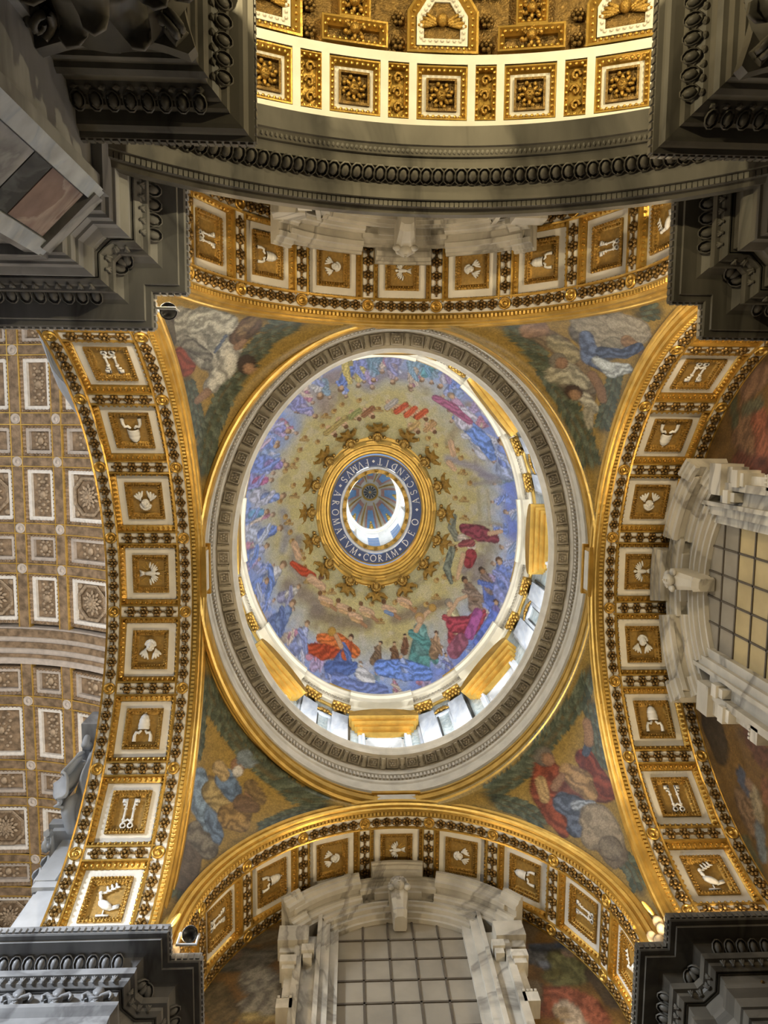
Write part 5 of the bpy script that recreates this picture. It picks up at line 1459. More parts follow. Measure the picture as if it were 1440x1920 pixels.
 ((62,69,55),0,[(-5.86,-4.71,0.048),(-5.89,-4.63,0.057)]),
 ((90,97,79),0,[(-5.64,-4.59,0.048),(-5.57,-4.5,0.056)]),
 ((62,69,55),0,[(-5.73,-4.59,0.048),(-5.72,-4.49,0.057)]),
 ((75,82,67),0,[(-5.83,-4.59,0.048),(-5.87,-4.5,0.057)]),
 ((62,69,55),0,[(-5.61,-4.47,0.048),(-5.53,-4.38,0.056)]),
 ((75,82,67),0,[(-5.7,-4.47,0.048),(-5.7,-4.39,0.057)]),
 ((90,97,79),0,[(-5.81,-4.48,0.048),(-5.85,-4.39,0.057)]),
 ((75,82,67),0,[(-5.59,-4.37,0.048),(-5.52,-4.27,0.056)]),
 ((90,97,79),0,[(-5.69,-4.35,0.048),(-5.67,-4.27,0.057)]),
 ((62,69,55),0,[(-5.79,-4.38,0.048),(-5.83,-4.29,0.057)]),
 ((90,97,79),0,[(-5.56,-4.24,0.047),(-5.5,-4.16,0.056)]),
 ((62,69,55),0,[(-5.68,-4.25,0.048),(-5.66,-4.16,0.056)]),
 ((75,82,67),0,[(-5.79,-4.26,0.048),(-5.81,-4.17,0.057)]),
 ((62,69,55),0,[(-5.54,-4.13,0.047),(-5.48,-4.04,0.056)]),
 ((75,82,67),0,[(-5.64,-4.14,0.048),(-5.65,-4.05,0.056)]),
 ((90,97,79),0,[(-5.76,-4.13,0.048),(-5.79,-4.06,0.057)]),
 ((75,82,67),0,[(-5.52,-4.01,0.047),(-5.45,-3.94,0.056)]),
 ((90,97,79),0,[(-5.63,-4.03,0.048),(-5.6,-3.94,0.056)]),
 ((62,69,55),0,[(-5.72,-4.03,0.048),(-5.77,-3.93,0.057)]),
 ((47,52,43),0.1,[(-3.81,-7.29,0.212),(-2.93,-7.37,0.219)]),
 ((62,69,55),0,[(-3.78,-7.42,0.049),(-3.72,-7.48,0.059)]),
 ((75,82,67),0,[(-3.76,-7.29,0.047),(-3.7,-7.31,0.055)]),
 ((90,97,79),0,[(-3.74,-7.18,0.046),(-3.67,-7.14,0.053)]),
 ((75,82,67),0,[(-3.69,-7.42,0.049),(-3.63,-7.5,0.058)]),
 ((90,97,79),0,[(-3.67,-7.3,0.047),(-3.58,-7.3,0.056)]),
 ((62,69,55),0,[(-3.66,-7.19,0.046),(-3.56,-7.13,0.054)]),
 ((90,97,79),0,[(-3.59,-7.43,0.049),(-3.53,-7.51,0.058)]),
 ((62,69,55),0,[(-3.57,-7.31,0.047),(-3.5,-7.31,0.057)]),
 ((75,82,67),0,[(-3.55,-7.2,0.046),(-3.47,-7.14,0.054)]),
 ((62,69,55),0,[(-3.5,-7.43,0.049),(-3.43,-7.52,0.06)]),
 ((75,82,67),0,[(-3.47,-7.31,0.048),(-3.4,-7.31,0.057)]),
 ((90,97,79),0,[(-3.45,-7.2,0.046),(-3.36,-7.15,0.054)]),
 ((75,82,67),0,[(-3.39,-7.46,0.049),(-3.34,-7.51,0.06)]),
 ((90,97,79),0,[(-3.38,-7.32,0.048),(-3.29,-7.33,0.057)]),
 ((62,69,55),0,[(-3.35,-7.2,0.046),(-3.27,-7.16,0.054)]),
 ((90,97,79),0,[(-3.3,-7.46,0.049),(-3.24,-7.49,0.06)]),
 ((62,69,55),0,[(-3.27,-7.32,0.049),(-3.2,-7.33,0.057)]),
 ((75,82,67),0,[(-3.26,-7.21,0.047),(-3.17,-7.17,0.054)]),
 ((62,69,55),0,[(-3.2,-7.48,0.05),(-3.15,-7.47,0.06)]),
 ((75,82,67),0,[(-3.17,-7.34,0.048),(-3.1,-7.35,0.057)]),
 ((90,97,79),0,[(-3.16,-7.21,0.047),(-3.07,-7.17,0.055)]),
 ((75,82,67),0,[(-3.11,-7.46,0.05),(-3.03,-7.44,0.06)]),
 ((90,97,79),0,[(-3.08,-7.34,0.048),(-3.01,-7.35,0.057)]),
 ((62,69,55),0,[(-3.06,-7.22,0.047),(-2.96,-7.18,0.056)]),
 ((90,97,79),0,[(-3.0,-7.43,0.05),(-2.94,-7.42,0.06)]),
 ((62,69,55),0,[(-2.98,-7.36,0.048),(-2.91,-7.37,0.057)]),
 ((75,82,67),0,[(-2.95,-7.24,0.048),(-2.88,-7.18,0.056)]),
 ((108,104,92),0.3,[(-6.43,-7.49,0.498),(-5.61,-6.78,0.649),(-5.0,-6.67,0.545),(-5.05,-5.86,0.377)]),
 ((83,66,48),0.3,[(-4.7,-6.63,0.255),(-4.2,-7.08,0.293)]),
 ((119,60,44),0.3,[(-6.33,-6.57,0.231),(-6.03,-6.06,0.267)]),
 ((138,135,123),0.4,[(-6.44,-7.66,0.433),(-5.74,-7.14,0.659),(-5.35,-6.39,0.567)]),
 ((158,156,143),0.4,[(-5.64,-7.47,0.511),(-4.95,-7.16,0.426),(-5.15,-6.7,0.379)]),
 ((110,107,97),0.4,[(-6.15,-6.91,0.193),(-5.42,-6.24,0.151)]),
 ((164,161,149),0.4,[(-4.8,-6.38,0.336),(-4.92,-5.83,0.332),(-5.3,-5.38,0.259)]),
 ((131,104,81),0,[(-5.44,-5.18,0.149),(-5.73,-4.99,0.113)]),
 ((85,96,113),0.3,[(-5.23,-6.38,0.056),(-4.94,-6.83,0.057)]),
 ((90,70,50),0.3,[(-4.64,-6.72,0.226),(-4.32,-7.17,0.232)]),
 ((116,96,67),0.3,[(-4.51,-6.91,0.152),(-4.15,-7.26,0.157)]),
 ((55,42,32),0,[(-4.32,-5.9,0.309)]),
 ((146,115,90),0,[(-4.25,-5.77,0.18)]),
 ((131,104,81),0,[(-4.6,-6.45,0.131),(-4.42,-6.6,0.093)]),
 ((83,78,68),0.2,[(-6.77,-7.77,0.275),(-6.58,-7.05,0.194)])],
'tr': [((47,52,43),0.1,[(2.84,-7.17,0.361),(3.48,-6.66,0.331),(4.08,-5.72,0.325),(4.67,-4.83,0.325),(5.12,-4.07,0.325),(5.43,-3.19,0.325)]),
 ((62,69,55),0,[(3.02,-7.25,0.081),(3.15,-7.24,0.095)]),
 ((75,82,67),0,[(2.93,-7.1,0.077),(3.03,-7.01,0.089)]),
 ((90,97,79),0,[(2.84,-6.95,0.075),(2.9,-6.82,0.087)]),
 ((75,82,67),0,[(3.17,-7.12,0.077),(3.32,-7.09,0.09)]),
 ((90,97,79),0,[(3.09,-6.96,0.075),(3.19,-6.88,0.088)]),
 ((62,69,55),0,[(2.99,-6.82,0.073),(3.04,-6.66,0.086)]),
 ((90,97,79),0,[(3.33,-6.98,0.075),(3.47,-6.95,0.088)]),
 ((62,69,55),0,[(3.24,-6.82,0.074),(3.34,-6.74,0.087)]),
 ((75,82,67),0,[(3.15,-6.71,0.073),(3.23,-6.57,0.085)]),
 ((62,69,55),0,[(3.48,-6.85,0.074),(3.64,-6.83,0.087)]),
 ((75,82,67),0,[(3.4,-6.7,0.073),(3.5,-6.61,0.086)]),
 ((90,97,79),0,[(3.31,-6.57,0.072),(3.36,-6.43,0.085)]),
 ((62,69,55),0,[(3.65,-6.68,0.073),(3.79,-6.6,0.086)]),
 ((75,82,67),0,[(3.54,-6.58,0.073),(3.61,-6.44,0.085)]),
 ((90,97,79),0,[(3.41,-6.46,0.072),(3.42,-6.32,0.085)]),
 ((75,82,67),0,[(3.75,-6.5,0.073),(3.88,-6.45,0.086)]),
 ((90,97,79),0,[(3.65,-6.42,0.072),(3.72,-6.31,0.085)]),
 ((62,69,55),0,[(3.52,-6.33,0.072),(3.51,-6.18,0.084)]),
 ((90,97,79),0,[(3.86,-6.37,0.072),(4.0,-6.32,0.085)]),
 ((62,69,55),0,[(3.73,-6.24,0.072),(3.8,-6.13,0.085)]),
 ((75,82,67),0,[(3.62,-6.19,0.071),(3.61,-5.98,0.084)]),
 ((62,69,55),0,[(3.95,-6.19,0.072),(4.09,-6.14,0.085)]),
 ((75,82,67),0,[(3.84,-6.09,0.072),(3.92,-6.03,0.084)]),
 ((90,97,79),0,[(3.72,-6.03,0.071),(3.75,-5.88,0.084)]),
 ((75,82,67),0,[(4.06,-6.04,0.072),(4.18,-6.0,0.085)]),
 ((90,97,79),0,[(3.92,-5.95,0.071),(4.03,-5.86,0.084)]),
 ((62,69,55),0,[(3.79,-5.84,0.071),(3.83,-5.71,0.084)]),
 ((90,97,79),0,[(4.15,-5.9,0.072),(4.29,-5.83,0.085)]),
 ((62,69,55),0,[(4.07,-5.82,0.071),(4.1,-5.7,0.084)]),
 ((75,82,67),0,[(3.93,-5.73,0.071),(3.94,-5.58,0.084)]),
 ((62,69,55),0,[(4.29,-5.77,0.072),(4.42,-5.7,0.085)]),
 ((75,82,67),0,[(4.14,-5.66,0.071),(4.22,-5.58,0.084)]),
 ((90,97,79),0,[(4.01,-5.56,0.071),(4.02,-5.42,0.085)]),
 ((75,82,67),0,[(4.37,-5.61,0.071),(4.5,-5.54,0.085)]),
 ((90,97,79),0,[(4.26,-5.54,0.071),(4.29,-5.38,0.084)]),
 ((62,69,55),0,[(4.11,-5.41,0.071),(4.12,-5.26,0.085)]),
 ((90,97,79),0,[(4.45,-5.43,0.071),(4.57,-5.39,0.084)]),
 ((62,69,55),0,[(4.33,-5.34,0.071),(4.41,-5.26,0.084)]),
 ((75,82,67),0,[(4.21,-5.26,0.071),(4.2,-5.11,0.085)]),
 ((62,69,55),0,[(4.56,-5.31,0.071),(4.69,-5.24,0.084)]),
 ((75,82,67),0,[(4.45,-5.21,0.071),(4.52,-5.13,0.085)]),
 ((90,97,79),0,[(4.29,-5.13,0.072),(4.32,-4.96,0.085)]),
 ((75,82,67),0,[(4.67,-5.18,0.071),(4.8,-5.09,0.085)]),
 ((90,97,79),0,[(4.56,-5.08,0.071),(4.58,-4.95,0.084)]),
 ((62,69,55),0,[(4.41,-4.99,0.072),(4.42,-4.84,0.085)]),
 ((90,97,79),0,[(4.74,-4.99,0.072),(4.9,-4.96,0.084)]),
 ((62,69,55),0,[(4.62,-4.9,0.071),(4.69,-4.8,0.085)]),
 ((75,82,67),0,[(4.5,-4.81,0.072),(4.49,-4.65,0.085)]),
 ((62,69,55),0,[(4.84,-4.85,0.072),(5.0,-4.8,0.084)]),
 ((75,82,67),0,[(4.73,-4.76,0.071),(4.8,-4.66,0.085)]),
 ((90,97,79),0,[(4.6,-4.68,0.072),(4.59,-4.52,0.085)]),
 ((75,82,67),0,[(4.95,-4.69,0.072),(5.06,-4.61,0.085)]),
 ((90,97,79),0,[(4.83,-4.61,0.072),(4.88,-4.48,0.085)]),
 ((62,69,55),0,[(4.7,-4.53,0.072),(4.69,-4.35,0.085)]),
 ((90,97,79),0,[(5.04,-4.54,0.072),(5.18,-4.49,0.084)]),
 ((62,69,55),0,[(4.89,-4.46,0.072),(4.97,-4.33,0.085)]),
 ((75,82,67),0,[(4.77,-4.34,0.072),(4.78,-4.21,0.085)]),
 ((62,69,55),0,[(5.12,-4.4,0.071),(5.26,-4.32,0.084)]),
 ((75,82,67),0,[(4.99,-4.31,0.072),(5.06,-4.18,0.085)]),
 ((90,97,79),0,[(4.85,-4.21,0.072),(4.88,-4.04,0.085)]),
 ((75,82,67),0,[(5.21,-4.22,0.072),(5.35,-4.15,0.084)]),
 ((90,97,79),0,[(5.08,-4.15,0.072),(5.15,-4.02,0.085)]),
 ((62,69,55),0,[(4.95,-4.04,0.072),(4.96,-3.9,0.085)]),
 ((62,69,55),0,[(5.3,-4.04,0.071),(5.43,-3.95,0.084)]),
 ((75,82,67),0,[(5.16,-3.99,0.072),(5.2,-3.84,0.085)]),
 ((90,97,79),0,[(5.01,-3.93,0.072),(5.02,-3.78,0.085)]),
 ((75,82,67),0,[(5.38,-3.86,0.071),(5.46,-3.77,0.084)]),
 ((90,97,79),0,[(5.22,-3.79,0.072),(5.28,-3.68,0.085)]),
 ((62,69,55),0,[(5.1,-3.75,0.072),(5.03,-3.56,0.085)]),
 ((90,97,79),0,[(5.41,-3.67,0.071),(5.53,-3.58,0.084)]),
 ((62,69,55),0,[(5.26,-3.63,0.072),(5.32,-3.48,0.085)]),
 ((75,82,67),0,[(5.13,-3.55,0.072),(5.1,-3.41,0.085)]),
 ((62,69,55),0,[(5.47,-3.51,0.071),(5.59,-3.4,0.084)]),
 ((75,82,67),0,[(5.33,-3.45,0.072),(5.39,-3.31,0.085)]),
 ((90,97,79),0,[(5.2,-3.39,0.072),(5.17,-3.25,0.085)]),
 ((75,82,67),0,[(5.53,-3.32,0.071),(5.63,-3.24,0.083)]),
 ((90,97,79),0,[(5.4,-3.28,0.071),(5.45,-3.14,0.084)]),
 ((62,69,55),0,[(5.28,-3.21,0.072),(5.19,-3.04,0.085)]),
 ((47,52,43),0.1,[(5.93,-6.22,0.248),(5.85,-5.35,0.246),(5.65,-4.32,0.246)]),
 ((62,69,55),0,[(6.03,-6.14,0.054),(6.07,-6.03,0.064)]),
 ((75,82,67),0,[(5.92,-6.14,0.054),(5.91,-6.03,0.064)]),
 ((90,97,79),0,[(5.81,-6.14,0.055),(5.75,-6.02,0.065)]),
 ((75,82,67),0,[(6.01,-5.99,0.054),(6.06,-5.9,0.064)]),
 ((90,97,79),0,[(5.9,-5.99,0.054),(5.89,-5.88,0.064)]),
 ((62,69,55),0,[(5.79,-5.99,0.055),(5.74,-5.87,0.065)]),
 ((90,97,79),0,[(6.0,-5.86,0.054),(6.04,-5.75,0.063)]),
 ((62,69,55),0,[(5.9,-5.85,0.054),(5.88,-5.74,0.064)]),
 ((75,82,67),0,[(5.79,-5.86,0.055),(5.72,-5.75,0.064)]),
 ((62,69,55),0,[(5.99,-5.72,0.054),(6.03,-5.61,0.063)]),
 ((75,82,67),0,[(5.88,-5.7,0.054),(5.88,-5.6,0.064)]),
 ((90,97,79),0,[(5.77,-5.69,0.054),(5.7,-5.59,0.064)]),
 ((75,82,67),0,[(5.97,-5.57,0.054),(6.02,-5.47,0.063)]),
 ((90,97,79),0,[(5.87,-5.57,0.054),(5.85,-5.46,0.064)]),
 ((62,69,55),0,[(5.76,-5.57,0.054),(5.7,-5.44,0.064)]),
 ((90,97,79),0,[(5.96,-5.43,0.054),(6.01,-5.33,0.063)]),
 ((62,69,55),0,[(5.86,-5.42,0.054),(5.84,-5.32,0.064)]),
 ((75,82,67),0,[(5.73,-5.42,0.054),(5.69,-5.31,0.064)]),
 ((62,69,55),0,[(5.93,-5.27,0.054),(5.96,-5.17,0.063)]),
 ((75,82,67),0,[(5.83,-5.27,0.054),(5.81,-5.16,0.064)]),
 ((90,97,79),0,[(5.72,-5.28,0.054),(5.64,-5.19,0.064)]),
 ((75,82,67),0,[(5.9,-5.13,0.054),(5.95,-5.02,0.063)]),
 ((90,97,79),0,[(5.8,-5.13,0.054),(5.78,-5.02,0.064)]),
 ((62,69,55),0,[(5.69,-5.13,0.054),(5.63,-5.04,0.064)]),
 ((90,97,79),0,[(5.89,-4.98,0.054),(5.92,-4.87,0.063)]),
 ((62,69,55),0,[(5.77,-4.97,0.054),(5.76,-4.89,0.064)]),
 ((75,82,67),0,[(5.67,-4.99,0.054),(5.59,-4.89,0.064)]),
 ((62,69,55),0,[(5.86,-4.83,0.054),(5.89,-4.72,0.063)]),
 ((75,82,67),0,[(5.76,-4.83,0.054),(5.73,-4.73,0.064)]),
 ((90,97,79),0,[(5.64,-4.84,0.054),(5.57,-4.76,0.064)]),
 ((75,82,67),0,[(5.83,-4.67,0.054),(5.85,-4.57,0.063)]),
 ((90,97,79),0,[(5.72,-4.69,0.054),(5.71,-4.58,0.064)]),
 ((62,69,55),0,[(5.61,-4.71,0.054),(5.55,-4.61,0.064)]),
 ((90,97,79),0,[(5.8,-4.54,0.054),(5.84,-4.42,0.063)]),
 ((62,69,55),0,[(5.7,-4.54,0.054),(5.68,-4.44,0.064)]),
 ((75,82,67),0,[(5.59,-4.56,0.054),(5.52,-4.47,0.064)]),
 ((62,69,55),0,[(5.77,-4.39,0.054),(5.82,-4.28,0.063)]),
 ((75,82,67),0,[(5.67,-4.4,0.054),(5.64,-4.3,0.064)]),
 ((90,97,79),0,[(5.57,-4.42,0.054),(5.49,-4.32,0.064)]),
 ((47,52,43),0.1,[(6.38,-8.11,0.284),(6.78,-8.36,0.281)]),
 ((62,69,55),0,[(6.4,-8.3,0.064),(6.47,-8.42,0.076)]),
 ((75,82,67),0,[(6.45,-8.15,0.062),(6.54,-8.2,0.074)]),
 ((90,97,79),0,[(6.48,-8.0,0.061),(6.59,-7.99,0.072)]),
 ((75,82,67),0,[(6.54,-8.37,0.064),(6.61,-8.51,0.076)]),
 ((90,97,79),0,[(6.57,-8.22,0.062),(6.66,-8.28,0.073)]),
 ((62,69,55),0,[(6.62,-8.08,0.061),(6.73,-8.07,0.071)]),
 ((90,97,79),0,[(6.67,-8.46,0.063),(6.74,-8.59,0.076)]),
 ((62,69,55),0,[(6.71,-8.31,0.062),(6.8,-8.37,0.073)]),
 ((75,82,67),0,[(6.75,-8.17,0.061),(6.85,-8.16,0.071)]),
 ((106,90,67),0.3,[(3.75,-6.97,0.288),(4.37,-6.57,0.376),(4.85,-5.98,0.402),(5.18,-5.2,0.307)]),
 ((95,91,83),0.3,[(4.9,-7.19,0.418),(5.51,-6.79,0.531),(6.19,-7.14,0.402)]),
 ((101,93,79),0.3,[(4.73,-5.47,0.338),(5.31,-5.55,0.307)]),
 ((137,130,115),0.21,[(4.94,-7.56,0.45),(5.54,-7.27,0.645)]),
 ((146,139,124),0.21,[(5.85,-7.65,0.392),(6.27,-7.52,0.507)]),
 ((124,119,105),0.21,[(5.79,-6.86,0.336)]),
 ((131,105,79),0.2,[(6.14,-7.12,0.209),(6.46,-6.96,0.163)]),
 ((135,126,99),0.35,[(4.2,-6.73,0.255),(4.64,-6.38,0.336)]),
 ((88,101,128),0.4,[(5.05,-7.02,0.215),(5.21,-6.41,0.294),(5.64,-6.13,0.208)]),
 ((165,172,174),0.4,[(5.41,-6.31,0.167),(5.79,-6.09,0.248),(6.2,-6.29,0.162)]),
 ((73,85,109),0.4,[(5.51,-6.6,0.189),(6.08,-6.7,0.165),(6.48,-7.07,0.122)]),
 ((146,141,122),0.4,[(4.28,-5.7,0.289),(4.67,-5.79,0.332),(5.02,-5.57,0.249)]),
 ((121,95,73),0,[(5.3,-5.82,0.166),(5.55,-5.43,0.145),(5.63,-5.16,0.123)]),
 ((161,156,137),0.4,[(5.13,-5.11,0.207),(5.38,-4.85,0.186)]),
 ((109,102,89),0,[(4.32,-6.14,0.25)]),
 ((130,101,78),0,[(4.45,-6.07,0.188)]),
 ((60,45,35),0,[(4.82,-5.23,0.269)]),
 ((139,110,84),0,[(4.86,-5.16,0.186)]),
 ((136,130,111),0.3,[(5.26,-4.73,0.165),(5.31,-4.32,0.124)]),
 ((131,104,81),0.2,[(3.45,-6.99,0.259),(3.79,-7.09,0.262)])],
'bl': [((47,52,43),0.1,[(-5.66,3.03,0.317),(-5.41,3.82,0.312),(-4.97,4.56,0.311),(-4.44,5.27,0.312),(-3.84,5.84,0.313),(-3.0,6.61,0.311),(-2.15,6.9,0.307)]),
 ((62,69,55),0,[(-5.5,3.08,0.069),(-5.38,3.17,0.081)]),
 ((75,82,67),0,[(-5.64,3.11,0.07),(-5.61,3.22,0.082)]),
 ((90,97,79),0,[(-5.79,3.13,0.07),(-5.82,3.25,0.083)]),
 ((75,82,67),0,[(-5.45,3.22,0.069),(-5.33,3.31,0.081)]),
 ((90,97,79),0,[(-5.6,3.27,0.07),(-5.57,3.38,0.082)]),
 ((62,69,55),0,[(-5.73,3.3,0.07),(-5.76,3.41,0.083)]),
 ((90,97,79),0,[(-5.39,3.39,0.069),(-5.26,3.49,0.081)]),
 ((62,69,55),0,[(-5.55,3.43,0.069),(-5.52,3.54,0.081)]),
 ((75,82,67),0,[(-5.67,3.45,0.07),(-5.71,3.59,0.083)]),
 ((62,69,55),0,[(-5.34,3.53,0.069),(-5.24,3.66,0.081)]),
 ((75,82,67),0,[(-5.5,3.59,0.069),(-5.46,3.69,0.081)]),
 ((90,97,79),0,[(-5.63,3.6,0.07),(-5.67,3.74,0.082)]),
 ((75,82,67),0,[(-5.27,3.7,0.069),(-5.17,3.8,0.081)]),
 ((90,97,79),0,[(-5.44,3.75,0.069),(-5.39,3.87,0.081)]),
 ((62,69,55),0,[(-5.58,3.78,0.069),(-5.6,3.9,0.082)]),
 ((62,69,55),0,[(-5.22,3.81,0.068),(-5.12,3.91,0.081)]),
 ((75,82,67),0,[(-5.38,3.9,0.069),(-5.28,3.99,0.081)]),
 ((90,97,79),0,[(-5.48,3.96,0.069),(-5.5,4.1,0.081)]),
 ((75,82,67),0,[(-5.14,3.97,0.068),(-4.99,4.06,0.081)]),
 ((90,97,79),0,[(-5.26,4.04,0.069),(-5.19,4.16,0.081)]),
 ((62,69,55),0,[(-5.39,4.1,0.069),(-5.4,4.26,0.081)]),
 ((90,97,79),0,[(-5.06,4.13,0.068),(-4.91,4.19,0.081)]),
 ((62,69,55),0,[(-5.18,4.19,0.069),(-5.11,4.31,0.081)]),
 ((75,82,67),0,[(-5.32,4.27,0.069),(-5.3,4.4,0.081)]),
 ((62,69,55),0,[(-4.97,4.29,0.068),(-4.81,4.35,0.081)]),
 ((75,82,67),0,[(-5.1,4.34,0.069),(-5.03,4.46,0.081)]),
 ((90,97,79),0,[(-5.2,4.41,0.069),(-5.22,4.56,0.081)]),
 ((75,82,67),0,[(-4.87,4.44,0.068),(-4.73,4.49,0.081)]),
 ((90,97,79),0,[(-5.01,4.49,0.069),(-4.94,4.61,0.081)]),
 ((62,69,55),0,[(-5.12,4.55,0.069),(-5.13,4.72,0.081)]),
 ((62,69,55),0,[(-4.79,4.57,0.068),(-4.64,4.62,0.081)]),
 ((75,82,67),0,[(-4.92,4.63,0.069),(-4.84,4.75,0.081)]),
 ((90,97,79),0,[(-5.03,4.71,0.069),(-5.0,4.85,0.081)]),
 ((75,82,67),0,[(-4.67,4.67,0.068),(-4.55,4.74,0.081)]),
 ((90,97,79),0,[(-4.81,4.8,0.069),(-4.75,4.89,0.081)]),
 ((62,69,55),0,[(-4.93,4.87,0.069),(-4.9,5.01,0.081)]),
 ((90,97,79),0,[(-4.56,4.82,0.068),(-4.44,4.89,0.081)]),
 ((62,69,55),0,[(-4.71,4.93,0.069),(-4.64,5.02,0.081)]),
 ((75,82,67),0,[(-4.84,5.01,0.069),(-4.81,5.14,0.081)]),
 ((62,69,55),0,[(-4.49,4.98,0.069),(-4.34,5.01,0.081)]),
 ((75,82,67),0,[(-4.61,5.07,0.069),(-4.53,5.16,0.081)]),
 ((90,97,79),0,[(-4.74,5.14,0.069),(-4.7,5.28,0.081)]),
 ((75,82,67),0,[(-4.37,5.12,0.069),(-4.22,5.15,0.081)]),
 ((90,97,79),0,[(-4.5,5.2,0.069),(-4.42,5.29,0.081)]),
 ((62,69,55),0,[(-4.63,5.29,0.069),(-4.6,5.41,0.081)]),
 ((62,69,55),0,[(-4.27,5.23,0.069),(-4.12,5.27,0.081)]),
 ((75,82,67),0,[(-4.38,5.33,0.069),(-4.3,5.41,0.081)]),
 ((90,97,79),0,[(-4.5,5.43,0.069),(-4.46,5.57,0.081)]),
 ((75,82,67),0,[(-4.17,5.34,0.069),(-4.01,5.38,0.081)]),
 ((90,97,79),0,[(-4.27,5.45,0.069),(-4.18,5.54,0.081)]),
 ((62,69,55),0,[(-4.4,5.55,0.069),(-4.35,5.68,0.081)]),
 ((90,97,79),0,[(-4.04,5.47,0.069),(-3.88,5.51,0.081)]),
 ((62,69,55),0,[(-4.14,5.58,0.069),(-4.06,5.65,0.081)]),
 ((75,82,67),0,[(-4.27,5.69,0.069),(-4.22,5.81,0.081)]),
 ((62,69,55),0,[(-3.91,5.59,0.069),(-3.8,5.65,0.081)]),
 ((75,82,67),0,[(-4.04,5.67,0.069),(-3.93,5.77,0.081)]),
 ((90,97,79),0,[(-4.15,5.8,0.069),(-4.11,5.92,0.081)]),
 ((75,82,67),0,[(-3.83,5.72,0.069),(-3.66,5.77,0.081)]),
 ((90,97,79),0,[(-3.91,5.79,0.069),(-3.8,5.88,0.081)]),
 ((62,69,55),0,[(-4.03,5.91,0.069),(-4.0,6.08,0.081)]),
 ((62,69,55),0,[(-3.71,5.81,0.069),(-3.56,5.85,0.081)]),
 ((75,82,67),0,[(-3.78,5.9,0.069),(-3.69,5.97,0.081)]),
 ((90,97,79),0,[(-3.89,6.03,0.069),(-3.86,6.19,0.081)]),
 ((75,82,67),0,[(-3.57,5.92,0.069),(-3.42,5.96,0.081)]),
 ((90,97,79),0,[(-3.64,6.0,0.069),(-3.55,6.07,0.081)]),
 ((62,69,55),0,[(-3.76,6.13,0.069),(-3.72,6.3,0.081)]),
 ((90,97,79),0,[(-3.45,6.01,0.069),(-3.3,6.05,0.081)]),
 ((62,69,55),0,[(-3.57,6.18,0.069),(-3.48,6.24,0.081)]),
 ((75,82,67),0,[(-3.63,6.22,0.069),(-3.59,6.39,0.081)]),
 ((62,69,55),0,[(-3.33,6.13,0.069),(-3.18,6.17,0.081)]),
 ((75,82,67),0,[(-3.43,6.28,0.069),(-3.34,6.34,0.081)]),
 ((90,97,79),0,[(-3.53,6.37,0.069),(-3.47,6.47,0.081)]),
 ((75,82,67),0,[(-3.21,6.21,0.069),(-3.05,6.25,0.081)]),
 ((90,97,79),0,[(-3.32,6.35,0.069),(-3.2,6.42,0.081)]),
 ((62,69,55),0,[(-3.4,6.45,0.068),(-3.35,6.59,0.08)]),
 ((90,97,79),0,[(-3.06,6.3,0.069),(-2.93,6.35,0.081)]),
 ((62,69,55),0,[(-3.18,6.44,0.069),(-3.09,6.56,0.081)]),
 ((75,82,67),0,[(-3.29,6.57,0.068),(-3.24,6.7,0.08)]),
 ((62,69,55),0,[(-2.96,6.44,0.069),(-2.8,6.45,0.081)]),
 ((75,82,67),0,[(-3.07,6.57,0.068),(-2.95,6.64,0.081)]),
 ((90,97,79),0,[(-3.16,6.65,0.068),(-3.1,6.81,0.08)]),
 ((62,69,55),0,[(-2.86,6.5,0.069),(-2.71,6.44,0.081)]),
 ((75,82,67),0,[(-2.93,6.65,0.068),(-2.79,6.64,0.081)]),
 ((90,97,79),0,[(-2.95,6.75,0.068),(-2.84,6.88,0.079)]),
 ((75,82,67),0,[(-2.69,6.5,0.069),(-2.55,6.5,0.081)]),
 ((90,97,79),0,[(-2.74,6.66,0.068),(-2.61,6.72,0.081)]),
 ((62,69,55),0,[(-2.79,6.82,0.068),(-2.68,6.94,0.079)]),
 ((90,97,79),0,[(-2.53,6.58,0.069),(-2.38,6.56,0.08)]),
 ((62,69,55),0,[(-2.56,6.74,0.068),(-2.46,6.78,0.08)]),
 ((75,82,67),0,[(-2.63,6.88,0.067),(-2.52,6.96,0.079)]),
 ((62,69,55),0,[(-2.36,6.63,0.068),(-2.22,6.63,0.08)]),
 ((75,82,67),0,[(-2.41,6.8,0.068),(-2.28,6.85,0.08)]),
 ((90,97,79),0,[(-2.44,6.9,0.067),(-2.33,7.02,0.078)]),
 ((75,82,67),0,[(-2.19,6.69,0.068),(-2.05,6.7,0.08)]),
 ((90,97,79),0,[(-2.23,6.87,0.068),(-2.09,6.83,0.08)]),
 ((62,69,55),0,[(-2.27,6.96,0.067),(-2.16,7.06,0.077)]),
 ((47,52,43),0.1,[(-5.77,3.91,0.221),(-5.88,4.8,0.221),(-6.0,5.22,0.223)]),
 ((62,69,55),0,[(-5.66,3.99,0.048),(-5.62,4.1,0.056)]),
 ((75,82,67),0,[(-5.77,3.98,0.049),(-5.77,4.05,0.057)]),
 ((90,97,79),0,[(-5.88,3.94,0.049),(-5.95,3.99,0.058)]),
 ((75,82,67),0,[(-5.67,4.12,0.048),(-5.64,4.21,0.056)]),
 ((90,97,79),0,[(-5.79,4.08,0.049),(-5.79,4.17,0.058)]),
 ((62,69,55),0,[(-5.9,4.03,0.049),(-5.96,4.1,0.058)]),
 ((90,97,79),0,[(-5.69,4.21,0.048),(-5.66,4.32,0.056)]),
 ((62,69,55),0,[(-5.8,4.19,0.049),(-5.8,4.28,0.058)]),
 ((75,82,67),0,[(-5.91,4.15,0.049),(-5.98,4.21,0.058)]),
 ((62,69,55),0,[(-5.7,4.33,0.048),(-5.64,4.43,0.056)]),
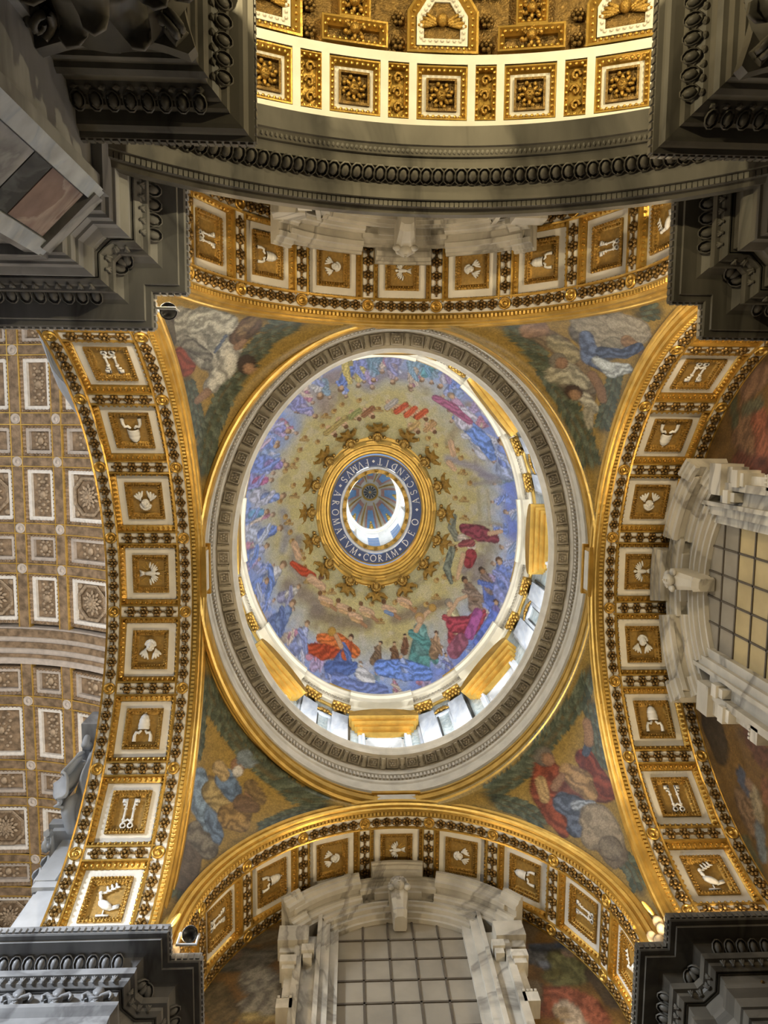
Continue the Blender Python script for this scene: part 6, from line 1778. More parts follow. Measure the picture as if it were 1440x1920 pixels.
 ((75,82,67),0,[(-5.81,4.31,0.049),(-5.81,4.39,0.057)]),
 ((90,97,79),0,[(-5.92,4.26,0.049),(-5.99,4.32,0.058)]),
 ((75,82,67),0,[(-5.71,4.44,0.048),(-5.68,4.54,0.056)]),
 ((90,97,79),0,[(-5.82,4.42,0.049),(-5.82,4.5,0.057)]),
 ((62,69,55),0,[(-5.93,4.37,0.049),(-6.0,4.42,0.058)]),
 ((90,97,79),0,[(-5.73,4.55,0.048),(-5.7,4.65,0.056)]),
 ((62,69,55),0,[(-5.84,4.52,0.049),(-5.85,4.6,0.057)]),
 ((75,82,67),0,[(-5.94,4.49,0.049),(-6.02,4.54,0.058)]),
 ((62,69,55),0,[(-5.73,4.67,0.048),(-5.7,4.77,0.056)]),
 ((75,82,67),0,[(-5.84,4.64,0.049),(-5.86,4.72,0.057)]),
 ((90,97,79),0,[(-5.97,4.6,0.049),(-6.03,4.64,0.058)]),
 ((75,82,67),0,[(-5.75,4.77,0.048),(-5.72,4.86,0.056)]),
 ((90,97,79),0,[(-5.87,4.74,0.049),(-5.87,4.82,0.057)]),
 ((62,69,55),0,[(-5.98,4.71,0.05),(-6.04,4.76,0.059)]),
 ((62,69,55),0,[(-5.77,4.9,0.048),(-5.74,4.99,0.057)]),
 ((75,82,67),0,[(-5.88,4.85,0.049),(-5.9,4.93,0.058)]),
 ((90,97,79),0,[(-5.99,4.81,0.05),(-6.08,4.85,0.059)]),
 ((75,82,67),0,[(-5.8,4.99,0.048),(-5.79,5.1,0.057)]),
 ((90,97,79),0,[(-5.91,4.95,0.049),(-5.95,5.02,0.058)]),
 ((62,69,55),0,[(-6.02,4.9,0.05),(-6.1,4.95,0.059)]),
 ((90,97,79),0,[(-5.85,5.1,0.048),(-5.82,5.2,0.057)]),
 ((62,69,55),0,[(-5.96,5.06,0.049),(-5.97,5.13,0.058)]),
 ((75,82,67),0,[(-6.06,5.01,0.05),(-6.14,5.04,0.059)]),
 ((62,69,55),0,[(-5.88,5.21,0.048),(-5.85,5.3,0.057)]),
 ((75,82,67),0,[(-5.98,5.17,0.049),(-6.0,5.24,0.058)]),
 ((90,97,79),0,[(-6.1,5.11,0.05),(-6.18,5.15,0.059)]),
 ((47,52,43),0.1,[(-2.31,7.02,0.206),(-3.29,7.16,0.203),(-4.1,7.41,0.2)]),
 ((62,69,55),0,[(-2.35,7.13,0.044),(-2.43,7.18,0.052)]),
 ((75,82,67),0,[(-2.36,7.04,0.045),(-2.46,7.05,0.053)]),
 ((90,97,79),0,[(-2.37,6.93,0.046),(-2.47,6.9,0.055)]),
 ((75,82,67),0,[(-2.45,7.15,0.044),(-2.52,7.2,0.052)]),
 ((90,97,79),0,[(-2.46,7.05,0.045),(-2.57,7.07,0.053)]),
 ((62,69,55),0,[(-2.5,6.97,0.046),(-2.59,6.94,0.054)]),
 ((90,97,79),0,[(-2.56,7.15,0.044),(-2.63,7.22,0.051)]),
 ((62,69,55),0,[(-2.57,7.07,0.045),(-2.65,7.08,0.053)]),
 ((75,82,67),0,[(-2.59,6.97,0.046),(-2.68,6.94,0.054)]),
 ((62,69,55),0,[(-2.67,7.17,0.044),(-2.75,7.23,0.051)]),
 ((75,82,67),0,[(-2.69,7.09,0.045),(-2.77,7.1,0.053)]),
 ((90,97,79),0,[(-2.71,7.0,0.046),(-2.79,6.97,0.054)]),
 ((75,82,67),0,[(-2.77,7.19,0.044),(-2.85,7.25,0.051)]),
 ((90,97,79),0,[(-2.79,7.09,0.045),(-2.87,7.12,0.053)]),
 ((62,69,55),0,[(-2.81,7.0,0.045),(-2.9,6.97,0.054)]),
 ((90,97,79),0,[(-2.89,7.21,0.044),(-2.96,7.27,0.051)]),
 ((62,69,55),0,[(-2.89,7.11,0.045),(-2.99,7.13,0.053)]),
 ((75,82,67),0,[(-2.92,7.02,0.045),(-3.01,6.99,0.054)]),
 ((62,69,55),0,[(-3.0,7.22,0.044),(-3.08,7.28,0.051)]),
 ((75,82,67),0,[(-3.01,7.13,0.045),(-3.1,7.15,0.053)]),
 ((90,97,79),0,[(-3.03,7.05,0.045),(-3.13,7.01,0.054)]),
 ((75,82,67),0,[(-3.11,7.24,0.044),(-3.18,7.3,0.051)]),
 ((90,97,79),0,[(-3.12,7.14,0.045),(-3.21,7.17,0.053)]),
 ((62,69,55),0,[(-3.14,7.06,0.045),(-3.24,7.03,0.054)]),
 ((90,97,79),0,[(-3.21,7.25,0.044),(-3.3,7.31,0.051)]),
 ((62,69,55),0,[(-3.23,7.16,0.045),(-3.31,7.18,0.053)]),
 ((75,82,67),0,[(-3.25,7.08,0.045),(-3.34,7.04,0.054)]),
 ((62,69,55),0,[(-3.29,7.27,0.044),(-3.36,7.33,0.051)]),
 ((75,82,67),0,[(-3.33,7.18,0.045),(-3.42,7.21,0.053)]),
 ((90,97,79),0,[(-3.37,7.11,0.045),(-3.47,7.08,0.053)]),
 ((75,82,67),0,[(-3.4,7.3,0.044),(-3.47,7.36,0.051)]),
 ((90,97,79),0,[(-3.42,7.21,0.044),(-3.52,7.25,0.052)]),
 ((62,69,55),0,[(-3.47,7.13,0.045),(-3.58,7.11,0.053)]),
 ((90,97,79),0,[(-3.51,7.33,0.044),(-3.57,7.39,0.051)]),
 ((62,69,55),0,[(-3.54,7.24,0.044),(-3.62,7.26,0.052)]),
 ((75,82,67),0,[(-3.58,7.16,0.045),(-3.68,7.15,0.053)]),
 ((62,69,55),0,[(-3.62,7.36,0.044),(-3.67,7.42,0.051)]),
 ((75,82,67),0,[(-3.64,7.28,0.044),(-3.72,7.29,0.052)]),
 ((90,97,79),0,[(-3.69,7.19,0.045),(-3.79,7.18,0.053)]),
 ((75,82,67),0,[(-3.72,7.39,0.044),(-3.77,7.45,0.051)]),
 ((90,97,79),0,[(-3.74,7.31,0.044),(-3.82,7.32,0.052)]),
 ((62,69,55),0,[(-3.79,7.23,0.045),(-3.88,7.21,0.053)]),
 ((90,97,79),0,[(-3.81,7.42,0.043),(-3.88,7.48,0.051)]),
 ((62,69,55),0,[(-3.85,7.33,0.044),(-3.93,7.35,0.052)]),
 ((75,82,67),0,[(-3.88,7.26,0.045),(-3.97,7.22,0.053)]),
 ((62,69,55),0,[(-3.92,7.45,0.043),(-3.98,7.5,0.051)]),
 ((75,82,67),0,[(-3.96,7.36,0.044),(-4.03,7.38,0.052)]),
 ((90,97,79),0,[(-3.99,7.29,0.045),(-4.09,7.27,0.053)]),
 ((75,82,67),0,[(-4.02,7.48,0.043),(-4.09,7.53,0.051)]),
 ((90,97,79),0,[(-4.06,7.39,0.044),(-4.15,7.42,0.052)]),
 ((62,69,55),0,[(-4.09,7.32,0.045),(-4.19,7.3,0.053)]),
 ((47,52,43),0.1,[(-6.7,7.7,0.278),(-6.62,8.28,0.262),(-6.82,8.78,0.251)]),
 ((62,69,55),0,[(-6.53,7.78,0.06),(-6.45,7.89,0.069)]),
 ((75,82,67),0,[(-6.68,7.77,0.061),(-6.67,7.88,0.071)]),
 ((90,97,79),0,[(-6.83,7.76,0.063),(-6.89,7.85,0.075)]),
 ((75,82,67),0,[(-6.53,7.93,0.059),(-6.43,8.03,0.069)]),
 ((90,97,79),0,[(-6.66,7.93,0.06),(-6.64,8.02,0.07)]),
 ((62,69,55),0,[(-6.81,7.91,0.061),(-6.87,8.01,0.072)]),
 ((90,97,79),0,[(-6.5,8.08,0.058),(-6.42,8.17,0.068)]),
 ((62,69,55),0,[(-6.63,8.06,0.059),(-6.62,8.17,0.069)]),
 ((75,82,67),0,[(-6.77,8.06,0.06),(-6.83,8.15,0.071)]),
 ((62,69,55),0,[(-6.48,8.21,0.057),(-6.4,8.31,0.067)]),
 ((75,82,67),0,[(-6.61,8.2,0.058),(-6.62,8.31,0.068)]),
 ((90,97,79),0,[(-6.76,8.2,0.059),(-6.82,8.3,0.069)]),
 ((62,69,55),0,[(-6.51,8.38,0.056),(-6.47,8.49,0.066)]),
 ((75,82,67),0,[(-6.64,8.34,0.057),(-6.67,8.43,0.067)]),
 ((90,97,79),0,[(-6.77,8.29,0.058),(-6.88,8.36,0.069)]),
 ((75,82,67),0,[(-6.56,8.51,0.056),(-6.53,8.61,0.065)]),
 ((90,97,79),0,[(-6.69,8.46,0.057),(-6.73,8.56,0.067)]),
 ((62,69,55),0,[(-6.82,8.42,0.058),(-6.93,8.49,0.069)]),
 ((90,97,79),0,[(-6.6,8.62,0.055),(-6.57,8.73,0.064)]),
 ((62,69,55),0,[(-6.74,8.6,0.056),(-6.77,8.67,0.066)]),
 ((75,82,67),0,[(-6.86,8.55,0.057),(-6.96,8.61,0.068)]),
 ((62,69,55),0,[(-6.66,8.76,0.054),(-6.63,8.84,0.063)]),
 ((75,82,67),0,[(-6.79,8.71,0.055),(-6.82,8.8,0.065)]),
 ((90,97,79),0,[(-6.91,8.67,0.057),(-7.01,8.73,0.067)]),
 ((96,80,52),0.3,[(-5.65,6.19,0.405),(-5.17,6.55,0.522),(-4.71,6.89,0.394)]),
 ((80,88,98),0.3,[(-5.97,5.98,0.285),(-5.74,6.91,0.37),(-5.51,7.5,0.24)]),
 ((82,74,64),0.2,[(-6.49,8.03,0.363),(-6.08,7.54,0.396)]),
 ((85,75,63),0.21,[(-6.27,7.65,0.428),(-6.58,8.29,0.459)]),
 ((101,95,83),0.4,[(-6.13,7.25,0.346),(-5.77,7.73,0.333)]),
 ((109,127,145),0.4,[(-5.92,5.84,0.31),(-5.84,6.45,0.437),(-5.61,7.06,0.342)]),
 ((87,103,123),0.4,[(-5.61,6.93,0.258),(-5.46,7.46,0.21)]),
 ((141,123,81),0.35,[(-5.55,6.27,0.347),(-5.21,6.69,0.3)]),
 ((130,105,62),0.4,[(-5.05,7.01,0.382),(-4.7,7.19,0.294),(-4.76,6.75,0.256)]),
 ((88,105,126),0.35,[(-5.09,6.02,0.347),(-4.85,6.38,0.28)]),
 ((151,130,93),0.3,[(-5.28,5.64,0.217),(-5.14,5.86,0.195)]),
 ((95,75,55),0.2,[(-4.66,6.7,0.256),(-4.25,6.86,0.17)]),
 ((130,99,75),0,[(-4.69,5.65,0.239)]),
 ((174,169,160),0.2,[(-4.71,5.81,0.174)]),
 ((110,120,126),0.21,[(-4.49,5.45,0.262),(-4.36,5.59,0.197)]),
 ((130,99,75),0,[(-4.43,6.43,0.129),(-4.21,6.57,0.107)]),
 ((105,86,55),0.3,[(-4.35,6.28,0.216),(-4.05,6.67,0.171)])],
'br': [((47,52,43),0.1,[(5.62,2.96,0.305),(5.4,3.57,0.309),(4.99,4.35,0.313),(4.41,5.05,0.316),(3.69,5.95,0.315),(2.78,6.65,0.313)]),
 ((62,69,55),0,[(5.74,3.07,0.066),(5.75,3.22,0.078)]),
 ((75,82,67),0,[(5.6,3.05,0.067),(5.57,3.16,0.08)]),
 ((90,97,79),0,[(5.45,2.99,0.068),(5.36,3.09,0.081)]),
 ((75,82,67),0,[(5.69,3.23,0.067),(5.7,3.37,0.079)]),
 ((90,97,79),0,[(5.56,3.19,0.068),(5.49,3.32,0.08)]),
 ((62,69,55),0,[(5.39,3.14,0.068),(5.31,3.24,0.081)]),
 ((90,97,79),0,[(5.63,3.38,0.067),(5.64,3.53,0.079)]),
 ((62,69,55),0,[(5.48,3.35,0.068),(5.44,3.46,0.08)]),
 ((75,82,67),0,[(5.34,3.29,0.068),(5.25,3.4,0.081)]),
 ((62,69,55),0,[(5.56,3.53,0.067),(5.6,3.68,0.079)]),
 ((75,82,67),0,[(5.42,3.52,0.068),(5.38,3.63,0.081)]),
 ((90,97,79),0,[(5.28,3.44,0.068),(5.18,3.55,0.081)]),
 ((62,69,55),0,[(5.5,3.72,0.068),(5.49,3.86,0.08)]),
 ((75,82,67),0,[(5.37,3.66,0.068),(5.28,3.75,0.081)]),
 ((90,97,79),0,[(5.21,3.59,0.069),(5.13,3.67,0.081)]),
 ((75,82,67),0,[(5.41,3.88,0.068),(5.4,4.01,0.08)]),
 ((90,97,79),0,[(5.25,3.81,0.068),(5.21,3.92,0.081)]),
 ((62,69,55),0,[(5.15,3.73,0.069),(4.99,3.82,0.081)]),
 ((90,97,79),0,[(5.31,4.03,0.068),(5.33,4.17,0.08)]),
 ((62,69,55),0,[(5.19,3.95,0.069),(5.13,4.09,0.081)]),
 ((75,82,67),0,[(5.08,3.88,0.069),(4.92,3.97,0.081)]),
 ((62,69,55),0,[(5.24,4.19,0.068),(5.22,4.32,0.081)]),
 ((75,82,67),0,[(5.11,4.11,0.069),(5.06,4.22,0.081)]),
 ((90,97,79),0,[(4.99,4.05,0.069),(4.83,4.11,0.082)]),
 ((75,82,67),0,[(5.17,4.34,0.069),(5.15,4.47,0.081)]),
 ((90,97,79),0,[(5.03,4.27,0.069),(4.97,4.38,0.081)]),
 ((62,69,55),0,[(4.91,4.19,0.069),(4.75,4.26,0.082)]),
 ((62,69,55),0,[(5.04,4.49,0.069),(5.01,4.65,0.081)]),
 ((75,82,67),0,[(4.94,4.43,0.069),(4.82,4.48,0.082)]),
 ((90,97,79),0,[(4.79,4.3,0.069),(4.68,4.37,0.082)]),
 ((75,82,67),0,[(4.94,4.67,0.069),(4.92,4.79,0.081)]),
 ((90,97,79),0,[(4.79,4.53,0.069),(4.72,4.63,0.082)]),
 ((62,69,55),0,[(4.69,4.46,0.069),(4.57,4.53,0.082)]),
 ((90,97,79),0,[(4.8,4.79,0.069),(4.77,4.94,0.081)]),
 ((62,69,55),0,[(4.69,4.68,0.069),(4.62,4.78,0.082)]),
 ((75,82,67),0,[(4.58,4.62,0.069),(4.4,4.64,0.082)]),
 ((62,69,55),0,[(4.7,4.94,0.069),(4.67,5.08,0.082)]),
 ((75,82,67),0,[(4.58,4.83,0.069),(4.51,4.93,0.082)]),
 ((90,97,79),0,[(4.48,4.76,0.069),(4.3,4.78,0.082)]),
 ((75,82,67),0,[(4.58,5.1,0.069),(4.56,5.24,0.082)]),
 ((90,97,79),0,[(4.47,4.98,0.069),(4.39,5.08,0.082)]),
 ((62,69,55),0,[(4.32,4.88,0.069),(4.18,4.94,0.082)]),
 ((62,69,55),0,[(4.49,5.22,0.069),(4.45,5.37,0.082)]),
 ((75,82,67),0,[(4.35,5.13,0.069),(4.28,5.22,0.082)]),
 ((90,97,79),0,[(4.22,5.01,0.069),(4.07,5.07,0.082)]),
 ((75,82,67),0,[(4.39,5.35,0.069),(4.36,5.48,0.082)]),
 ((90,97,79),0,[(4.25,5.24,0.069),(4.17,5.33,0.082)]),
 ((62,69,55),0,[(4.14,5.18,0.069),(4.01,5.25,0.082)]),
 ((90,97,79),0,[(4.27,5.48,0.069),(4.25,5.6,0.082)]),
 ((62,69,55),0,[(4.13,5.38,0.07),(4.05,5.47,0.082)]),
 ((75,82,67),0,[(4.04,5.3,0.07),(3.9,5.37,0.082)]),
 ((62,69,55),0,[(4.18,5.59,0.069),(4.18,5.76,0.082)]),
 ((75,82,67),0,[(4.03,5.49,0.07),(4.01,5.66,0.082)]),
 ((90,97,79),0,[(3.93,5.41,0.07),(3.79,5.49,0.082)]),
 ((75,82,67),0,[(4.11,5.75,0.069),(4.07,5.87,0.081)]),
 ((90,97,79),0,[(3.99,5.68,0.069),(3.91,5.76,0.082)]),
 ((62,69,55),0,[(3.84,5.55,0.07),(3.72,5.61,0.082)]),
 ((90,97,79),0,[(4.0,5.86,0.069),(3.98,6.03,0.081)]),
 ((62,69,55),0,[(3.88,5.78,0.069),(3.78,5.88,0.082)]),
 ((75,82,67),0,[(3.73,5.66,0.07),(3.61,5.72,0.082)]),
 ((62,69,55),0,[(3.87,5.97,0.069),(3.86,6.13,0.081)]),
 ((75,82,67),0,[(3.75,5.9,0.069),(3.7,6.04,0.082)]),
 ((90,97,79),0,[(3.67,5.82,0.07),(3.49,5.86,0.082)]),
 ((62,69,55),0,[(3.74,6.16,0.069),(3.67,6.28,0.081)]),
 ((75,82,67),0,[(3.64,5.99,0.069),(3.53,6.08,0.082)]),
 ((90,97,79),0,[(3.58,5.9,0.07),(3.41,5.88,0.082)]),
 ((75,82,67),0,[(3.62,6.26,0.069),(3.55,6.37,0.081)]),
 ((90,97,79),0,[(3.51,6.1,0.069),(3.42,6.17,0.082)]),
 ((62,69,55),0,[(3.44,6.01,0.07),(3.29,5.98,0.082)]),
 ((90,97,79),0,[(3.45,6.32,0.069),(3.42,6.46,0.081)]),
 ((62,69,55),0,[(3.37,6.2,0.069),(3.28,6.27,0.082)]),
 ((75,82,67),0,[(3.32,6.1,0.07),(3.14,6.09,0.082)]),
 ((62,69,55),0,[(3.31,6.41,0.069),(3.27,6.56,0.081)]),
 ((75,82,67),0,[(3.25,6.28,0.069),(3.14,6.36,0.082)]),
 ((90,97,79),0,[(3.17,6.21,0.069),(3.01,6.18,0.082)]),
 ((75,82,67),0,[(3.2,6.54,0.069),(3.14,6.64,0.081)]),
 ((90,97,79),0,[(3.11,6.38,0.069),(2.99,6.45,0.082)]),
 ((62,69,55),0,[(3.05,6.29,0.069),(2.88,6.27,0.082)]),
 ((90,97,79),0,[(3.07,6.62,0.069),(3.0,6.76,0.08)]),
 ((62,69,55),0,[(2.97,6.47,0.069),(2.87,6.52,0.082)]),
 ((75,82,67),0,[(2.89,6.39,0.069),(2.75,6.38,0.082)]),
 ((62,69,55),0,[(2.93,6.69,0.068),(2.86,6.82,0.08)]),
 ((75,82,67),0,[(2.82,6.55,0.069),(2.73,6.67,0.081)]),
 ((90,97,79),0,[(2.77,6.46,0.069),(2.62,6.45,0.082)]),
 ((47,52,43),0.1,[(5.65,3.86,0.228),(5.82,4.76,0.227),(5.98,5.64,0.226)]),
 ((62,69,55),0,[(5.77,3.88,0.05),(5.83,3.94,0.059)]),
 ((75,82,67),0,[(5.66,3.91,0.05),(5.68,4.01,0.059)]),
 ((90,97,79),0,[(5.55,3.94,0.05),(5.51,4.07,0.06)]),
 ((75,82,67),0,[(5.79,3.99,0.05),(5.86,4.05,0.059)]),
 ((90,97,79),0,[(5.67,4.03,0.05),(5.69,4.12,0.059)]),
 ((62,69,55),0,[(5.56,4.06,0.05),(5.53,4.16,0.06)]),
 ((90,97,79),0,[(5.82,4.1,0.05),(5.87,4.15,0.058)]),
 ((62,69,55),0,[(5.71,4.14,0.05),(5.73,4.22,0.059)]),
 ((75,82,67),0,[(5.61,4.18,0.05),(5.57,4.29,0.06)]),
 ((62,69,55),0,[(5.83,4.2,0.05),(5.9,4.27,0.059)]),
 ((75,82,67),0,[(5.72,4.25,0.05),(5.74,4.35,0.059)]),
 ((90,97,79),0,[(5.62,4.29,0.05),(5.58,4.4,0.06)]),
 ((75,82,67),0,[(5.86,4.32,0.05),(5.92,4.39,0.059)]),
 ((90,97,79),0,[(5.75,4.37,0.05),(5.77,4.44,0.059)]),
 ((62,69,55),0,[(5.63,4.39,0.05),(5.6,4.5,0.059)]),
 ((90,97,79),0,[(5.86,4.44,0.05),(5.93,4.5,0.059)]),
 ((62,69,55),0,[(5.76,4.46,0.05),(5.78,4.56,0.059)]),
 ((75,82,67),0,[(5.67,4.51,0.05),(5.63,4.62,0.059)]),
 ((62,69,55),0,[(5.89,4.55,0.05),(5.96,4.61,0.059)]),
 ((75,82,67),0,[(5.79,4.6,0.05),(5.81,4.67,0.059)]),
 ((90,97,79),0,[(5.67,4.63,0.05),(5.64,4.73,0.059)]),
 ((75,82,67),0,[(5.92,4.66,0.05),(5.98,4.71,0.058)]),
 ((90,97,79),0,[(5.82,4.7,0.05),(5.83,4.79,0.059)]),
 ((62,69,55),0,[(5.7,4.73,0.05),(5.67,4.84,0.059)]),
 ((62,69,55),0,[(5.92,4.76,0.05),(6.01,4.83,0.059)]),
 ((75,82,67),0,[(5.82,4.81,0.05),(5.84,4.9,0.059)]),
 ((90,97,79),0,[(5.73,4.86,0.05),(5.69,4.96,0.059)]),
 ((75,82,67),0,[(5.95,4.88,0.05),(6.01,4.93,0.058)]),
 ((90,97,79),0,[(5.85,4.91,0.05),(5.86,5.01,0.059)]),
 ((62,69,55),0,[(5.73,4.96,0.05),(5.7,5.06,0.059)]),
 ((90,97,79),0,[(5.97,4.98,0.05),(6.04,5.05,0.058)]),
 ((62,69,55),0,[(5.87,5.02,0.05),(5.88,5.12,0.059)]),
 ((75,82,67),0,[(5.76,5.08,0.05),(5.72,5.17,0.059)]),
 ((62,69,55),0,[(6.0,5.09,0.05),(6.06,5.16,0.058)]),
 ((75,82,67),0,[(5.9,5.13,0.05),(5.9,5.23,0.059)]),
 ((90,97,79),0,[(5.78,5.19,0.05),(5.74,5.3,0.059)]),
 ((75,82,67),0,[(6.02,5.2,0.05),(6.08,5.27,0.058)]),
 ((90,97,79),0,[(5.9,5.25,0.05),(5.93,5.34,0.059)]),
 ((62,69,55),0,[(5.81,5.29,0.05),(5.77,5.4,0.059)]),
 ((90,97,79),0,[(6.04,5.31,0.05),(6.1,5.37,0.058)]),
 ((62,69,55),0,[(5.92,5.35,0.05),(5.95,5.45,0.059)]),
 ((75,82,67),0,[(5.83,5.4,0.05),(5.79,5.52,0.059)]),
 ((62,69,55),0,[(6.06,5.43,0.05),(6.12,5.49,0.058)]),
 ((75,82,67),0,[(5.94,5.47,0.05),(5.97,5.55,0.059)]),
 ((90,97,79),0,[(5.85,5.51,0.05),(5.81,5.61,0.059)]),
 ((75,82,67),0,[(6.06,5.53,0.05),(6.14,5.6,0.059)]),
 ((90,97,79),0,[(5.96,5.59,0.05),(5.99,5.67,0.059)]),
 ((62,69,55),0,[(5.87,5.63,0.05),(5.83,5.72,0.059)]),
 ((47,52,43),0.1,[(2.93,6.84,0.269),(3.71,7.03,0.263),(4.32,7.33,0.259)]),
 ((62,69,55),0,[(3.04,6.74,0.059),(3.17,6.72,0.07)]),
 ((75,82,67),0,[(2.99,6.85,0.059),(3.1,6.88,0.069)]),
 ((90,97,79),0,[(2.96,6.97,0.058),(3.03,7.06,0.068)]),
 ((75,82,67),0,[(3.16,6.77,0.059),(3.3,6.74,0.07)]),
 ((90,97,79),0,[(3.13,6.9,0.059),(3.24,6.92,0.069)]),
 ((62,69,55),0,[(3.09,7.01,0.058),(3.17,7.1,0.068)]),
 ((90,97,79),0,[(3.31,6.81,0.059),(3.44,6.78,0.07)]),
 ((62,69,55),0,[(3.26,6.91,0.059),(3.37,6.95,0.069)]),
 ((75,82,67),0,[(3.22,7.05,0.058),(3.29,7.13,0.068)]),
 ((62,69,55),0,[(3.42,6.83,0.059),(3.56,6.79,0.069)]),
 ((75,82,67),0,[(3.39,6.94,0.058),(3.49,6.99,0.069)]),
 ((90,97,79),0,[(3.35,7.08,0.058),(3.43,7.15,0.068)]),
 ((75,82,67),0,[(3.56,6.86,0.059),(3.68,6.83,0.069)]),
 ((90,97,79),0,[(3.51,6.98,0.058),(3.62,7.02,0.069)]),
 ((62,69,55),0,[(3.48,7.11,0.058),(3.56,7.18,0.068)]),
 ((90,97,79),0,[(3.69,6.89,0.058),(3.83,6.87,0.069)]),
 ((62,69,55),0,[(3.66,7.03,0.058),(3.76,7.04,0.068)]),
 ((75,82,67),0,[(3.61,7.13,0.057),(3.69,7.22,0.067)]),
 ((62,69,55),0,[(3.85,6.96,0.058),(3.98,6.95,0.069)]),
 ((75,82,67),0,[(3.78,7.06,0.058),(3.87,7.12,0.068)]),
 ((90,97,79),0,[(3.71,7.17,0.057),(3.76,7.27,0.067)]),
 ((75,82,67),0,[(3.97,7.01,0.058),(4.1,7.0,0.068)]),
 ((90,97,79),0,[(3.9,7.13,0.058),(3.99,7.17,0.068)]),
 ((62,69,55),0,[(3.84,7.24,0.057),(3.89,7.33,0.067)]),
 ((90,97,79),0,[(4.1,7.08,0.058),(4.22,7.07,0.068)]),
 ((62,69,55),0,[(4.02,7.18,0.057),(4.12,7.23,0.068)]),
 ((75,82,67),0,[(3.95,7.29,0.057),(4.02,7.39,0.067)]),
 ((62,69,55),0,[(4.22,7.13,0.058),(4.35,7.13,0.068)]),
 ((75,82,67),0,[(4.15,7.24,0.057),(4.25,7.3,0.067)]),
 ((90,97,79),0,[(4.08,7.35,0.057),(4.13,7.45,0.066)]),
 ((75,82,67),0,[(4.35,7.19,0.057),(4.48,7.2,0.068)]),
 ((90,97,79),0,[(4.27,7.31,0.057),(4.38,7.35,0.067)]),
 ((62,69,55),0,[(4.2,7.41,0.056),(4.26,7.51,0.066)]),
 ((47,52,43),0.1,[(6.48,7.91,0.278),(6.87,8.25,0.278),(7.08,8.7,0.276)]),
 ((62,69,55),0,[(6.65,7.85,0.061),(6.77,7.86,0.073)]),
 ((75,82,67),0,[(6.54,7.96,0.061),(6.62,8.02,0.072)]),
 ((90,97,79),0,[(6.44,8.07,0.061),(6.45,8.18,0.072)]),
 ((75,82,67),0,[(6.73,7.93,0.061),(6.87,7.94,0.073)]),
 ((90,97,79),0,[(6.64,8.05,0.061),(6.72,8.11,0.072)]),
 ((62,69,55),0,[(6.52,8.15,0.061),(6.55,8.27,0.072)]),
 ((90,97,79),0,[(6.83,8.02,0.061),(6.96,8.02,0.073)]),
 ((62,69,55),0,[(6.73,8.13,0.061),(6.8,8.19,0.072)]),
 ((75,82,67),0,[(6.63,8.24,0.061),(6.66,8.36,0.072)]),
 ((62,69,55),0,[(6.93,8.1,0.061),(7.06,8.1,0.073)]),
 ((75,82,67),0,[(6.83,8.21,0.061),(6.9,8.27,0.072)]),
 ((90,97,79),0,[(6.73,8.33,0.061),(6.74,8.44,0.072)]),
 ((62,69,55),0,[(7.04,8.25,0.061),(7.13,8.29,0.073)]),
 ((75,82,67),0,[(6.91,8.33,0.061),(6.95,8.42,0.072)]),
 ((90,97,79),0,[(6.79,8.41,0.061),(6.76,8.54,0.071)]),
 ((75,82,67),0,[(7.11,8.39,0.061),(7.2,8.44,0.073)]),
 ((90,97,79),0,[(6.98,8.47,0.061),(7.03,8.57,0.072)]),
 ((62,69,55),0,[(6.85,8.55,0.061),(6.83,8.69,0.071)]),
 ((90,97,79),0,[(7.18,8.54,0.061),(7.28,8.59,0.072)]),
 ((62,69,55),0,[(7.04,8.62,0.061),(7.09,8.72,0.072)]),
 ((75,82,67),0,[(6.93,8.7,0.06),(6.89,8.82,0.071)]),
 ((99,56,40),0.3,[(4.5,5.98,0.402),(4.65,6.73,0.485),(5.44,6.19,0.516),(6.04,6.22,0.391)]),
 ((65,67,75),0.3,[(4.97,7.14,0.419),(5.43,7.23,0.419)]),
 ((100,89,73),0.21,[(6.04,7.41,0.537),(6.34,7.94,0.414)]),
 ((122,63,43),0.4,[(4.42,5.84,0.378),(4.31,6.45,0.414),(4.65,7.17,0.323),(4.92,7.52,0.199)]),
 ((158,131,88),0.3,[(4.25,6.23,0.167),(4.38,6.7,0.164)]),
 ((113,54,39),0.4,[(5.52,5.43,0.288),(5.74,5.84,0.327),(6.14,6.2,0.324)]),
 ((139,111,73),0.35,[(5.05,5.92,0.289),(5.43,6.13,0.369),(5.67,6.42,0.244)]),
 ((81,90,106),0.4,[(4.93,6.78,0.326),(5.37,6.95,0.406),(5.26,7.41,0.281)]),
 ((132,140,150),0.4,[(5.27,6.81,0.163),(5.74,6.76,0.183)]),
 ((131,119,100),0.21,[(5.92,7.15,0.566),(6.13,7.49,0.523),(5.76,7.63,0.36)]),
 ((107,97,81),0.21,[(6.25,7.82,0.361)]),
 ((68,77,90),0.2,[(5.56,5.29,0.123),(5.64,4.97,0.123)]),
 ((139,108,81),0,[(5.64,4.97,0.144),(5.63,4.68,0.144),(5.57,4.42,0.144)]),
 ((100,93,84),0,[(4.34,5.5,0.318)]),
 ((139,106,82),0,[(4.48,5.58,0.21)]),
 ((130,100,76),0,[(4.66,6.37,0.144),(4.87,6.05,0.124)])],
}
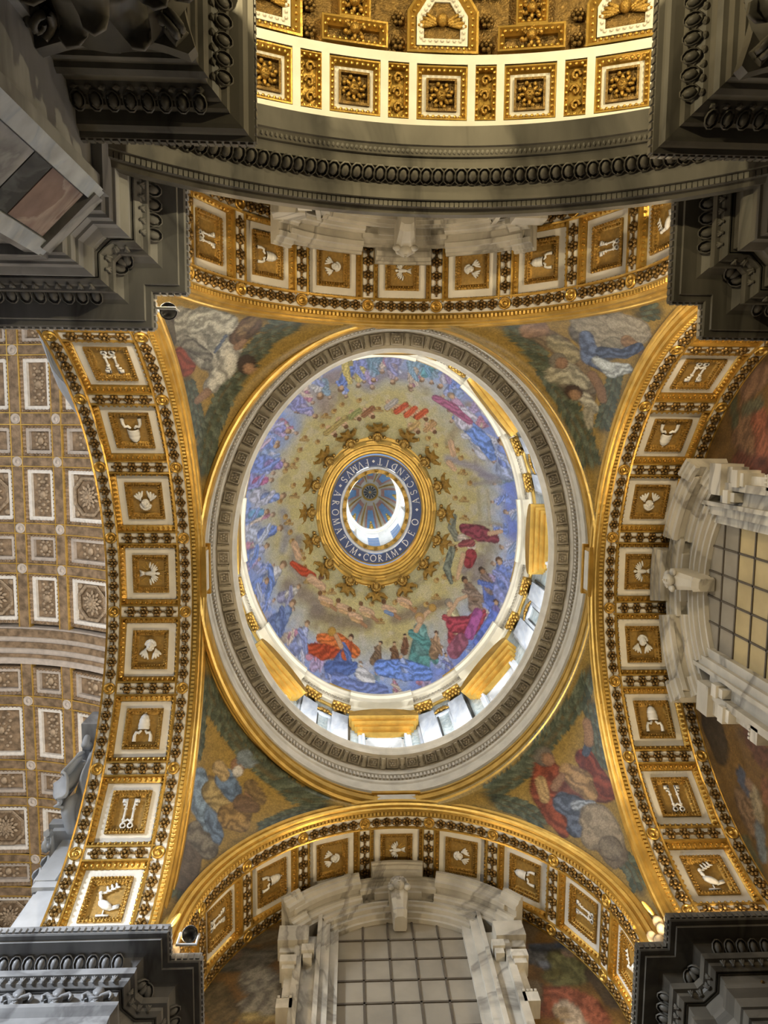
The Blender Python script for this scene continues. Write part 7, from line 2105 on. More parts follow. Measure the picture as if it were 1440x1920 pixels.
LUN = {'front': [((88,77,58),0.3,[(-4.33,19.25,0.322),(-3.28,19.44,0.234)]),
 ((76,65,48),0.2,[(-3.86,18.93,0.135),(-3.16,18.88,0.135)]),
 ((75,71,61),0.4,[(-4.83,18.46,0.518),(-4.21,18.41,0.476),(-3.51,18.6,0.22)]),
 ((108,103,91),0.4,[(-3.98,17.71,0.533),(-3.36,17.05,0.508),(-3.98,16.73,0.455)]),
 ((128,113,72),0.3,[(-4.21,16.49,0.149),(-3.01,16.35,0.147)]),
 ((95,79,65),0,[(-4.71,18.65,0.263)]),
 ((110,90,74),0,[(-3.32,18.97,0.136)]),
 ((79,68,46),0.3,[(-5.02,17.29,0.396),(-4.64,16.59,0.449)]),
 ((88,74,54),0.2,[(3.71,19.02,0.185),(4.02,19.68,0.292)]),
 ((82,84,88),0.4,[(3.47,18.36,0.31),(3.94,18.13,0.349)]),
 ((117,92,74),0,[(3.51,18.74,0.182)]),
 ((80,77,48),0.4,[(4.4,18.13,0.436),(4.56,17.71,0.55),(4.05,17.52,0.333)]),
 ((118,96,78),0,[(4.67,18.41,0.2)]),
 ((96,85,69),0,[(4.71,18.55,0.18)]),
 ((116,68,50),0.4,[(3.39,16.68,0.503),(4.09,16.68,0.585),(4.52,16.26,0.641)]),
 ((143,128,109),0.3,[(4.05,16.35,0.379),(4.17,16.02,0.295)]),
 ((63,53,41),0.2,[(5.1,17.52,0.25),(5.33,16.59,0.233)]),
 ((96,85,69),0.2,[(3.39,17.19,0.283),(3.28,16.68,0.193)]),
 ((53,59,70),0.4,[(3.78,18.65,0.181),(4.56,18.69,0.182)])],
'right': [((99,74,53),0.4,[(-4.43,18.36,0.801),(-3.89,17.8,0.679)]),
 ((119,71,50),0.4,[(-4.58,17.76,0.404),(-3.64,17.47,0.354)]),
 ((115,88,68),0.3,[(-5.77,17.76,0.356),(-5.42,18.46,0.33)]),
 ((79,77,59),0.3,[(-4.88,18.51,0.191),(-5.07,17.8,0.18)]),
 ((86,48,37),0.4,[(-3.44,18.65,0.388),(-3.39,17.47,0.311)]),
 ((67,67,50),0.2,[(-5.17,19.07,0.199),(-4.58,18.93,0.197)]),
 ((55,46,36),0.2,[(3.98,19.35,0.544),(4.48,18.69,0.521)]),
 ((82,54,41),0.4,[(3.54,17.19,0.414),(3.84,16.68,0.354)]),
 ((63,70,81),0.3,[(4.73,17.57,0.239),(5.07,17.38,0.237)]),
 ((101,80,59),0.4,[(5.42,17.47,0.383),(5.72,16.96,0.459)]),
 ((121,109,86),0.3,[(4.97,16.91,0.273),(5.37,16.63,0.223)]),
 ((87,92,92),0.3,[(5.77,16.59,0.267),(6.26,16.4,0.221)]),
 ((104,69,49),0.4,[(4.48,16.49,0.219),(4.83,16.4,0.217)]),
 ((118,95,77),0,[(4.83,17.19,0.186)]),
 ((79,75,53),0.3,[(6.51,17.1,0.328),(6.91,16.54,0.314)])],
}

# ------------------------------------------------------------------ pendentives
def pendentive(qx, qy, label, key):
    sd = ARCH['left' if qx < 0 else 'right']; en = ARCH['back' if qy < 0 else 'front']
    K = (sd['pl'], en['pl'])
    nz, ns = 200, 200; rows = []
    for j in range(nz + 1):
        z = 13.95 + (21.42 - 13.95)*j/nz
        ya = sd['c'] + qy*math.sqrt(max(0, sd['R']**2 - max(0, z - sd['cz'])**2)) if z < sd['cz'] + sd['R'] else sd['c']
        xb = en['c'] + qx*(en['R'] if z < en['cz'] else math.sqrt(max(0, en['R']**2 - (z - en['cz'])**2)))
        a = max(.02, (K[1] - ya)*qy); b = max(.02, (K[0] - xb)*qx)
        cx, cy = K[0] - qx*b, K[1] - qy*a
        rows.append([(cx + qx*b*math.cos(s*PI/2/ns), cy + qy*a*math.sin(s*PI/2/ns), z) for s in range(ns + 1)])
    rows.append([(x, y, 22.3) for x, y, z in rows[-1]])
    mb = MB().grid(rows)
    me = mb.mesh('pendentive', MOSAIC, True)
    V = np.array(mb.v); u, v = (V[:, 0] - CX)*20/V[:, 2], (V[:, 1] - CY)*20/V[:, 2]
    g = fbm(u*9, v*9, 5)
    col = lin((134, 110, 54))[None]*(.72 + .5*g[:, None])
    col = strokes(col, u, v, PEND.get(key, []), .08, 11)
    set_paint(me, col)
    o = inst('pendentive', me, None, None, label=label, category='mosaic')
    o['group'] = 'mosaic pendentives under the dome'
    return o
pendentive(-1, -1, 'mosaic spandrel with a white-robed figure reaching down at the upper left', 'tl')
pendentive(1, -1, 'mosaic spandrel with a blue-draped bearded figure and clouds at the upper right', 'tr')
pendentive(-1, 1, 'mosaic spandrel with an old man in blue with a turban at the lower left', 'bl')
pendentive(1, 1, 'mosaic spandrel with a man in red robe raising his arm at the lower right', 'br')

# ------------------------------------------------------------------ ring and stone cornice at the foot of the dome
CC = (CX, CY)
rg = thing('ring_cornice', 'oval travertine cornice with rosettes and dentils inside a gilded ring', 'cornice', (CX, CY, 21.3))
MB().ering([(.45, 21.66), (.10, 21.60), (.02, 21.46), (-.08, 21.42), (-.13, 21.50), (-.04, 21.56), (-.06, 21.66), (-.15, 21.72), (-.18, 21.90), (-.08, 21.98), (-.06, 22.06), (-.13, 22.10), (-.12, 22.2), (.3, 22.22)], 6.24, 7.68, CC, 144).build('gilded_ring', GOLD, rg)
MB().ering([(.1, 22.15), (-.05, 22.20), (-.08, 22.32), (.0, 22.40), (.0, 22.72), (-.07, 22.76), (-.07, 22.86), (.02, 22.95), (.02, 23.45), (-.03, 23.5), (-.05, 23.6), (-.05, 23.86), (-.14, 23.9), (-.2, 24.06), (-.22, 24.16),
            (-.64, 24.16), (-.64, 24.10), (-.74, 24.12), (-.78, 24.3), (-.84, 24.42), (-.84, 24.52), (.35, 24.56)], 6.3, 7.84, CC, 144).build('stone_cornice', STONE, rg)
def EF(th, off, z, a=6.3, b=7.84, inward=True):
    """frame on an ellipse: x tangent, y up, z towards the axis"""
    p = (CX + (a + off)*math.cos(th), CY + (b + off)*math.sin(th), z)
    n = Vector((-math.cos(th)*b, -math.sin(th)*a, 0)).normalized(); up = Vector((0, 0, 1))
    return fr(p, up.cross(n), up, n)
def ell_angles(n, a, b, t0=0.0):
    """n angles evenly spaced by arc length"""
    t = np.linspace(0, 2*PI, 2000); s = np.concatenate([[0], np.cumsum(np.hypot(np.diff(a*np.cos(t)), np.diff(b*np.sin(t))))])
    return [float(np.interp(s[-1]*((i + t0) % n)/n, s, t)) for i in range(n)]
dn = MB()
for t in ell_angles(330, 6.3, 7.84): dn.box(-.035, .035, -.11, .11, 0, .075, EF(t, -.05, 23.73))
dn.build('dentil_course', STONED, rg, kind='stuff')
brk = MB().box(-.05, .05, -.06, .05, .02, .40).box(-.09, .09, -.02, .05, 0, .14).box(-.09, .09, -.02, .05, .30, .44).mesh('bracket', STONE)
cof = MB(); ringbox(cof, .20, .19, .04, 0, .06)
for i in range(6):
    a = i*PI/3; cof.ell((.09*math.cos(a), .09*math.sin(a), .03), (.058, .058, .045), None, 6, 4)
cof.ell((0, 0, .055), (.045, .045, .04), None, 6, 4)
cofm = cof.mesh('rosette', STONED, True)
for i, t in enumerate(ell_angles(120, 5.95, 7.45)):
    if i % 2: inst('bracket', brk, rg, EF(t, -.22, 24.12))
    else:
        M = EF(t, -.44, 24.16); inst('rosette', cofm, rg, M @ Matrix.Rotation(PI/2, 4, 'X'))
for th in (0, PI/2, PI, 1.5*PI):
    mb = MB()
    mb.box(-.72, .72, .0, .50, -.05, .24, EF(th, -.10, 21.60)).box(-.8, .8, .50, .62, -.05, .30, EF(th, -.10, 21.60)).box(-.78, .78, -.08, .0, -.05, .28, EF(th, -.10, 21.60))
    mb.build('crown_block', GOLD, rg)
    MB().box(-.62, .62, .06, .44, .2, .265, EF(th, -.10, 21.60)).build('crown_plate', STONE, rg)

# ------------------------------------------------------------------ drum
CX, CY = 1.38, 4.12; CC = (CX, CY)
dr = thing('dome_drum', 'bright oval drum with marble pilasters, gilded capitals and eight windows', 'drum', (CX, CY, 24.5))
WA, WB = 6.62, 8.12
def arcpts(t0, t1, n): return [t0 + (t1 - t0)*i/n for i in range(n + 1)]
def wallpiece(t0, t1, z0, z1, off=0, m=None, name='wall_panel', n=6):
    mb = MB(); ts = arcpts(t0, t1, n)
    mb.grid([[(CX + (WA + o_)*math.cos(t), CY + (WB + o_)*math.sin(t), z) for t in ts] for o_, z in ((off + .5, z0), (off, z0), (off, z1), (off + .5, z1), (off + .5, z0))])
    for t in (t0, t1):
        mb.add([(CX + (WA + o_)*math.cos(t), CY + (WB + o_)*math.sin(t), z) for o_, z in ((off + .5, z0), (off, z0), (off, z1), (off + .5, z1))], [(0, 1, 2, 3)])
    return mb.build(name, m or MARBN, dr)
def speed(t): return math.hypot(WA*math.sin(t), WB*math.cos(t))
PEDM = MB()
for (w, n0, n1, y0, rise) in ((1.10, 0, .26, 27.78, .10), (1.22, 0, .40, 28.02, .20), (1.34, 0, .56, 28.22, .34), (1.45, 0, .72, 28.42, .52)):
    pts = [(-w, y0), (w, y0)] + [(w*math.cos(a), y0 + .20 + rise*math.sin(a)) for a in [PI*i/10 for i in range(11)]]
    PEDM.prism(pts, n0, n1)
PEDM.v = [(x, y - 27.78, z) for x, y, z in PEDM.v]
ped_mesh = PEDM.mesh('gilded_pediment', GOLD)
CAPM = MB().box(-.40, .40, .62, .72, 0, .30).lathe([(.26, 0), (.27, .3), (.38, .6)], 10, fr((0, 0, .02), (1, 0, 0), (0, 0, .6), (0, 1, 0)))
for k, (y, s_, n_) in enumerate(((.12, .8, 5), (.34, 1.0, 4))):
    for i in range(n_):
        x = (i - (n_ - 1)/2)*.16; CAPM.ell((x, y, .20 + .04*k), (.075, .15, .06), None, 6, 4)
for s in (-1, 1):
    CAPM.ell((s*.33, .54, .22), (.10, .10, .09), None, 8, 5)
CAPM.ell((0, .60, .26), (.08, .08, .06), None, 6, 4)
cap_mesh = CAPM.mesh('gilded_capital', GOLD, True)
SHELL = MB()
for i in range(7):
    a = PI*(i + .5)/7; SHELL.ell((0, 0, 0), (.05, .17, .06), T(.16*math.cos(a), .05 + .16*math.sin(a), .08) @ Matrix.Rotation(a - PI/2, 4, 'Z'), 6, 4)
SHELL.ell((0, .02, .10), (.09, .09, .08)).tube([(-.45, -.08, .06), (-.32, .02, .08), (-.18, .0, .08)], .05, 6).tube([(.45, -.08, .06), (.32, .02, .08), (.18, .0, .08)], .05, 6)
shell_mesh = SHELL.mesh('gilded_shell', GOLDR, True)
for k in range(8):
    th = k*PI/4; hw = .78/speed(th); tn = th + PI/4
    wallpiece(th + hw, tn - .78/speed(tn), 24.5, 30.1, 0, MARBN, 'wall_panel', 8)
    wallpiece(th - hw, th + hw, 27.75, 30.1, 0, MARBN, 'wall_panel', 2)
    wallpiece(th - hw, th + hw, 24.5, 25.2, 0, MARBN, 'wall_panel', 2)
    w = inst('window', MB().box(-.82, -.70, 25.1, 27.8, -.45, .02).box(.70, .82, 25.1, 27.8, -.45, .02).box(-.82, .82, 27.66, 27.8, -.45, .02).box(-.82, .82, 25.1, 25.25, -.45, .02).mesh('window', WHITEP), dr, EF(th, 0, 0, WA, WB))
    for i in range(3):
        for j in range(4):
            x0, y0 = -.70 + i*.4667, 25.25 + j*.6025
            inst('pane', MB().box(x0 + .02, x0 + .447, y0 + .02, y0 + .583, -.335, -.325).mesh('pane', GLASS), w, None, True)
    gl = MB()
    for i in (1, 2): gl.box(-.70 + i*.4667 - .025, -.70 + i*.4667 + .025, 25.25, 27.66, -.36, -.30)
    for j in (1, 2, 3): gl.box(-.70, .70, 25.25 + j*.6025 - .025, 25.25 + j*.6025 + .025, -.36, -.30)
    inst('glazing_bars', gl.mesh('glazing_bars', WHITEP), w, None, True)
    for s in (-1, 1):
        inst('jamb', MB().box(s*.93 - .13, s*.93 + .13, 24.5, 27.8, -.02, .16).box(s*.86 - .05, s*.86 + .05, 24.5, 27.8, -.02, .22).mesh('jamb', MARBW), w, None, True)
    inst('gilded_pediment', ped_mesh, w, T(0, 27.78, 0), True)
    for dth in (16.5, 28.5):
        t = th + math.radians(dth)
        p = inst('pilaster', MB().box(-.36, .36, 24.5, 29.25, -.05, .16).mesh('pilaster', MARBW), dr, EF(t, 0, 0, WA, WB))
        for s in (-1, 1): inst('pilaster_edge', MB().box(s*.44 - .05, s*.44 + .05, 24.5, 29.25, -.05, .07).mesh('pilaster_edge', BLACKM if s > 0 else MARBW), p, None, True)
        inst('gilded_capital', cap_mesh, p, T(0, 29.22, .10), True)
    t = th + math.radians(22.5)
    p = inst('framed_panel', MB().box(-.42, -.30, 24.6, 28.75, -.02, .10).box(.30, .42, 24.6, 28.75, -.02, .10).box(-.42, .42, 28.63, 28.78, -.02, .10).mesh('framed_panel', MARBW), dr, EF(t, 0, 0, WA, WB))
    inst('gilded_shell', shell_mesh, p, T(0, 28.90, .04), True)
    inst('dark_border', MB().box(-.30, -.24, 24.6, 28.6, 0, .05).box(.24, .30, 24.6, 28.6, 0, .05).mesh('dark_border', BLACKM), p, None, True)
    # forward break of the entablature over each window
    mb = MB(); hb = 1.5/speed(th)
    mb.ering([(.3, 30.6), (-.42, 30.62), (-.44, 31.0), (-.56, 31.05), (-.56, 31.3), (.2, 31.4)], WA, WB, CC, 8, th - hb, th + hb); mb.build('entablature_break', PALE, dr)
MB().ering([(.3, 29.92), (-.10, 29.94), (-.13, 30.02), (-.08, 30.06), (-.08, 30.12), (.0, 30.12)], WA, WB, CC, 128).build('gilded_fillet', GOLDP, dr)
MB().ering([(.3, 30.1), (-.06, 30.1), (-.06, 30.55), (-.12, 30.6), (-.14, 30.72), (-.17, 30.98), (-.36, 31.0), (-.40, 31.15), (-.46, 31.25), (-.46, 31.38), (.5, 31.42)], WA, WB, CC, 144).build('upper_cornice', PALE, dr)
dn = MB()
for t in ell_angles(300, WA, WB): dn.box(-.05, .05, -.09, .09, 0, .06, EF(t, -.15, 30.86, WA, WB))
dn.build('dentil_course', STONE, dr, kind='stuff')
for i, t in enumerate(ell_angles(24, WA, WB)):
    l = .55/speed(t)
    if i % 3 != 2: MB().ering([(-.30, 31.42), (-.44, 31.44), (-.46, 31.56), (-.36, 31.58)], WA, WB, CC, 5, t - l*1.4, t + l*1.2).build('gilded_edge', GOLDP, dr)

# ------------------------------------------------------------------ mosaic dome
DA, DB, DZ0, DH, TMAX = 6.22, 7.80, 31.42, 8.6, math.radians(57.8)
nt_, ns_ = 640, 150
th = np.linspace(0, 2*PI, nt_, endpoint=False); tt = np.linspace(0, TMAX, ns_)
TH, TT = np.meshgrid(th, tt)
X = CX + DA*np.cos(TT)*np.cos(TH); Y = CY + DB*np.cos(TT)*np.sin(TH); Z = DZ0 + DH*np.sin(TT)
V = np.stack([X, Y, Z], -1).reshape(-1, 3)
idx = np.arange(ns_*nt_).reshape(ns_, nt_)
Fq = np.stack([idx[:-1], np.roll(idx[:-1], -1, 1), np.roll(idx[1:], -1, 1), idx[1:]], -1).reshape(-1, 4)
me = bpy.data.meshes.new('dome'); me.from_pydata(V.tolist(), [], Fq.tolist()); me.materials.append(MOSAIC)
me.polygons.foreach_set('use_smooth', [True]*len(me.polygons)); me.update()
u, v = (V[:, 0] - CX)*35/V[:, 2], (V[:, 1] - CY)*35/V[:, 2]
t_ = (TT/TMAX).reshape(-1)
def domebase():
    n1 = fbm(u*1.1 + 7, v*1.1, 21); n2 = fbm(u*2.7, v*2.7 + 3, 33); n3 = fbm(u*7, v*7, 41)
    stops = [(0.0, (110, 140, 214)), (.13, (138, 162, 214)), (.30, (168, 176, 190)), (.46, (176, 172, 150)), (.62, (186, 172, 118)), (.82, (190, 176, 120)), (1.0, (176, 166, 122))]
    tq = np.clip(t_ + (n1 - .5)*.34, 0, 1)
    ks = [s for s, _ in stops]; cs = np.array([lin(c) for _, c in stops])
    col = np.stack([np.interp(tq, ks, cs[:, i]) for i in range(3)], 1)
    cloud = np.clip((n2 - .52)*6, 0, 1)*np.clip(1.15 - t_, 0, 1)
    col = col*(1 - .55*cloud[:, None]) + lin((198, 190, 184))[None]*.55*cloud[:, None]
    dk = np.clip((n1 - .60)*7, 0, 1)*np.clip((t_ - .2)*5, 0, 1)*np.clip((.75 - t_)*5, 0, 1)
    col = col*(1 - .5*dk[:, None]) + lin((112, 98, 92))[None]*.5*dk[:, None]
    return col*(.88 + .26*n3[:, None])
col = strokes(domebase(), u, v, DOME, .06, 7)
set_paint(me, col)
dm = inst('dome', me, None, None, label='oval dome mosaic of saints and angels on blue and gold cloud around the lantern', category='dome')

# ------------------------------------------------------------------ lantern
ln = thing('lantern', 'gilded lantern ring with cherub heads and a dark blue inscription band', 'lantern', (CX, CY, 38.6))
LA, LB = 3.27, 3.84
MB().ering([(.55, 38.55), (.50, 38.62), (.44, 38.60), (.40, 38.75), (.30, 38.80), (.27, 38.95), (.12, 38.98), (.05, 39.10), (-.04, 39.12), (-.06, 39.28), (-.16, 39.30), (-.22, 39.42), (-.34, 39.44), (-.36, 39.56), (-.46, 39.58), (-.52, 39.68), (-.62, 39.70), (-.66, 39.74)], LA, LB, CC, 96).build('gilded_ring', GOLD, ln)
MB().ering([(.02, 39.74), (-.54, 39.74)], 2.58, 3.05, CC, 96).build('inscription_band', NAVY, ln)
MB().ering([(.04, 39.66), (.0, 39.70), (-.02, 39.74)], 2.58, 3.05, CC, 96).build('gilded_fillet', GOLDP, ln)
MB().ering([(.04, 39.74), (.02, 39.66), (-.06, 39.64), (-.10, 39.70), (-.12, 39.82)], 2.00, 2.42, CC, 72).build('white_ring', WHITE, ln)
MB().ering([(.0, 39.82), (-.2, 39.84), (-.22, 40.0), (-.1, 40.2)], 1.88, 2.30, CC, 72).build('gilded_inner_ring', GOLDR, ln)
rm = ROSE.mesh('rosette', GOLD, True)
for t in ell_angles(20, 1.78, 2.2):
    M = EF(t, -.1, 39.80, 1.88, 2.30); inst('rosette', rm, ln, M @ Matrix.Rotation(PI/2, 4, 'X') @ Matrix.Scale(.8, 4))
for i, t in enumerate(ell_angles(16, LA, LB, .3)):
    if i >= 0:
        mb = MB(); h = 2*PI/16*.30
        mb.ering([(.12, 38.95), (.0, 38.90), (-.10, 39.0), (-.12, 39.2), (.0, 39.25)], LA, LB, CC, 4, t - h, t + h); mb.build('moulding_block', GOLDP, ln)
CH = MB()
CH.ell((0, 0, .16), (.17, .20, .17), None, 10, 7).ell((0, -.02, .33), (.025, .035, .04))
for s in (-1, 1):
    CH.ell((s*.065, .03, .30), (.03, .02, .02)); CH.ell((s*.08, -.06, .27), (.055, .05, .05)); CH.ell((s*.30, -.02, .10), (.085, .085, .085), None, 8, 5)
CH.ell((0, -.09, .31), (.045, .018, .02))
for i in range(9):
    a = -.1 + i*PI*1.06/8; CH.ell((.18*math.cos(a), .03 + .20*math.sin(a), .17), (.075, .075, .09), None, 6, 4)
chm = CH.mesh('cherub_head', GOLDR, True)
WG = MB()
for s in (-1, 1):
    WG.prism([(s*.05, .10), (s*.36, .22), (s*.42, .46), (s*.20, .36), (0, .52)][::s], 0, .10)
    WG.tube([(s*.36, .30, .06), (s*.46, .44, .08), (s*.40, .55, .06)], [.05, .045, .02], 6)
WG.prism([(-.12, .25), (.12, .25), (.2, .62), (0, .5), (-.2, .62)], 0, .14)
wgm = WG.mesh('wings', GOLDR)
for t in ell_angles(16, LA + .35, LB + .35):
    M = EF(t, .36, 38.50, LA, LB)
    # face looks down and towards the axis
    R_ = M @ Matrix.Rotation(math.radians(46), 4, 'X')
    c = inst('cherub_head', chm, ln, R_ @ Matrix.Rotation(PI, 4, 'Z') @ Matrix.Scale(1.28, 4)); inst('wings', wgm, c, T(0, .08, -.02), True)
def glyph(ch):
    S = []
    def L(x0, y0, x1, y1, w): S.append(([(x0, y0), (x1, y1)], w))
    def ser(x, y, w=.22): S.append(([(x - w/2, y), (x + w/2, y)], .05))
    def arc(cx, cy, rx, ry, a0, a1, w, n=14): S.append(([(cx + rx*math.cos(math.radians(a0 + (a1 - a0)*i/n)), cy + ry*math.sin(math.radians(a0 + (a1 - a0)*i/n))) for i in range(n + 1)], w))
    wd = .6
    if ch == 'A': L(.04,0,.36,1,.07); L(.36,1,.70,0,.13); L(.17,.36,.56,.36,.06); ser(.04,.02); ser(.70,.02); wd = .74
    elif ch == 'V': L(.04,1,.36,0,.13); L(.36,0,.70,1,.07); ser(.04,.98); ser(.70,.98); wd = .74
    elif ch == 'M': L(.08,0,.16,1,.07); L(.16,1,.46,.05,.12); L(.46,.05,.76,1,.07); L(.76,1,.86,0,.12); ser(.08,.02); ser(.86,.02); wd = .94
    elif ch == 'N': L(.08,0,.08,1,.07); L(.08,1,.66,0,.13); L(.66,0,.66,1,.07); ser(.08,.02); ser(.66,.98); wd = .76
    elif ch == 'I': L(.12,0,.12,1,.13); ser(.12,.02,.28); ser(.12,.98,.28); wd = .26
    elif ch == 'T': L(.34,0,.34,1,.13); L(.02,.97,.66,.97,.07); L(.03,.97,.03,.82,.05); L(.65,.97,.65,.82,.05); ser(.34,.02,.28); wd = .68
    elif ch in 'EF':
        L(.12,0,.12,1,.13); L(.06,.97,.52,.97,.07); L(.12,.52,.44,.52,.06); L(.51,.97,.51,.84,.05); ser(.12,.02,.26); wd = .58
        if ch == 'E': L(.06,.03,.54,.03,.07); L(.53,.03,.53,.16,.05)
    elif ch == 'C': arc(.48,.5,.40,.47,48,312,.12); L(.75,.84,.75,.70,.05); wd = .82
    elif ch == 'O': arc(.48,.5,.41,.47,0,360,.12,24); wd = .96
    elif ch == 'D': L(.12,0,.12,1,.13); arc(.12,.5,.58,.47,-90,90,.12); L(.02,.97,.16,.97,.05); L(.02,.03,.16,.03,.05); wd = .76
    elif ch == 'R': L(.12,0,.12,1,.13); arc(.14,.75,.34,.22,-90,90,.10); L(.22,.53,.66,0,.12); ser(.12,.02,.26); ser(.68,.02,.16); wd = .72
    elif ch == 'S': arc(.30,.74,.22,.23,20,270,.11,12); arc(.30,.27,.24,.24,90,-160,.12,12); wd = .58
    b = MB()
    for pts, w in S:
        for (x0, y0), (x1, y1) in zip(pts[:-1], pts[1:]):
            dx, dy = norm2((x1 - x0, y1 - y0)); nx_, ny_ = -dy*w/2, dx*w/2; ex, ey = dx*.02, dy*.02
            b.prism([(x0 - ex + nx_, y0 - ey + ny_), (x0 - ex - nx_, y0 - ey - ny_), (x1 + ex - nx_, y1 + ey - ny_), (x1 + ex + nx_, y1 + ey + ny_)][::-1], 0, .05)
    b.v = [(x - wd/2, y, z) for x, y, z in b.v]
    return b.mesh('letter', CREAM)
GL = {}
def letters(word, a0, a1):
    """capital letters along the band, feet outwards, angles in degrees of the plan (x right, y towards the picture's foot)"""
    n = len(word)
    for i, ch in enumerate(word):
        a = math.radians(a0 + (a1 - a0)*(i + .5)/n)
        if ch not in GL: GL[ch] = glyph(ch)
        p = (CX + 2.47*math.cos(a), CY + 2.93*math.sin(a), 39.735)
        up = Vector((-math.cos(a), -math.sin(a), 0)); n_ = Vector((0, 0, -1)); xx = up.cross(n_)
        inst('letter', GL[ch], ln, fr(p, xx*.38, up*.38, n_*.38))
letters('ASCENDIT', -6, -90); letters('FVMVS', -99, -146); letters('AROMATVM', -155, -243); letters('CORAM', -251, -303); letters('DEO', -311, -353)
dm_ = MB().prism([(0, .09), (.09, 0), (0, -.09), (-.09, 0)], 0, .04).mesh('word_divider', CREAM)
for a in (-1, -94, -150, -247, -307):
    a = math.radians(a); inst('word_divider', dm_, ln, fr((CX + 2.31*math.cos(a), CY + 2.76*math.sin(a), 39.735), (1, 0, 0), (0, -1, 0), (0, 0, -1)))
# lantern shaft with its lights
SA, SB = 1.88, 2.30
for k in range(8):
    t = (k + .5)*PI/4
    MB().ering([(.0, 40.1), (.0, 47.0), (.3, 47.0), (.3, 40.1)], SA, SB, CC, 4, t - .2, t + .2).build('lantern_pier', WHITE, ln)
    MB().ering([(.05, 40.1), (.05, 41.0), (.2, 41.0)], SA, SB, CC, 4, t + .2, t + PI/4 - .2).build('lantern_sill', WHITE, ln)
    MB().ering([(.22, 41.0), (.22, 46.3)], SA, SB, CC, 4, t + .2, t + PI/4 - .2).build('lantern_pane', GLASS, ln)
    gb = MB()
    for zz in (42.3, 43.6, 44.9): gb.ering([(.15, zz), (.15, zz + .06)], SA, SB, CC, 4, t + .2, t + PI/4 - .2)
    gb.build('glazing_bar', WHITEP, ln)
    MB().ering([(.0, 46.3), (.0, 47.0)], SA, SB, CC, 4, t + .2, t + PI/4 - .2).build('lantern_head', WHITE, ln)
MB().ering([(.3, 46.9), (-.06, 46.95), (-.1, 47.1), (-.22, 47.2), (-.25, 47.4), (-.1, 47.5), (.2, 47.5)], SA, SB, CC, 48).build('lantern_cornice', CREAM, ln)
def cup(t0, t1, e0, e1, off, n=5):
    mb = MB(); rows = []
    for j in range(9):
        e = e0 + (e1 - e0)*j/8
        tw = 1.0
        rows.append([(CX + (1.9 + off)*math.cos(e)*math.cos(t), CY + (2.32 + off)*math.cos(e)*math.sin(t), 47.4 + (5.6 + off)*math.sin(e)) for t in arcpts(t0, t1, n)])
    return mb.grid(rows)
cup(0, 2*PI, 0, PI/2 - .02, .06, 48).build('cupola_shell', CREAM, ln)
for k in range(8):
    t = k*PI/4 + PI/8
    cup(t - .10, t + .10, .05, 1.22, -.02).build('cupola_rib', PALE, ln)
    cup(t - .04, t + .04, .05, 1.2, -.05).build('rib_ornament', GOLDP, ln)
    t += PI/8
    p = cup(t - .25, t + .25, .10, 1.12, -.01).build('panel_frame', PINK, ln)
    cup(t - .17, t + .17, .16, .98, -.04).build('sky_panel', SKYB, p)
    q = MB(); 
    for (e, s) in ((.22, .18), (.36, .14), (.5, .09)):
        q.ell((CX + 1.8*math.cos(e)*math.cos(t), CY + 2.2*math.cos(e)*math.sin(t), 47.4 + 5.5*math.sin(e)), (s, s, s*1.2))
    q.build('gilded_figure', GOLDP, p, True)
top = (CX, CY, 52.85)
MB().lathe([(.62, 0), (.66, -.1), (.56, -.14), (.50, -.06)], 28, T(*top)).build('boss_ring', GOLDP, ln)
MB().lathe([(.5, 0), (.001, .02)], 24, T(*top)).build('boss_ground', CREAM, ln)
pet = MB().prism([(.12, -.02), (.44, -.085), (.47, 0), (.44, .085), (.12, .02)], -.08, -.02).mesh('boss_petal', BLACKM)
for i in range(12): inst('boss_petal', pet, ln, T(*top) @ Matrix.Rotation(i*PI/6, 4, 'Z'))
MB().ell((top[0], top[1], top[2] - .06), (.09, .09, .07)).build('boss_button', GOLDP, ln, True)
# ------------------------------------------------------------------ lunette walls with windows
def lunette(side, wallname, key, m):
    q = ARCH[side]; A, Tn = Vector((*q['A'], 0)), Vector((*q['Tn'], 0)); R = q['R'] + .3
    o0 = (Vector((q['pl'], q['c'], 0)) if side == 'right' else Vector((q['c'], q['pl'], 0))) + A*(DEP - .02)
    w = struct(wallname, (o0.x, o0.y, -1.6))
    zl = 9.0 if side != 'back' else 15.6
    nx, nz = 130, 110; rows = []
    for j in range(nz + 1):
        z = zl + (q['cz'] + R - zl)*j/nz
        h = R if z < q['cz'] else math.sqrt(max(0.0, R*R - (z - q['cz'])**2))
        rows.append([tuple(o0 + Tn*(h*(2*i/nx - 1)) + Vector((0, 0, z))) for i in range(nx + 1)])
    mb = MB().grid(rows); me = mb.mesh('lunette_mosaic', MOSAIC, False)
    V = np.array(mb.v); u = (V - np.array(o0)) @ np.array(Tn); v = V[:, 2]
    g = fbm(u*2.2, v*2.2, 15); g2 = fbm(u*8, v*8, 5)
    col = (lin((64, 48, 28))[None]*(1 - g[:, None]) + lin((112, 84, 44))[None]*g[:, None])*(.7 + .6*g2[:, None])
    col = strokes(col, u, v, LUN.get(key, []), .08, 19)
    set_paint(me, col); inst('lunette_mosaic', me, w)
    if side != 'back':
        B = MB(); c0 = o0 + A*.01
        B.add([tuple(c0 + Tn*s*R + Vector((0, 0, z))) for s, z in ((-1, -1.6), (1, -1.6), (1, 9.05), (-1, 9.05))], [(0, 1, 2, 3)]).build('wall_base', m, w)
    return o0, A, Tn
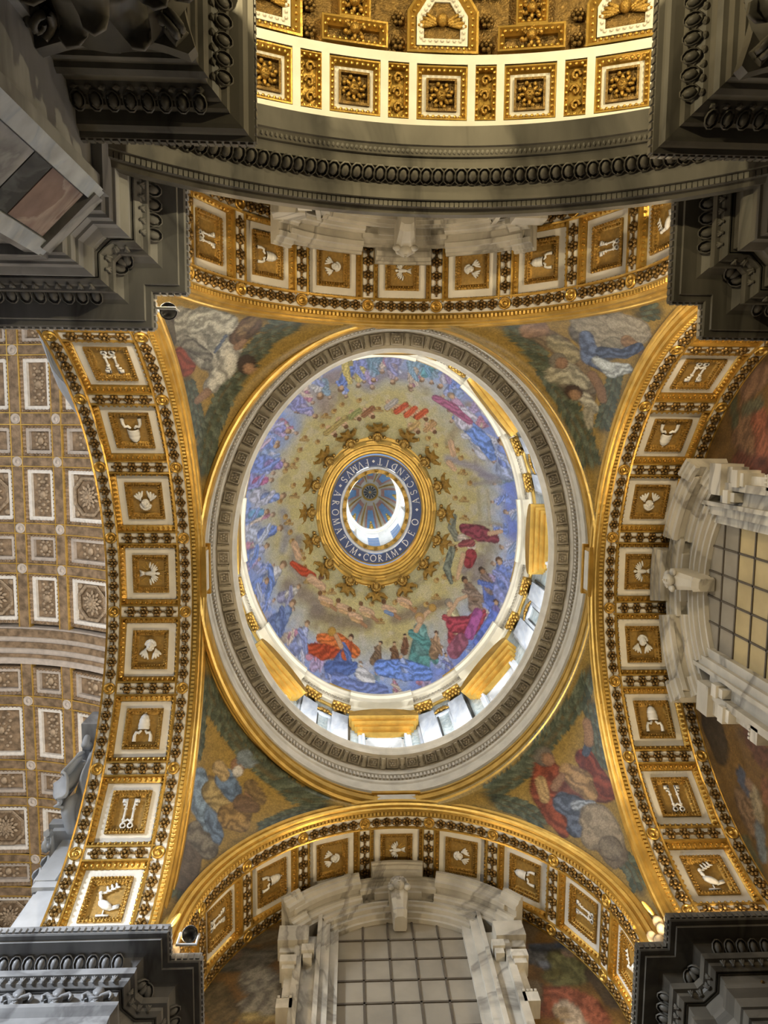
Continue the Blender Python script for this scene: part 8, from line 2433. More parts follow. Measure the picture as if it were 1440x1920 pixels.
def window_unit(name, label, o0, A, Tn, amber, rows_n=8, zbot=13.2):
    n = -A; xx = Vector((0, 0, 1)).cross(n)      # x along the wall, y up, z into the bay
    M = fr((o0.x, o0.y, 0), xx, (0, 0, 1), n)
    w = struct(name, (o0.x, o0.y, zbot), label)
    def bld(mb, nm, m, smooth=False, par=w):
        mb.v = [tuple(M @ Vector(p)) for p in mb.v]; return mb.build(nm, m, par, smooth)
    # glass: panes between iron bars, arched head
    CZP, RO = 16.35, 4.54
    head = lambda x: 20.42 - .09*x*x
    cols = 5; pw = 3.66/cols; ph = .76
    for i in range(cols):
        x0 = -1.83 + i*pw
        for j in range(rows_n):
            y1 = 19.75 - (j - 1)*ph if j else None
            if j == 0: pts = [(x0 + .03, 19.78), (x0 + pw - .03, 19.78), (x0 + pw - .03, head(x0 + pw)), (x0 + pw/2, head(x0 + pw/2)), (x0 + .03, head(x0))]
            else: pts = [(x0 + .03, y1 - ph + .03), (x0 + pw - .03, y1 - ph + .03), (x0 + pw - .03, y1 - .03), (x0 + .03, y1 - .03)]
            bld(MB().prism(pts, .02, .05), 'pane', FROSTY if (amber and j >= 3) else FROST)
    for i in range(cols + 1): bld(MB().box(-1.83 + i*pw - .027, -1.83 + i*pw + .027, zbot, 20.5, .0, .08), 'glazing_bar', IRON)
    for j in range(rows_n): bld(MB().box(-1.83, 1.83, 19.75 - j*ph - .027, 19.75 - j*ph + .027, .0, .08), 'glazing_bar', IRON)
    # marble surround
    for s in (-1, 1):
        j = MB()
        for (x0, x1, d) in ((1.80, 2.06, .22), (2.04, 2.30, .34), (2.28, 2.40, .42), (2.38, 2.80, .30), (2.78, 2.98, .50)):
            j.box(min(s*x0, s*x1), max(s*x0, s*x1), zbot, 18.9 if x0 > 2.3 else 19.9, -.02, d)
        bld(j, 'jamb', MARB)
        b = MB()      # ear bracket hanging beside the jamb
        b.box(s*3.12 - .22, s*3.12 + .22, 17.55, 17.80, 0, .62).box(s*3.10 - .17, s*3.10 + .17, 17.38, 17.55, 0, .55)
        b.prism([(0, 17.4), (.50, 17.4), (.42, 17.15), (.34, 16.75), (.30, 16.35), (0, 16.3)], s*3.06 - .12, s*3.06 + .12, fr((0, 0, 0), (0, 0, 1), (0, 1, 0), (-1, 0, 0)) @ Matrix.Identity(4)) if False else None
        b.box(s*3.08 - .12, s*3.08 + .12, 16.45, 17.4, 0, .34).box(s*3.10 - .20, s*3.10 + .20, 16.15, 16.45, 0, .5)
        for k in range(4): b.box(s*3.10 - .18 + k*.10, s*3.10 - .12 + k*.10, 16.45, 16.52, .3, .52)
        bld(b, 'ear_bracket', MARBL)
        bld(MB().box(s*2.62 - .17, s*2.62 + .17, 17.95, 18.2, .2, .62).box(s*2.62 - .12, s*2.62 + .12, 17.75, 17.95, .2, .55), 'jamb_cap', MARBL)
    bld(MB().prism([(-2.05, 19.7), (-2.05, 19.9)] + [(x, head(x)) for x in (-1.83, -1.2, -.6, 0, .6, 1.2, 1.83)] + [(2.05, 19.9), (2.05, 20.7), (-2.05, 20.7)], -.02, .2), 'window_head', MARB)
    def arc(nm, prof, a0, a1, m, k=24):
        mb = MB(); mb.grid([[(r*math.sin(a), CZP + r*math.cos(a), d) for a in arcpts(a0, a1, k)] for d, r in prof])
        for a in (a0, a1): mb.add([(r*math.sin(a), CZP + r*math.cos(a), d) for d, r in prof], [tuple(range(len(prof)))])
        return bld(mb, nm, m)
    P1 = [(0, 4.56), (1.02, 4.56), (1.02, 4.46), (.96, 4.45), (.95, 4.38), (.86, 4.34), (.84, 4.24), (.72, 4.22), (.72, 4.27), (.52, 4.27), (.52, 4.16), (.46, 4.14), (.44, 4.06), (.36, 4.04), (.36, 3.92), (0, 3.9)]
    P2 = [(0, 3.95), (.40, 3.93), (.40, 3.86), (.33, 3.84), (.33, 3.72), (.37, 3.71), (.37, 3.67), (.26, 3.65), (.26, 3.54), (.30, 3.53), (.30, 3.49), (.18, 3.47), (.18, 3.38), (0, 3.38)]
    a_ = .80
    arc('pediment_cornice', P1, -a_, -.27, MARB); arc('pediment_cornice', P1, .27, a_, MARB)
    arc('pediment_architrave', P2, -.62, .62, MARB)
    off = .16
    arc('pediment_crown', [(d + (.18 if d > .3 else 0), r + .16) for d, r in P1], -.175, .175, MARB, 6)
    arc('pediment_link', [(d - (.22 if d > .3 else 0), r - .04) for d, r in P1], -.28, .28, MARB, 8)
    for s in (-1, 1):     # returned ends
        arc('pediment_end', [(d + (.12 if d > .3 else 0), r + .05) for d, r in P1], s*a_ - .05, s*a_ + .09, MARB, 3)
        bld(MB().box(s*3.05 - .42, s*3.05 + .42, 18.35, 18.95, -.02, .62).box(s*2.95 - .45, s*2.95 + .45, 18.1, 18.4, -.02, .45), 'pediment_block', MARB)
    k = MB(); rows = []
    for (y, hw, d) in ((20.35, .30, .92), (20.05, .28, .95), (19.80, .24, .80), (19.55, .19, .62), (19.42, .21, .66), (19.30, .17, .5)):
        rows.append([(-hw, y, .1), (-hw, y, d), (-hw*.5, y, d + .06), (hw*.5, y, d + .06), (hw, y, d), (hw, y, .1)])
    k.grid(rows); k.add(rows[0], [(0, 1, 2, 3, 4, 5)]); k.add(rows[-1], [(5, 4, 3, 2, 1, 0)])
    ks = bld(k, 'keystone', MARB)
    h = MB().ell((0, 20.15, 1.02), (.20, .24, .18), None, 10, 7).ell((0, 20.12, 1.21), (.03, .05, .04))
    for s in (-1, 1): h.ell((s*.07, 20.2, 1.17), (.035, .02, .02)); h.ell((s*.24, 20.05, .98), (.12, .16, .08))
    for i in range(8):
        a = i*PI/7; h.ell((.2*math.cos(a), 20.2 + .2*math.sin(a), 1.02), (.08, .08, .09), None, 6, 4)
    h.ell((0, 20.02, 1.18), (.05, .02, .02))
    hh = bld(h, 'carved_head', MARB, True)
    return w
o0, A, Tn = lunette('front', 'wall_front', 'front', MARBB); window_unit('window_1', 'pale panelled window under a curved marble pediment at the picture foot', o0, A, Tn, False)
o0, A, Tn = lunette('right', 'wall_right', 'right', MARBB); window_unit('window_2', 'side window with dark iron bars and curved marble pediment on the right', o0, A, Tn, True)
o0, A, Tn = lunette('back', 'wall_back', 'back', MARBB); window_unit('window_3', 'window pediment half hidden behind the dark curved portal', o0, A, Tn, False, 4, 16.6)

# ------------------------------------------------------------------ chapel portal: columns, blocks, segmental pediment
PY, PX, PCZ = -4.40, 1.53, 6.37
pt = thing('portal_pediment', 'dark curved marble pediment spanning the chapel entrance below the bright vault', 'pediment', (PX, -5.1, 11.6))
prof = [(-5.9, 9.3), (-5.0, 9.3), (-5.0, 8.45), (-4.40, 8.42), (-4.40, 8.22), (-4.50, 8.19), (-4.52, 8.12), (-4.62, 8.10), (-4.63, 8.04), (-4.96, 8.03), (-4.98, 7.99), (-5.13, 7.88), (-5.14, 7.82), (-5.32, 7.80), (-5.33, 7.75), (-5.48, 7.71), (-5.50, 7.67), (-5.85, 7.66), (-5.9, 9.3)]
mb = MB(); mb.grid([[(PX + r*math.sin(a), y, PCZ + r*math.cos(a)) for a in arcpts(-.76, .76, 60)] for y, r in prof]); mb.build('curved_cornice', MARBB, pt)
for i in range(52):
    a = -.74 + 1.48*(i + .5)/52; u_ = Vector((math.cos(a), 0, -math.sin(a))); n_ = Vector((-math.sin(a), 0, -math.cos(a)))
    v_ = Vector((0, 1, 0))
    tl = .75; zz = n_*math.cos(tl) + v_*math.sin(tl); yy = v_*math.cos(tl) - n_*math.sin(tl)
    inst('egg', egg_mesh['b'], pt, fr((PX + 7.93*math.sin(a), -5.05, PCZ + 7.93*math.cos(a)), yy.cross(zz), yy, zz))
tb = MB()
for i in range(130):
    a = -.75 + 1.5*(i + .5)/130; u_ = Vector((math.cos(a), 0, -math.sin(a))); n_ = Vector((-math.sin(a), 0, -math.cos(a)))
    tb.box(-.036, .036, -.05, .05, -.02, .045, fr((PX + 8.14*math.sin(a), -4.56, PCZ + 8.14*math.cos(a)), u_, (0, 1, 0), n_))
    tb.ell((0, 0, 0), (.04, .06, .03), fr((PX + 7.74*math.sin(a), -5.41, PCZ + 7.74*math.cos(a)), u_, (0, 1, 0), n_), 5, 4)
tb.build('carved_courses', MARBB, pt, kind='stuff')
def corinthian(par, c, z0, z1, r, m, leaves=True):
    """round capital: bell, two rows of leaves, volutes, concave abacus with flowers"""
    H = z1 - z0
    MB().lathe([(r, z0 - .12), (r*1.06, z0 - .06), (r, z0), (r*.98, z0 + H*.3), (r*1.05, z0 + H*.6), (r*1.35, z0 + H*.86)], 24, T(c[0], c[1], 0)).build('capital_bell', m, par, True)
    for row, (n, zz, h, rr, ph) in enumerate(((8, .05, .42, 1.02, 0), (8, .30, .45, 1.08, PI/8))):
        for i in range(n):
            a = 2*PI*i/n + ph; d = Vector((math.cos(a), math.sin(a), 0)); t = Vector((-d.y, d.x, 0)); lf = MB(); rows = []
            for k in range(7):
                s = k/6; out = r*rr + .05*H + (.22*H)*s**3; hh = z0 + H*(zz + h*(s if s < .85 else .85 + (s - .85)*-.6)); w = r*.36*(1 - .55*s**2)
                base = Vector((c[0], c[1], 0)) + d*out
                rows.append([tuple(base + t*(w*f) - d*(.10*abs(f)*r) + Vector((0, 0, hh))) for f in (-1, -.5, 0, .5, 1)])
            lf.grid(rows); o_ = lf.build('acanthus_leaf', m, par, True)
            md = o_.modifiers.new('thick', 'SOLIDIFY'); md.thickness = .05
    ab = []
    for q in range(4):
        a = PI/4 + q*PI/2; cor = Vector((math.cos(a), math.sin(a)))*r*1.95; nx_ = Vector((math.cos(a + PI/2), math.sin(a + PI/2)))*r*1.95
        tdir = (nx_ - cor).normalized(); inn = -Vector((math.cos(a + PI/4), math.sin(a + PI/4)))
        for s in (.06, .2, .35, .5, .65, .8, .94):
            p = cor.lerp(nx_, s) + inn*(r*.30*math.sin(PI*s)); ab.append((c[0] + p.x, c[1] + p.y))
    MB().prism(ab, z1 - H*.15, z1).build('abacus', m, par)
    for q in range(4):
        a = q*PI/2; d = Vector((math.cos(a), math.sin(a), 0)); p = Vector((c[0], c[1], z1 - H*.10)) + d*r*1.12
        f = MB(); up = Vector((0, 0, 1)); M = fr(p.to_tuple(), up.cross(d), up, d)
        for i in range(8): f.ell((.13*r*1.4*math.cos(i*PI/4), .13*r*1.4*math.sin(i*PI/4), .02), (.09*r, .09*r, .06*r), M, 6, 4)
        f.ell((0, 0, .06), (.10*r, .10*r, .08*r), M, 6, 4).build('abacus_flower', m, par, True)
        a += PI/4; d = Vector((math.cos(a), math.sin(a), 0)); vo = MB()
        for s in (-1, 1):
            t = Vector((-d.y, d.x, 0))*s; pts = []
            for k in range(15):
                th_ = k*.55; rr = .26*r*(1 - k/18)
                pts.append(tuple(Vector((c[0], c[1], 0)) + d*(r*1.50 + rr*math.cos(th_ + 1.2)) + t*.05 + Vector((0, 0, z1 - H*.30 + rr*math.sin(th_ + 1.2)))))
            vo.tube(pts, [.07*r*(1.3 - k/20) for k in range(15)], 6)
        vo.build('volute', m, par, True)
def portal_column(cx, label, lblb):
    c = (cx, -6.0)
    t = thing('portal_column', label, 'column', (cx, -6.0, -1.6), 'columns of the chapel portal')
    MB().lathe([(1.15, -1.6), (1.15, -1.2), (1.0, -1.1), (1.05, -.9), (.9, -.7), (.9, -.3), (.88, 3), (.80, 8.6), (.86, 8.62)], 32, T(*c, 0)).build('column_shaft', MARBR, t, True)
    corinthian(t, c, 8.7, 10.15, .80, MARBB)
    e = thing('entablature_block', lblb, 'entablature', (cx, -6.0, 10.15), 'entablature blocks of the chapel portal')
    hx = 1.62; o = .62
    path = [(cx - hx + o, -4.45 - o), (cx + hx - o, -4.45 - o), (cx + hx - o, -7.5 + o), (cx - hx + o, -7.5 + o)]
    mb = MB(); sweep(mb, path, [(-.9, 10.16), (-.08, 10.16), (-.08, 10.34), (-.02, 10.36), (-.02, 10.52), (.05, 10.54), (.10, 10.62), (.02, 10.64), (.02, 10.95), (.08, 10.98), (.16, 11.06), (.18, 11.14), (.26, 11.16), (.28, 11.28), (.42, 11.29), (.48, 11.30), (.52, 11.36), (.54, 11.40), (.62, 11.42), (.62, 11.60), (-.9, 11.62)], 1, True)
    mb.build('entablature', MARBB, e)
    MB().box(cx - hx + .8, cx + hx - .8, -7.3, -5.3, 10.12, 11.58).build('core', MARBB, e)
    lp = path + [path[0]]
    for (x, y, d) in along(lp, .25):
        n = (-d[1], d[0])
        if n[1] < -.5: continue
        out = Vector((n[0], n[1], 0)); up = Vector((0, 0, 1)); tl = .9
        zz = out*math.cos(tl) - up*math.sin(tl); yy = up*math.cos(tl) + out*math.sin(tl)
        inst('egg', egg_mesh['b'], e, fr((x + n[0]*.22, y + n[1]*.22, 11.10), yy.cross(zz)*.85, yy*.85, zz*.85))
    tb = MB()
    for (x, y, d) in along([(p[0] + (.62 if p[0] > cx else -.62), p[1] + (.62 if p[1] > -6 else -.62)) for p in lp], .12):
        tb.box(-.04, .04, -.03, .03, -.06, .06, fr((x, y, 11.51), (d[0], d[1], 0), (-d[1], d[0], 0), (0, 0, 1)))
    for (x, y, d) in along(lp, .20):
        tb.ell((0, 0, 0), (.07, .05, .06), fr((x - d[1]*.09, y + d[0]*.09, 11.0), (d[0], d[1], 0), (-d[1], d[0], 0), (0, 0, 1)), 5, 4)
    tb.build('carved_courses', MARBB, e, kind='stuff')
portal_column(-3.12, 'shadowed portal column with carved leafy capital at the upper left', 'dark entablature block over the upper left column')
portal_column(6.30, 'dark portal column with leafy capital at the upper right corner', 'dark entablature block over the upper right column')

# ------------------------------------------------------------------ gilded chapel vault
VX, VCZ, VR = 1.95, 6.4, 10.0
cv = thing('chapel_vault', 'brightly lit gilded coffered barrel vault beyond the portal', 'vault', (VX, -10, 12))
def VF(s, y, e=0):
    """frame on the vault: s arc length from the crown, x along the arc, y towards the bay, z inwards"""
    a = s/VR; p = (VX + (VR - e)*math.sin(a), y, VCZ + (VR - e)*math.cos(a))
    xx = Vector((math.cos(a), 0, -math.sin(a))); n = Vector((-math.sin(a), 0, -math.cos(a)))
    return fr(p, xx, n.cross(xx), n)
def vband(nm, m, rows):
    mb = MB(); mb.grid([[tuple(VF(s, y, e).translation) for s in arcpts(-9.5, 9.5, 80)] for y, e in rows]); return mb.build(nm, m, cv)
vband('cream_ground', CREAM, ((-6.75, -.9), (-6.75, -.26), (-8.25, -.26)))
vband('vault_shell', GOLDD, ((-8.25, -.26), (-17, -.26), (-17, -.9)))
for (y0, y1) in ((-6.95, -6.75), (-8.32, -8.12), (-12.1, -11.85)):
    mb = MB(); mb.grid([[tuple(VF(s, y, e) @ Vector((0, 0, 0))) for s in arcpts(-9.5, 9.5, 80)] for y, e in ((y1, -.3), (y1, 0), (y0, 0), (y0, -.3))]); mb.build('cream_rib', CREAM, cv)
def goldframe(poly, w, z0, z1):
    """sloping frame round a convex polygon"""
    cx_ = sum(p[0] for p in poly)/len(poly); cy_ = sum(p[1] for p in poly)/len(poly); mb = MB()
    def ins(k):
        out = []; n = len(poly)
        for i in range(n):
            a, p, b = poly[i-1], poly[i], poly[(i+1) % n]
            d1, d2 = norm2((p[0]-a[0], p[1]-a[1])), norm2((b[0]-p[0], b[1]-p[1])); n1, n2 = (-d1[1], d1[0]), (-d2[1], d2[0])
            m = (n1[0]+n2[0], n1[1]+n2[1]); q = 2/max(.4, m[0]**2+m[1]**2); out.append((p[0]+m[0]*q*k, p[1]+m[1]*q*k))
        return out
    L = [ins(k) for k in (0, 0, w*.25, w, w)]; zz = (-.25, z1, z1, z0, -.25)
    mb.grid([[(p[0], p[1], z) for p in row] for row, z in zip(L, zz)], closed_u=True)
    mid = ins(w*.6); n = len(mid)
    for i in range(n):
        a, b = mid[i], mid[(i+1) % n]; L_ = math.hypot(b[0]-a[0], b[1]-a[1]); k = max(1, int(L_/.12))
        for j in range(k): mb.ell((a[0]+(b[0]-a[0])*(j+.5)/k, a[1]+(b[1]-a[1])*(j+.5)/k, (z0+z1)/2+.02), (.042, .042, .04), None, 6, 4)
    return mb
def rectp(w, h): return [(-w, -h), (w, -h), (w, h), (-w, h)]
def acanth(n, r, s0=0):
    b = MB()
    for i in range(n):
        a = 2*PI*i/n + s0; b.ell((0, 0, 0), (.05, r*.42, .05), Matrix.Rotation(a, 4, 'Z') @ T(0, r*.6, .05), 6, 4); b.ell((r*.95*math.cos(a + .3), r*.95*math.sin(a + .3), .05), (.06, .06, .06), None, 6, 4)
    return b
mask = acanth(8, .26).ell((0, 0, .08), (.12, .15, .1), None, 8, 6).ell((0, -.02, .18), (.03, .04, .03))
for s in (-1, 1): mask.ell((s*.05, .04, .16), (.03, .02, .02))
mask_m = mask.mesh('mask_relief', GOLDR, True)
scr_m = MB().tube([(.11*math.cos(t*.9)*(1 - t/9), .14*math.sin(t*.9)*(1 - t/9), .05) for t in range(9)], .04, 6).mesh('scroll_relief', GOLDR, True)
SP = 1.92
sqf = goldframe(rectp(.56, .56), .13, -.14, .0).mesh('square_coffer', GOLD); sqb = MB(); ringbox(sqb, .43, .43, .10, -.25, -.15); sqb = sqb.mesh('cream_border', CREAM)
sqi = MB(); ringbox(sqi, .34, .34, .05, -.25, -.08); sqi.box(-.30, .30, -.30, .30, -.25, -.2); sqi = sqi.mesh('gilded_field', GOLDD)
nrf = goldframe(rectp(.24, .56), .08, -.14, .0).box(-.18, .18, -.5, .5, -.25, -.18).mesh('narrow_coffer', GOLD)
for k in range(-4, 5):
    M = VF(k*SP, -7.53); c = inst('square_coffer', sqf, cv, M); inst('cream_border', sqb, c, None, True); inst('gilded_field', sqi, c, None, True); inst('mask_relief', mask_m, c, T(0, 0, -.2) @ Matrix.Rotation(PI, 4, 'Z'), True)
    c = inst('narrow_coffer', nrf, cv, VF((k + .5)*SP, -7.53)); [inst('scroll_relief', scr_m, c, T(0, (j_ - 1)*.31, -.18) @ Matrix.Scale(-1 if j_ == 1 else 1, 4, (1, 0, 0)), True) for j_ in range(3)]
cbar = MB().box(-.085, .085, -.62, .62, -.26, .0).mesh('cream_bar', CREAM)
for k in range(-9, 10):
    for s_ in (-1, 1):
        if k % 2 == 0: inst('cream_bar', cbar, cv, VF(k*SP/2 + s_*.645, -7.53))
octp = [(-.78, -.95), (.78, -.95), (.78, -.1), (.35, .55), (-.35, .55), (-.78, -.1)]
trapf = goldframe(octp, .20, -.14, .02).mesh('trapezoid_coffer', GOLD)
tb = goldframe([(p[0]*.72, p[1]*.72 - .05) for p in octp], .16, -.16, -.12).mesh('cream_border', CREAM)
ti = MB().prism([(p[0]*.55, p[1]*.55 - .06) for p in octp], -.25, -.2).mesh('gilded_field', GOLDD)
wing = MB().ell((0, -.06, .10), (.13, .15, .12), None, 8, 6)
for s in (-1, 1):
    for k in range(4): wing.ell((0, 0, 0), (.06, .22, .05), T(s*(.2 + .06*k), -.02 - .05*k, .06) @ Matrix.Rotation(-s*(1.0 + .2*k), 4, 'Z'), 6, 4)
wing_m = wing.mesh('winged_head', GOLDR, True)
crs = MB()
for (x0, x1, y0, y1) in ((-.72, .72, -.90, -.38), (-.34, .34, -.38, .45)):
    g = goldframe([(x0, y0), (x1, y0), (x1, y1), (x0, y1)], .15, -.15, .0); crs.add(g.v, g.f)
crs_m = crs.mesh('cross_coffer', GOLD)
crs_i = acanth(6, .22).ell((0, 0, .1), (.12, .12, .12)).mesh('acanthus_boss', GOLDR, True)
for k in range(-4, 5):
    if k % 2 == 0:
        c = inst('trapezoid_coffer', trapf, cv, VF(k*SP, -9.30))
        inst('cream_border', tb, c, None, True); inst('gilded_field', ti, c, None, True); inst('winged_head', wing_m, c, T(0, -.15, -.2), True)
    else:
        c = inst('cross_coffer', crs_m, cv, VF(k*SP, -9.30)); inst('acanthus_boss', crs_i, c, T(0, -.6, -.1), True); inst('acanthus_boss', crs_i, c, T(0, .0, -.2), True)
    inst('rosette', rose_mesh, cv, VF((k + .5)*SP, -8.6, -.2)); inst('rosette', rose_mesh, cv, VF((k + .5)*SP, -9.1, -.2))
    inst('rosette', rose_mesh, cv, VF((k + .42)*SP, -9.7, -.2)); inst('rosette', rose_mesh, cv, VF((k + .58)*SP, -9.7, -.2))
    c = inst('square_coffer', sqf, cv, VF((k + .5)*SP, -10.75)); inst('gilded_field', sqi, c, None, True); inst('mask_relief', mask_m, c, T(0, 0, -.2), True)
# side walls of the chapel, out of sight below the vault
MB().box(-8.3, -7.6, -17, -6.8, -1.6, 11.5).box(11.5, 12.2, -17, -6.8, -1.6, 11.5).box(-8.3, 12.2, -17.5, -17, -1.6, 16.6).build('wall_chapel', MARBB, kind='structure')

# ------------------------------------------------------------------ nave vault and nave wall
NX, NZ, NR = -22.0, 29.5, 14.0
nv = struct('ceiling', (NX, 8, NZ), 'coffered barrel vault of the nave in grey stucco and dull gold')
def NF(s, y, e=0):
    a = s/NR; p = (NX + (NR - e)*math.sin(a), y, NZ + (NR - e)*math.cos(a))
    xx = Vector((math.cos(a), 0, -math.sin(a))); n = Vector((-math.sin(a), 0, -math.cos(a)))
    return fr(p, xx, n.cross(xx), n)
mb = MB(); mb.grid([[tuple(NF(s, y, e).translation) for s in arcpts(-21.9, 21.9, 60)] for y, e in ((-24, -.45), (44, -.45))]); mb.build('vault_shell', SILV, nv)
cols_ = [(6.75, 1.6), (3.45, 1.03), (.15, 1.6), (-3.15, 1.03)]
rows_ = [(-9.4, 1.6, 'b'), (-6.1, .9, 's'), (-2.9, 1.65, 'r'), (.42, .92, 's'), (3.65, 1.68, 'o'), (6.9, .9, 's'), (10.0, 1.55, 'o'), (15.2, .9, 's'), (18.5, 1.75, 'r'), (21.8, .88, 's'), (24.9, 1.6, 'o'), (27.9, .8, 's'), (31.0, 1.6, 'o')]
ycur = sorted(rows_)
def band_n(s0, s1, y0, y1, nm='relief_band', m=SILVD, e=0.0):
    mb = MB(); mb.grid([[tuple(NF(s, y, ee).translation) for s in arcpts(s0, s1, max(2, int(abs(s1 - s0))))] for y, ee in ((y0, -.4), (y0, e), (y1, e), (y1, -.4))])
    mb.add([tuple(NF(s0, y, ee).translation) for y, ee in ((y0, -.4), (y0, e), (y1, e), (y1, -.4))], [(0, 1, 2, 3)]); mb.add([tuple(NF(s1, y, ee).translation) for y, ee in ((y0, -.4), (y0, e), (y1, e), (y1, -.4))], [(3, 2, 1, 0)])
    return mb.build(nm, m, nv)
ring_n = MB().lathe([(.30, 0), (.32, .06), (.25, .08), (.22, .03), (.1, .03), (.08, .08), (.001, .1)], 14).mesh('roundel', SILV, True)
sb = [c + w for c, w in cols_]
# transverse bands between rows, longitudinal bands between columns
for i in range(len(ycur) - 1):
    y0 = ycur[i][0] + ycur[i][1]; y1 = ycur[i+1][0] - ycur[i+1][1]
    if y1 - y0 < 1.2:
        band_n(-6, 9, y0, y1)
        for s in (-2.5, 3.45 - 1.35, 3.45 + 1.35): inst('roundel', ring_n, nv, NF(s if s > 0 else -1.8, (y0 + y1)/2, .0))
        for yy in (y0 + .03, y1 - .03): band_n(-6, 9, yy - .03, yy + .03, 'gilt_fillet', GOLDP, .04)
for (s0, s1) in ((4.48, 5.15), (1.75, 2.42), (-2.12, -1.45), (8.35, 9.2)):
    band_n(s0, s1, -11, 12.0); band_n(s0, s1, 14.0, 33)
    for s in (s0, s1): band_n(s - .03, s + .03, -11, 33, 'gilt_fillet', GOLDP, .03)
# broad transverse rib
band_n(-8, 12, 11.75, 14.05, 'transverse_rib', SILV, .10)
for (y0, y1, m_) in ((11.85, 12.3, SILVD), (12.65, 13.0, SILVD), (13.4, 13.6, SILVD)): band_n(-8, 12, y0, y1, 'carved_course', m_, .22)
def ncoffer(w, h, kind):
    f = MB(); ringbox(f, w, h, .16, -.4, -.02, -.12)
    fm_ = f; eggs_rect(fm_, w - .10, h - .10, .24, .075, -.06)
    parts = [('coffer', fm_.mesh('coffer', SILVD))]
    b = MB(); ringbox(b, w - .16, h - .16, .22 if kind != 's' else .2, -.4, -.15); parts.append(('pale_border', b.mesh('pale_border', SILV if kind == 's' else WHITE)))
    iw, ih = w - .38, h - .38
    g = MB().box(-iw, iw, -ih, ih, -.42, -.36); parts.append(('field', g.mesh('field', SILVD)))
    r = MB()
    if kind == 'o':
        k = min(iw, ih); o8 = [(k*math.cos(PI/8 + i*PI/4)*1.02, k*math.sin(PI/8 + i*PI/4)*1.02) for i in range(8)]
        g2 = goldframe(o8, .2, -.34, -.2); r.add(g2.v, g2.f)
        for q in range(3):
            for i in range(10): r.ell((0, 0, 0), (.10, .2, .08), Matrix.Rotation(i*PI/5 + q*.3, 4, 'Z') @ T(0, .22 + .2*q, -.2 - .04*q), 6, 4)
        r.ell((0, 0, -.12), (.16, .16, .12))
        for sx_ in (-1, 1):
            for sy_ in (-1, 1): r.ell((sx_*(iw - .22), sy_*(ih - .22), -.33), (.2, .2, .08))
    else:
        n = 2 if kind == 's' else 5
        for i in range(n*2 + 1):
            yy = -ih*.75 + 1.5*ih*i/(2*n)
            for s in (-1, 1): r.ell((s*iw*.45*abs(math.sin(i*1.3 + .6)), yy, -.33), (.14, .12, .07), None, 6, 4)
        r.ell((0, 0, -.3), (.22, .26, .12))
    parts.append(('carved_relief', r.mesh('carved_relief', SILVR, True)))
    return parts
cache = {}
for (c, w) in cols_:
    for (y, h, k) in rows_:
        kk = k if w > 1.2 or k == 's' else 'r'
        if (w, h, kk) not in cache: cache[(w, h, kk)] = ncoffer(w, h, kk)
        par = None
        for nm, m_ in cache[(w, h, kk)]:
            if par is None: par = inst(nm, m_, nv, NF(c, y, 0))
            else: inst(nm, m_, par, None, True)
MB().box(-36.6, -36.0, -24.5, 44.5, -1.6, 31).box(-36.6, -7.6, -24.9, -24.3, -1.6, 44).box(-36.6, -7.6, 44.2, 44.8, -1.6, 44).box(-8.0, -7.5, 17, 44.5, -1.6, 31).box(-8.0, -7.5, -24.5, -8.6, -1.6, 31).build('wall_nave', STAT, kind='structure')
# nave wall round the left arch
q = ARCH['left']; wl = struct('wall_left', (q['pl'] - DEP, q['c'], -1.6)); xw = q['pl'] - DEP - .02
mb = MB(); inner, outer = [], []
for i in range(61):
    ph = PI*i/60; ii = (xw, q['c'] + (q['R'] + .72)*math.cos(ph), q['cz'] + (q['R'] + .72)*math.sin(ph))
    t = math.tan(ph) if abs(ph - PI/2) > .01 else 1e9
    dx, dz = math.cos(ph), math.sin(ph); k = min(13/abs(dx) if abs(dx) > 1e-3 else 1e9, 15/max(dz, 1e-3)); 
    inner.append(ii); outer.append((xw, q['c'] + dx*k, q['cz'] + dz*k))
mb.grid([inner, outer]); mb.grid([[(p[0] - .08, p[1], p[2]) for p in inner], [(p[0] - .08, p[1], p[2]) for p in outer]]); mb.grid([inner, [(p[0] - .08, p[1], p[2]) for p in inner]])
mb.build('spandrel_wall', STAT, wl)
MB().box(xw - .08, xw, q['c'] + q['R'] + .3, 17.5, -1.6, 13.9).box(xw - .08, xw, -9, q['c'] - q['R'] - .3, -1.6, 13.9).build('wall_base', STAT, wl)

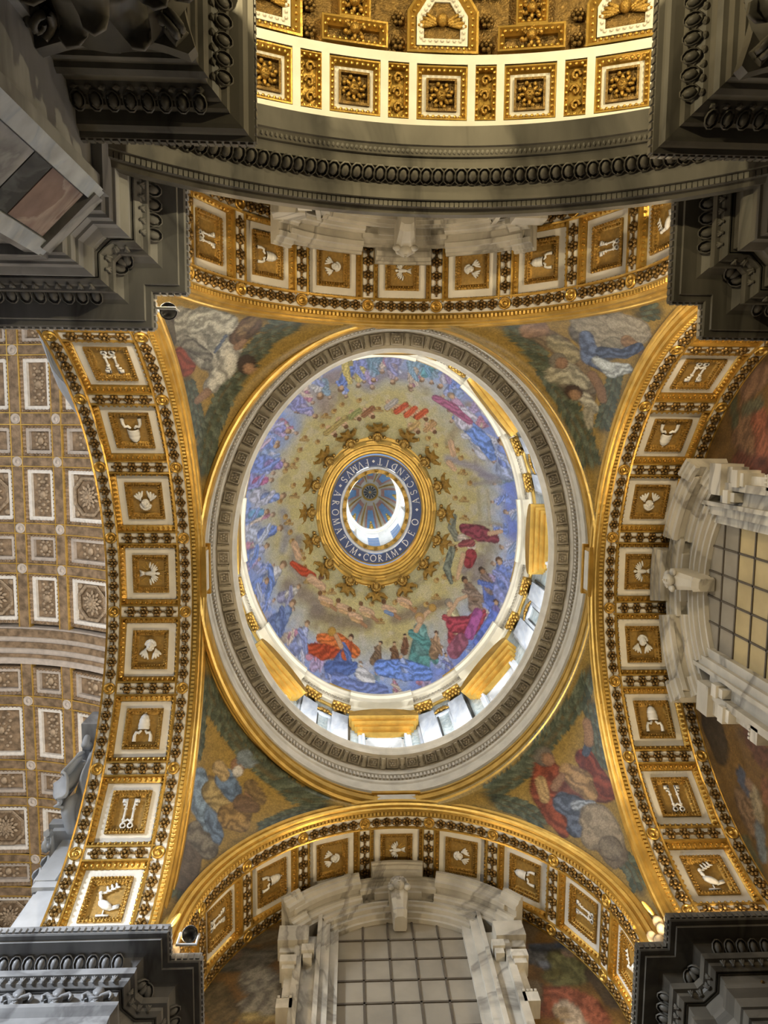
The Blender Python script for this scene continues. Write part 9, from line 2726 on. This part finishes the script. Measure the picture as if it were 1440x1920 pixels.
# ------------------------------------------------------------------ nave spandrel statues, giant capital
def skin_body(name, verts, edges, radii, m, parent):
    me = bpy.data.meshes.new(name); me.from_pydata(verts, edges, []); me.materials.append(m)
    o = inst(name, me, parent)
    sk = o.modifiers.new('skin', 'SKIN'); 
    for v_, r_ in zip(me.skin_vertices[0].data, radii): v_.radius = (r_, r_)
    me.skin_vertices[0].data[0].use_root = True
    ss = o.modifiers.new('smooth', 'SUBSURF'); ss.levels = 2; ss.render_levels = 2; sk.use_smooth_shade = True
    return o
def drape(parent, pts, wid, folds, name='drapery', depth=.22, seed=1):
    """cloth hanging along a spine (x, y, z) with width and pleats"""
    rnd = random.Random(seed); P = [Vector(p) for p in pts]; n = 26; rows = []
    segs = len(P) - 1
    for j in range(n + 1):
        t = j/n*segs; i = min(int(t), segs - 1); f = t - i; p = P[i].lerp(P[i+1], f)
        d = (P[min(i+1, segs)] - P[i]).normalized(); side = d.cross(Vector((-1, 0, 0))).normalized(); w = wid[i]*(1 - f) + wid[i+1]*f
        rows.append([tuple(p + side*(w*(k/24 - .5)*2) + Vector((-1, 0, 0))*(depth*(.5 + .5*math.sin(k/24*PI*folds + j*.22 + math.sin(j*.5)*.7)) + .25*math.sin(PI*k/24))) for k in range(25)])
    o = MB().grid(rows).build(name, STAT, parent, True); o.modifiers.new('t', 'SOLIDIFY').thickness = .08
    return o
st = thing('spandrel_statue', 'white marble allegorical figure reclining on the outside of the left arch', 'statue', (-8, 10.5, 20.5), 'spandrel statues of the nave')
V_ = [(-8.3, 10.5, 20.9), (-8.35, 10.0, 21.5), (-8.35, 9.5, 22.0), (-8.4, 9.15, 22.3), (-8.45, 8.95, 22.55), (-8.5, 8.75, 22.75),
      (-8.6, 9.4, 22.15), (-8.85, 9.75, 21.75), (-8.9, 9.55, 21.25), (-8.9, 9.3, 21.7), (-8.3, 9.2, 22.2), (-8.4, 8.5, 22.6), (-8.5, 7.85, 22.85), (-8.5, 7.5, 23.0),
      (-8.7, 10.9, 20.6), (-8.95, 10.75, 19.9), (-8.7, 11.5, 19.6), (-8.3, 11.1, 20.4), (-8.4, 11.8, 20.0), (-8.3, 12.3, 19.2)]
E_ = [(0,1),(1,2),(2,3),(3,4),(4,5),(2,6),(6,7),(7,8),(8,9),(2,10),(10,11),(11,12),(12,13),(0,14),(14,15),(15,16),(0,17),(17,18),(18,19)]
R_ = [.42,.40,.42,.17,.24,.22,.20,.19,.14,.10,.18,.14,.10,.07,.3,.24,.14,.3,.24,.14]
V_ = [(x + .72, y, z + .1) for x, y, z in V_]
skin_body('body', V_, E_, R_, STAT, st)
hr = MB()
for i in range(40):
    a, b = random.uniform(0, 2*PI), random.uniform(-.3, 1.4); hr.ell((-7.78 + .3*math.cos(a)*math.cos(b), 8.82 + .33*math.sin(a)*math.cos(b), 22.78 + .32*math.sin(b)), (.09, .09, .09), None, 6, 4)
hr.build('curly_hair', STAT, st, True)
drape(st, [(-7.6, 9.7, 21.8), (-7.75, 10.5, 21.0), (-7.75, 11.2, 20.4), (-7.6, 12.0, 20.0)], [.45, .75, .8, .45], 5, seed=2)
drape(st, [(-8.0, 9.9, 21.3), (-8.3, 10.4, 20.4), (-8.1, 10.6, 19.8)], [.35, .6, .3], 4, seed=5)
MB().box(-8.35, -7.45, 8.95, 10.25, 21.6, 22.6).build('tablet', MARBG, st)
st2 = thing('spandrel_statue', 'white marble drapery and wing of a figure beside the upper left pier', 'statue', (-8, -1.5, 20), 'spandrel statues of the nave')
drape(st2, [(-7.7, -2.9, 19.0), (-7.75, -2.2, 19.7), (-7.75, -1.4, 20.6), (-7.7, -.5, 21.9)], [.35, .45, .5, .3], 4, seed=8)
drape(st2, [(-7.7, -1.0, 21.2), (-7.7, -.5, 22.0), (-7.7, -.1, 22.5)], [.3, .35, .2], 3, 'wing', seed=9)
cp = thing('giant_capital', 'grey marble leafy pilaster capital rising beside the lower left cornice', 'capital', (-8.4, 12.2, 14))
def flatcap(par, x, y, z0, w, h, m):
    MB().box(x - .75, x + .1, y - w, y + w, z0 + h*.86, z0 + h).box(x - .9, x + .1, y - w*1.1, y + w*1.1, z0 + h*.94, z0 + h*1.08).build('abacus', m, par)
    MB().box(x - .45, x + .1, y - w*.74, y + w*.74, z0, z0 + h*.9).build('capital_bell', m, par)
    for row, (n, zz, hh) in enumerate(((4, .0, .42), (3, .28, .45))):
        for i in range(n):
            yc = y + w*.62*((i + .5)/n*2 - 1); lf = []
            for k in range(8):
                s = k/7; out = .46 + .06*row + .34*s**3; zc = z0 + h*(zz + hh*(s if s < .85 else .85 - (s - .85)*1.2)); ww = w*.27*(1 - .5*s*s)
                lf.append([(x - out + .07*abs(f), yc + f*ww, zc) for f in (-1, -.6, -.2, .2, .6, 1)])
            o_ = MB().grid(lf).build('acanthus_leaf', m, par, True); o_.modifiers.new('t', 'SOLIDIFY').thickness = .06
    for s in (-1, 1):
        vo = MB(); pts = []
        for k in range(18):
            th_ = k*.5; rr = .34*(1 - k/22); pts.append((x - .75, y + s*(w*.86 + rr*math.cos(th_)*.8), z0 + h*.70 + rr*math.sin(th_)))
        vo.tube(pts, [.10 - .003*k for k in range(18)], 6); vo.tube([(x - .5, y + s*w*.3, z0 + h*.45), (x - .65, y + s*w*.6, z0 + h*.75), (x - .75, y + s*w*.95, z0 + h*.84)], .08, 6)
        vo.build('volute', m, par, True)
flatcap(cp, -7.85, 12.45, 17.9, 1.05, 2.2, STAT)
sh = MB().box(-8.1, -7.45, 11.8, 13.2, -1.6, 17.9)
sh.build('pilaster_shaft', STAT, cp)
for k in range(5): MB().box(-8.18, -8.08, 11.85 + k*.28, 12.01 + k*.28, -1.6, 17.6).build('fluting_fillet', STAT, cp)
MB().box(-8.25, -7.45, 11.7, 13.3, 17.65, 17.9).build('astragal', STAT, cp)

# ------------------------------------------------------------------ small things on the cornices
def spotlight(x, y, z, label, aim):
    t = thing('spotlight', label, 'spotlight', (x, y, z - .35), 'spotlights on the cornices')
    d = (Vector(aim) - Vector((x, y, z))).normalized(); up = Vector((0, 0, 1)) if abs(d.z) < .9 else Vector((0, 1, 0)); a = up.cross(d).normalized(); M = fr((x, y, z), a, d.cross(a), d)
    MB().lathe([(.001, -.28), (.10, -.28), (.14, -.2), (.16, -.02), (.17, .0), (.17, .06)], 18, M).build('housing', WHITEP, t, True)
    MB().lathe([(.17, .05), (.165, .10), (.14, .10), (.12, .04), (.001, .04)], 18, M).build('lens', BLACK, t, True)
    MB().tube([(x - .2, y, z - .32), (x - .2, y, z), (x - .2, y, z + .05)], .025, 6).tube([(x + .2, y, z - .32), (x + .2, y, z)], .025, 6).tube([(x - .22, y, z - .32), (x + .22, y, z - .32)], .03, 6).build('bracket', WHITEP, t, True)
spotlight(-3.58, -2.40, 14.35, 'white spotlight with round black lens beside the upper left pier', (-.8, -.2, 0))
spotlight(-3.45, 10.72, 14.45, 'white spotlight with round black lens above the lower left cornice', (-.6, 2.0, 0))
def foot_ornament(x, y, sx, sy, label):
    t = thing('corner_ornament', label, 'ornament', (x, y, 14.1), 'ornaments at the spandrel feet')
    for (a, b, c, r) in ((0, 0, 0, .13), (-.16, .1, .28, .13), (.14, -.14, .24, .13), (-.02, -.02, .50, .13), (-.22, .2, .56, .12), (.16, -.2, .56, .12), (.02, .02, .82, .12)):
        MB().ell((x + sx*a, y + sy*b, 14.35 + c), (r, r, r*1.35), None, 10, 7).build('pod', PODM, t, True)
    lf = MB()
    for k in range(5):
        an = (k - 2)*.45; lf.ell((0, 0, 0), (.06, .03, .2), T(x, y, 15.42) @ Matrix.Rotation(an, 4, (1 if sx == sy else -1, -1 if sx == sy else -1, 0)) @ T(0, 0, .15), 6, 5)
    lf.build('palmette', GOLDP, t, True)
    MB().box(x - .25, x + .25, y - .25, y + .25, 14.1, 14.3).build('base', GOLD, t)
foot_ornament(7.18, 11.2, 1, 1, 'gilded palmette with pale pods at the foot of the lower right spandrel')
foot_ornament(-4.12, 11.25, -1, 1, 'gilded palmette with pale pods at the foot of the lower left spandrel')
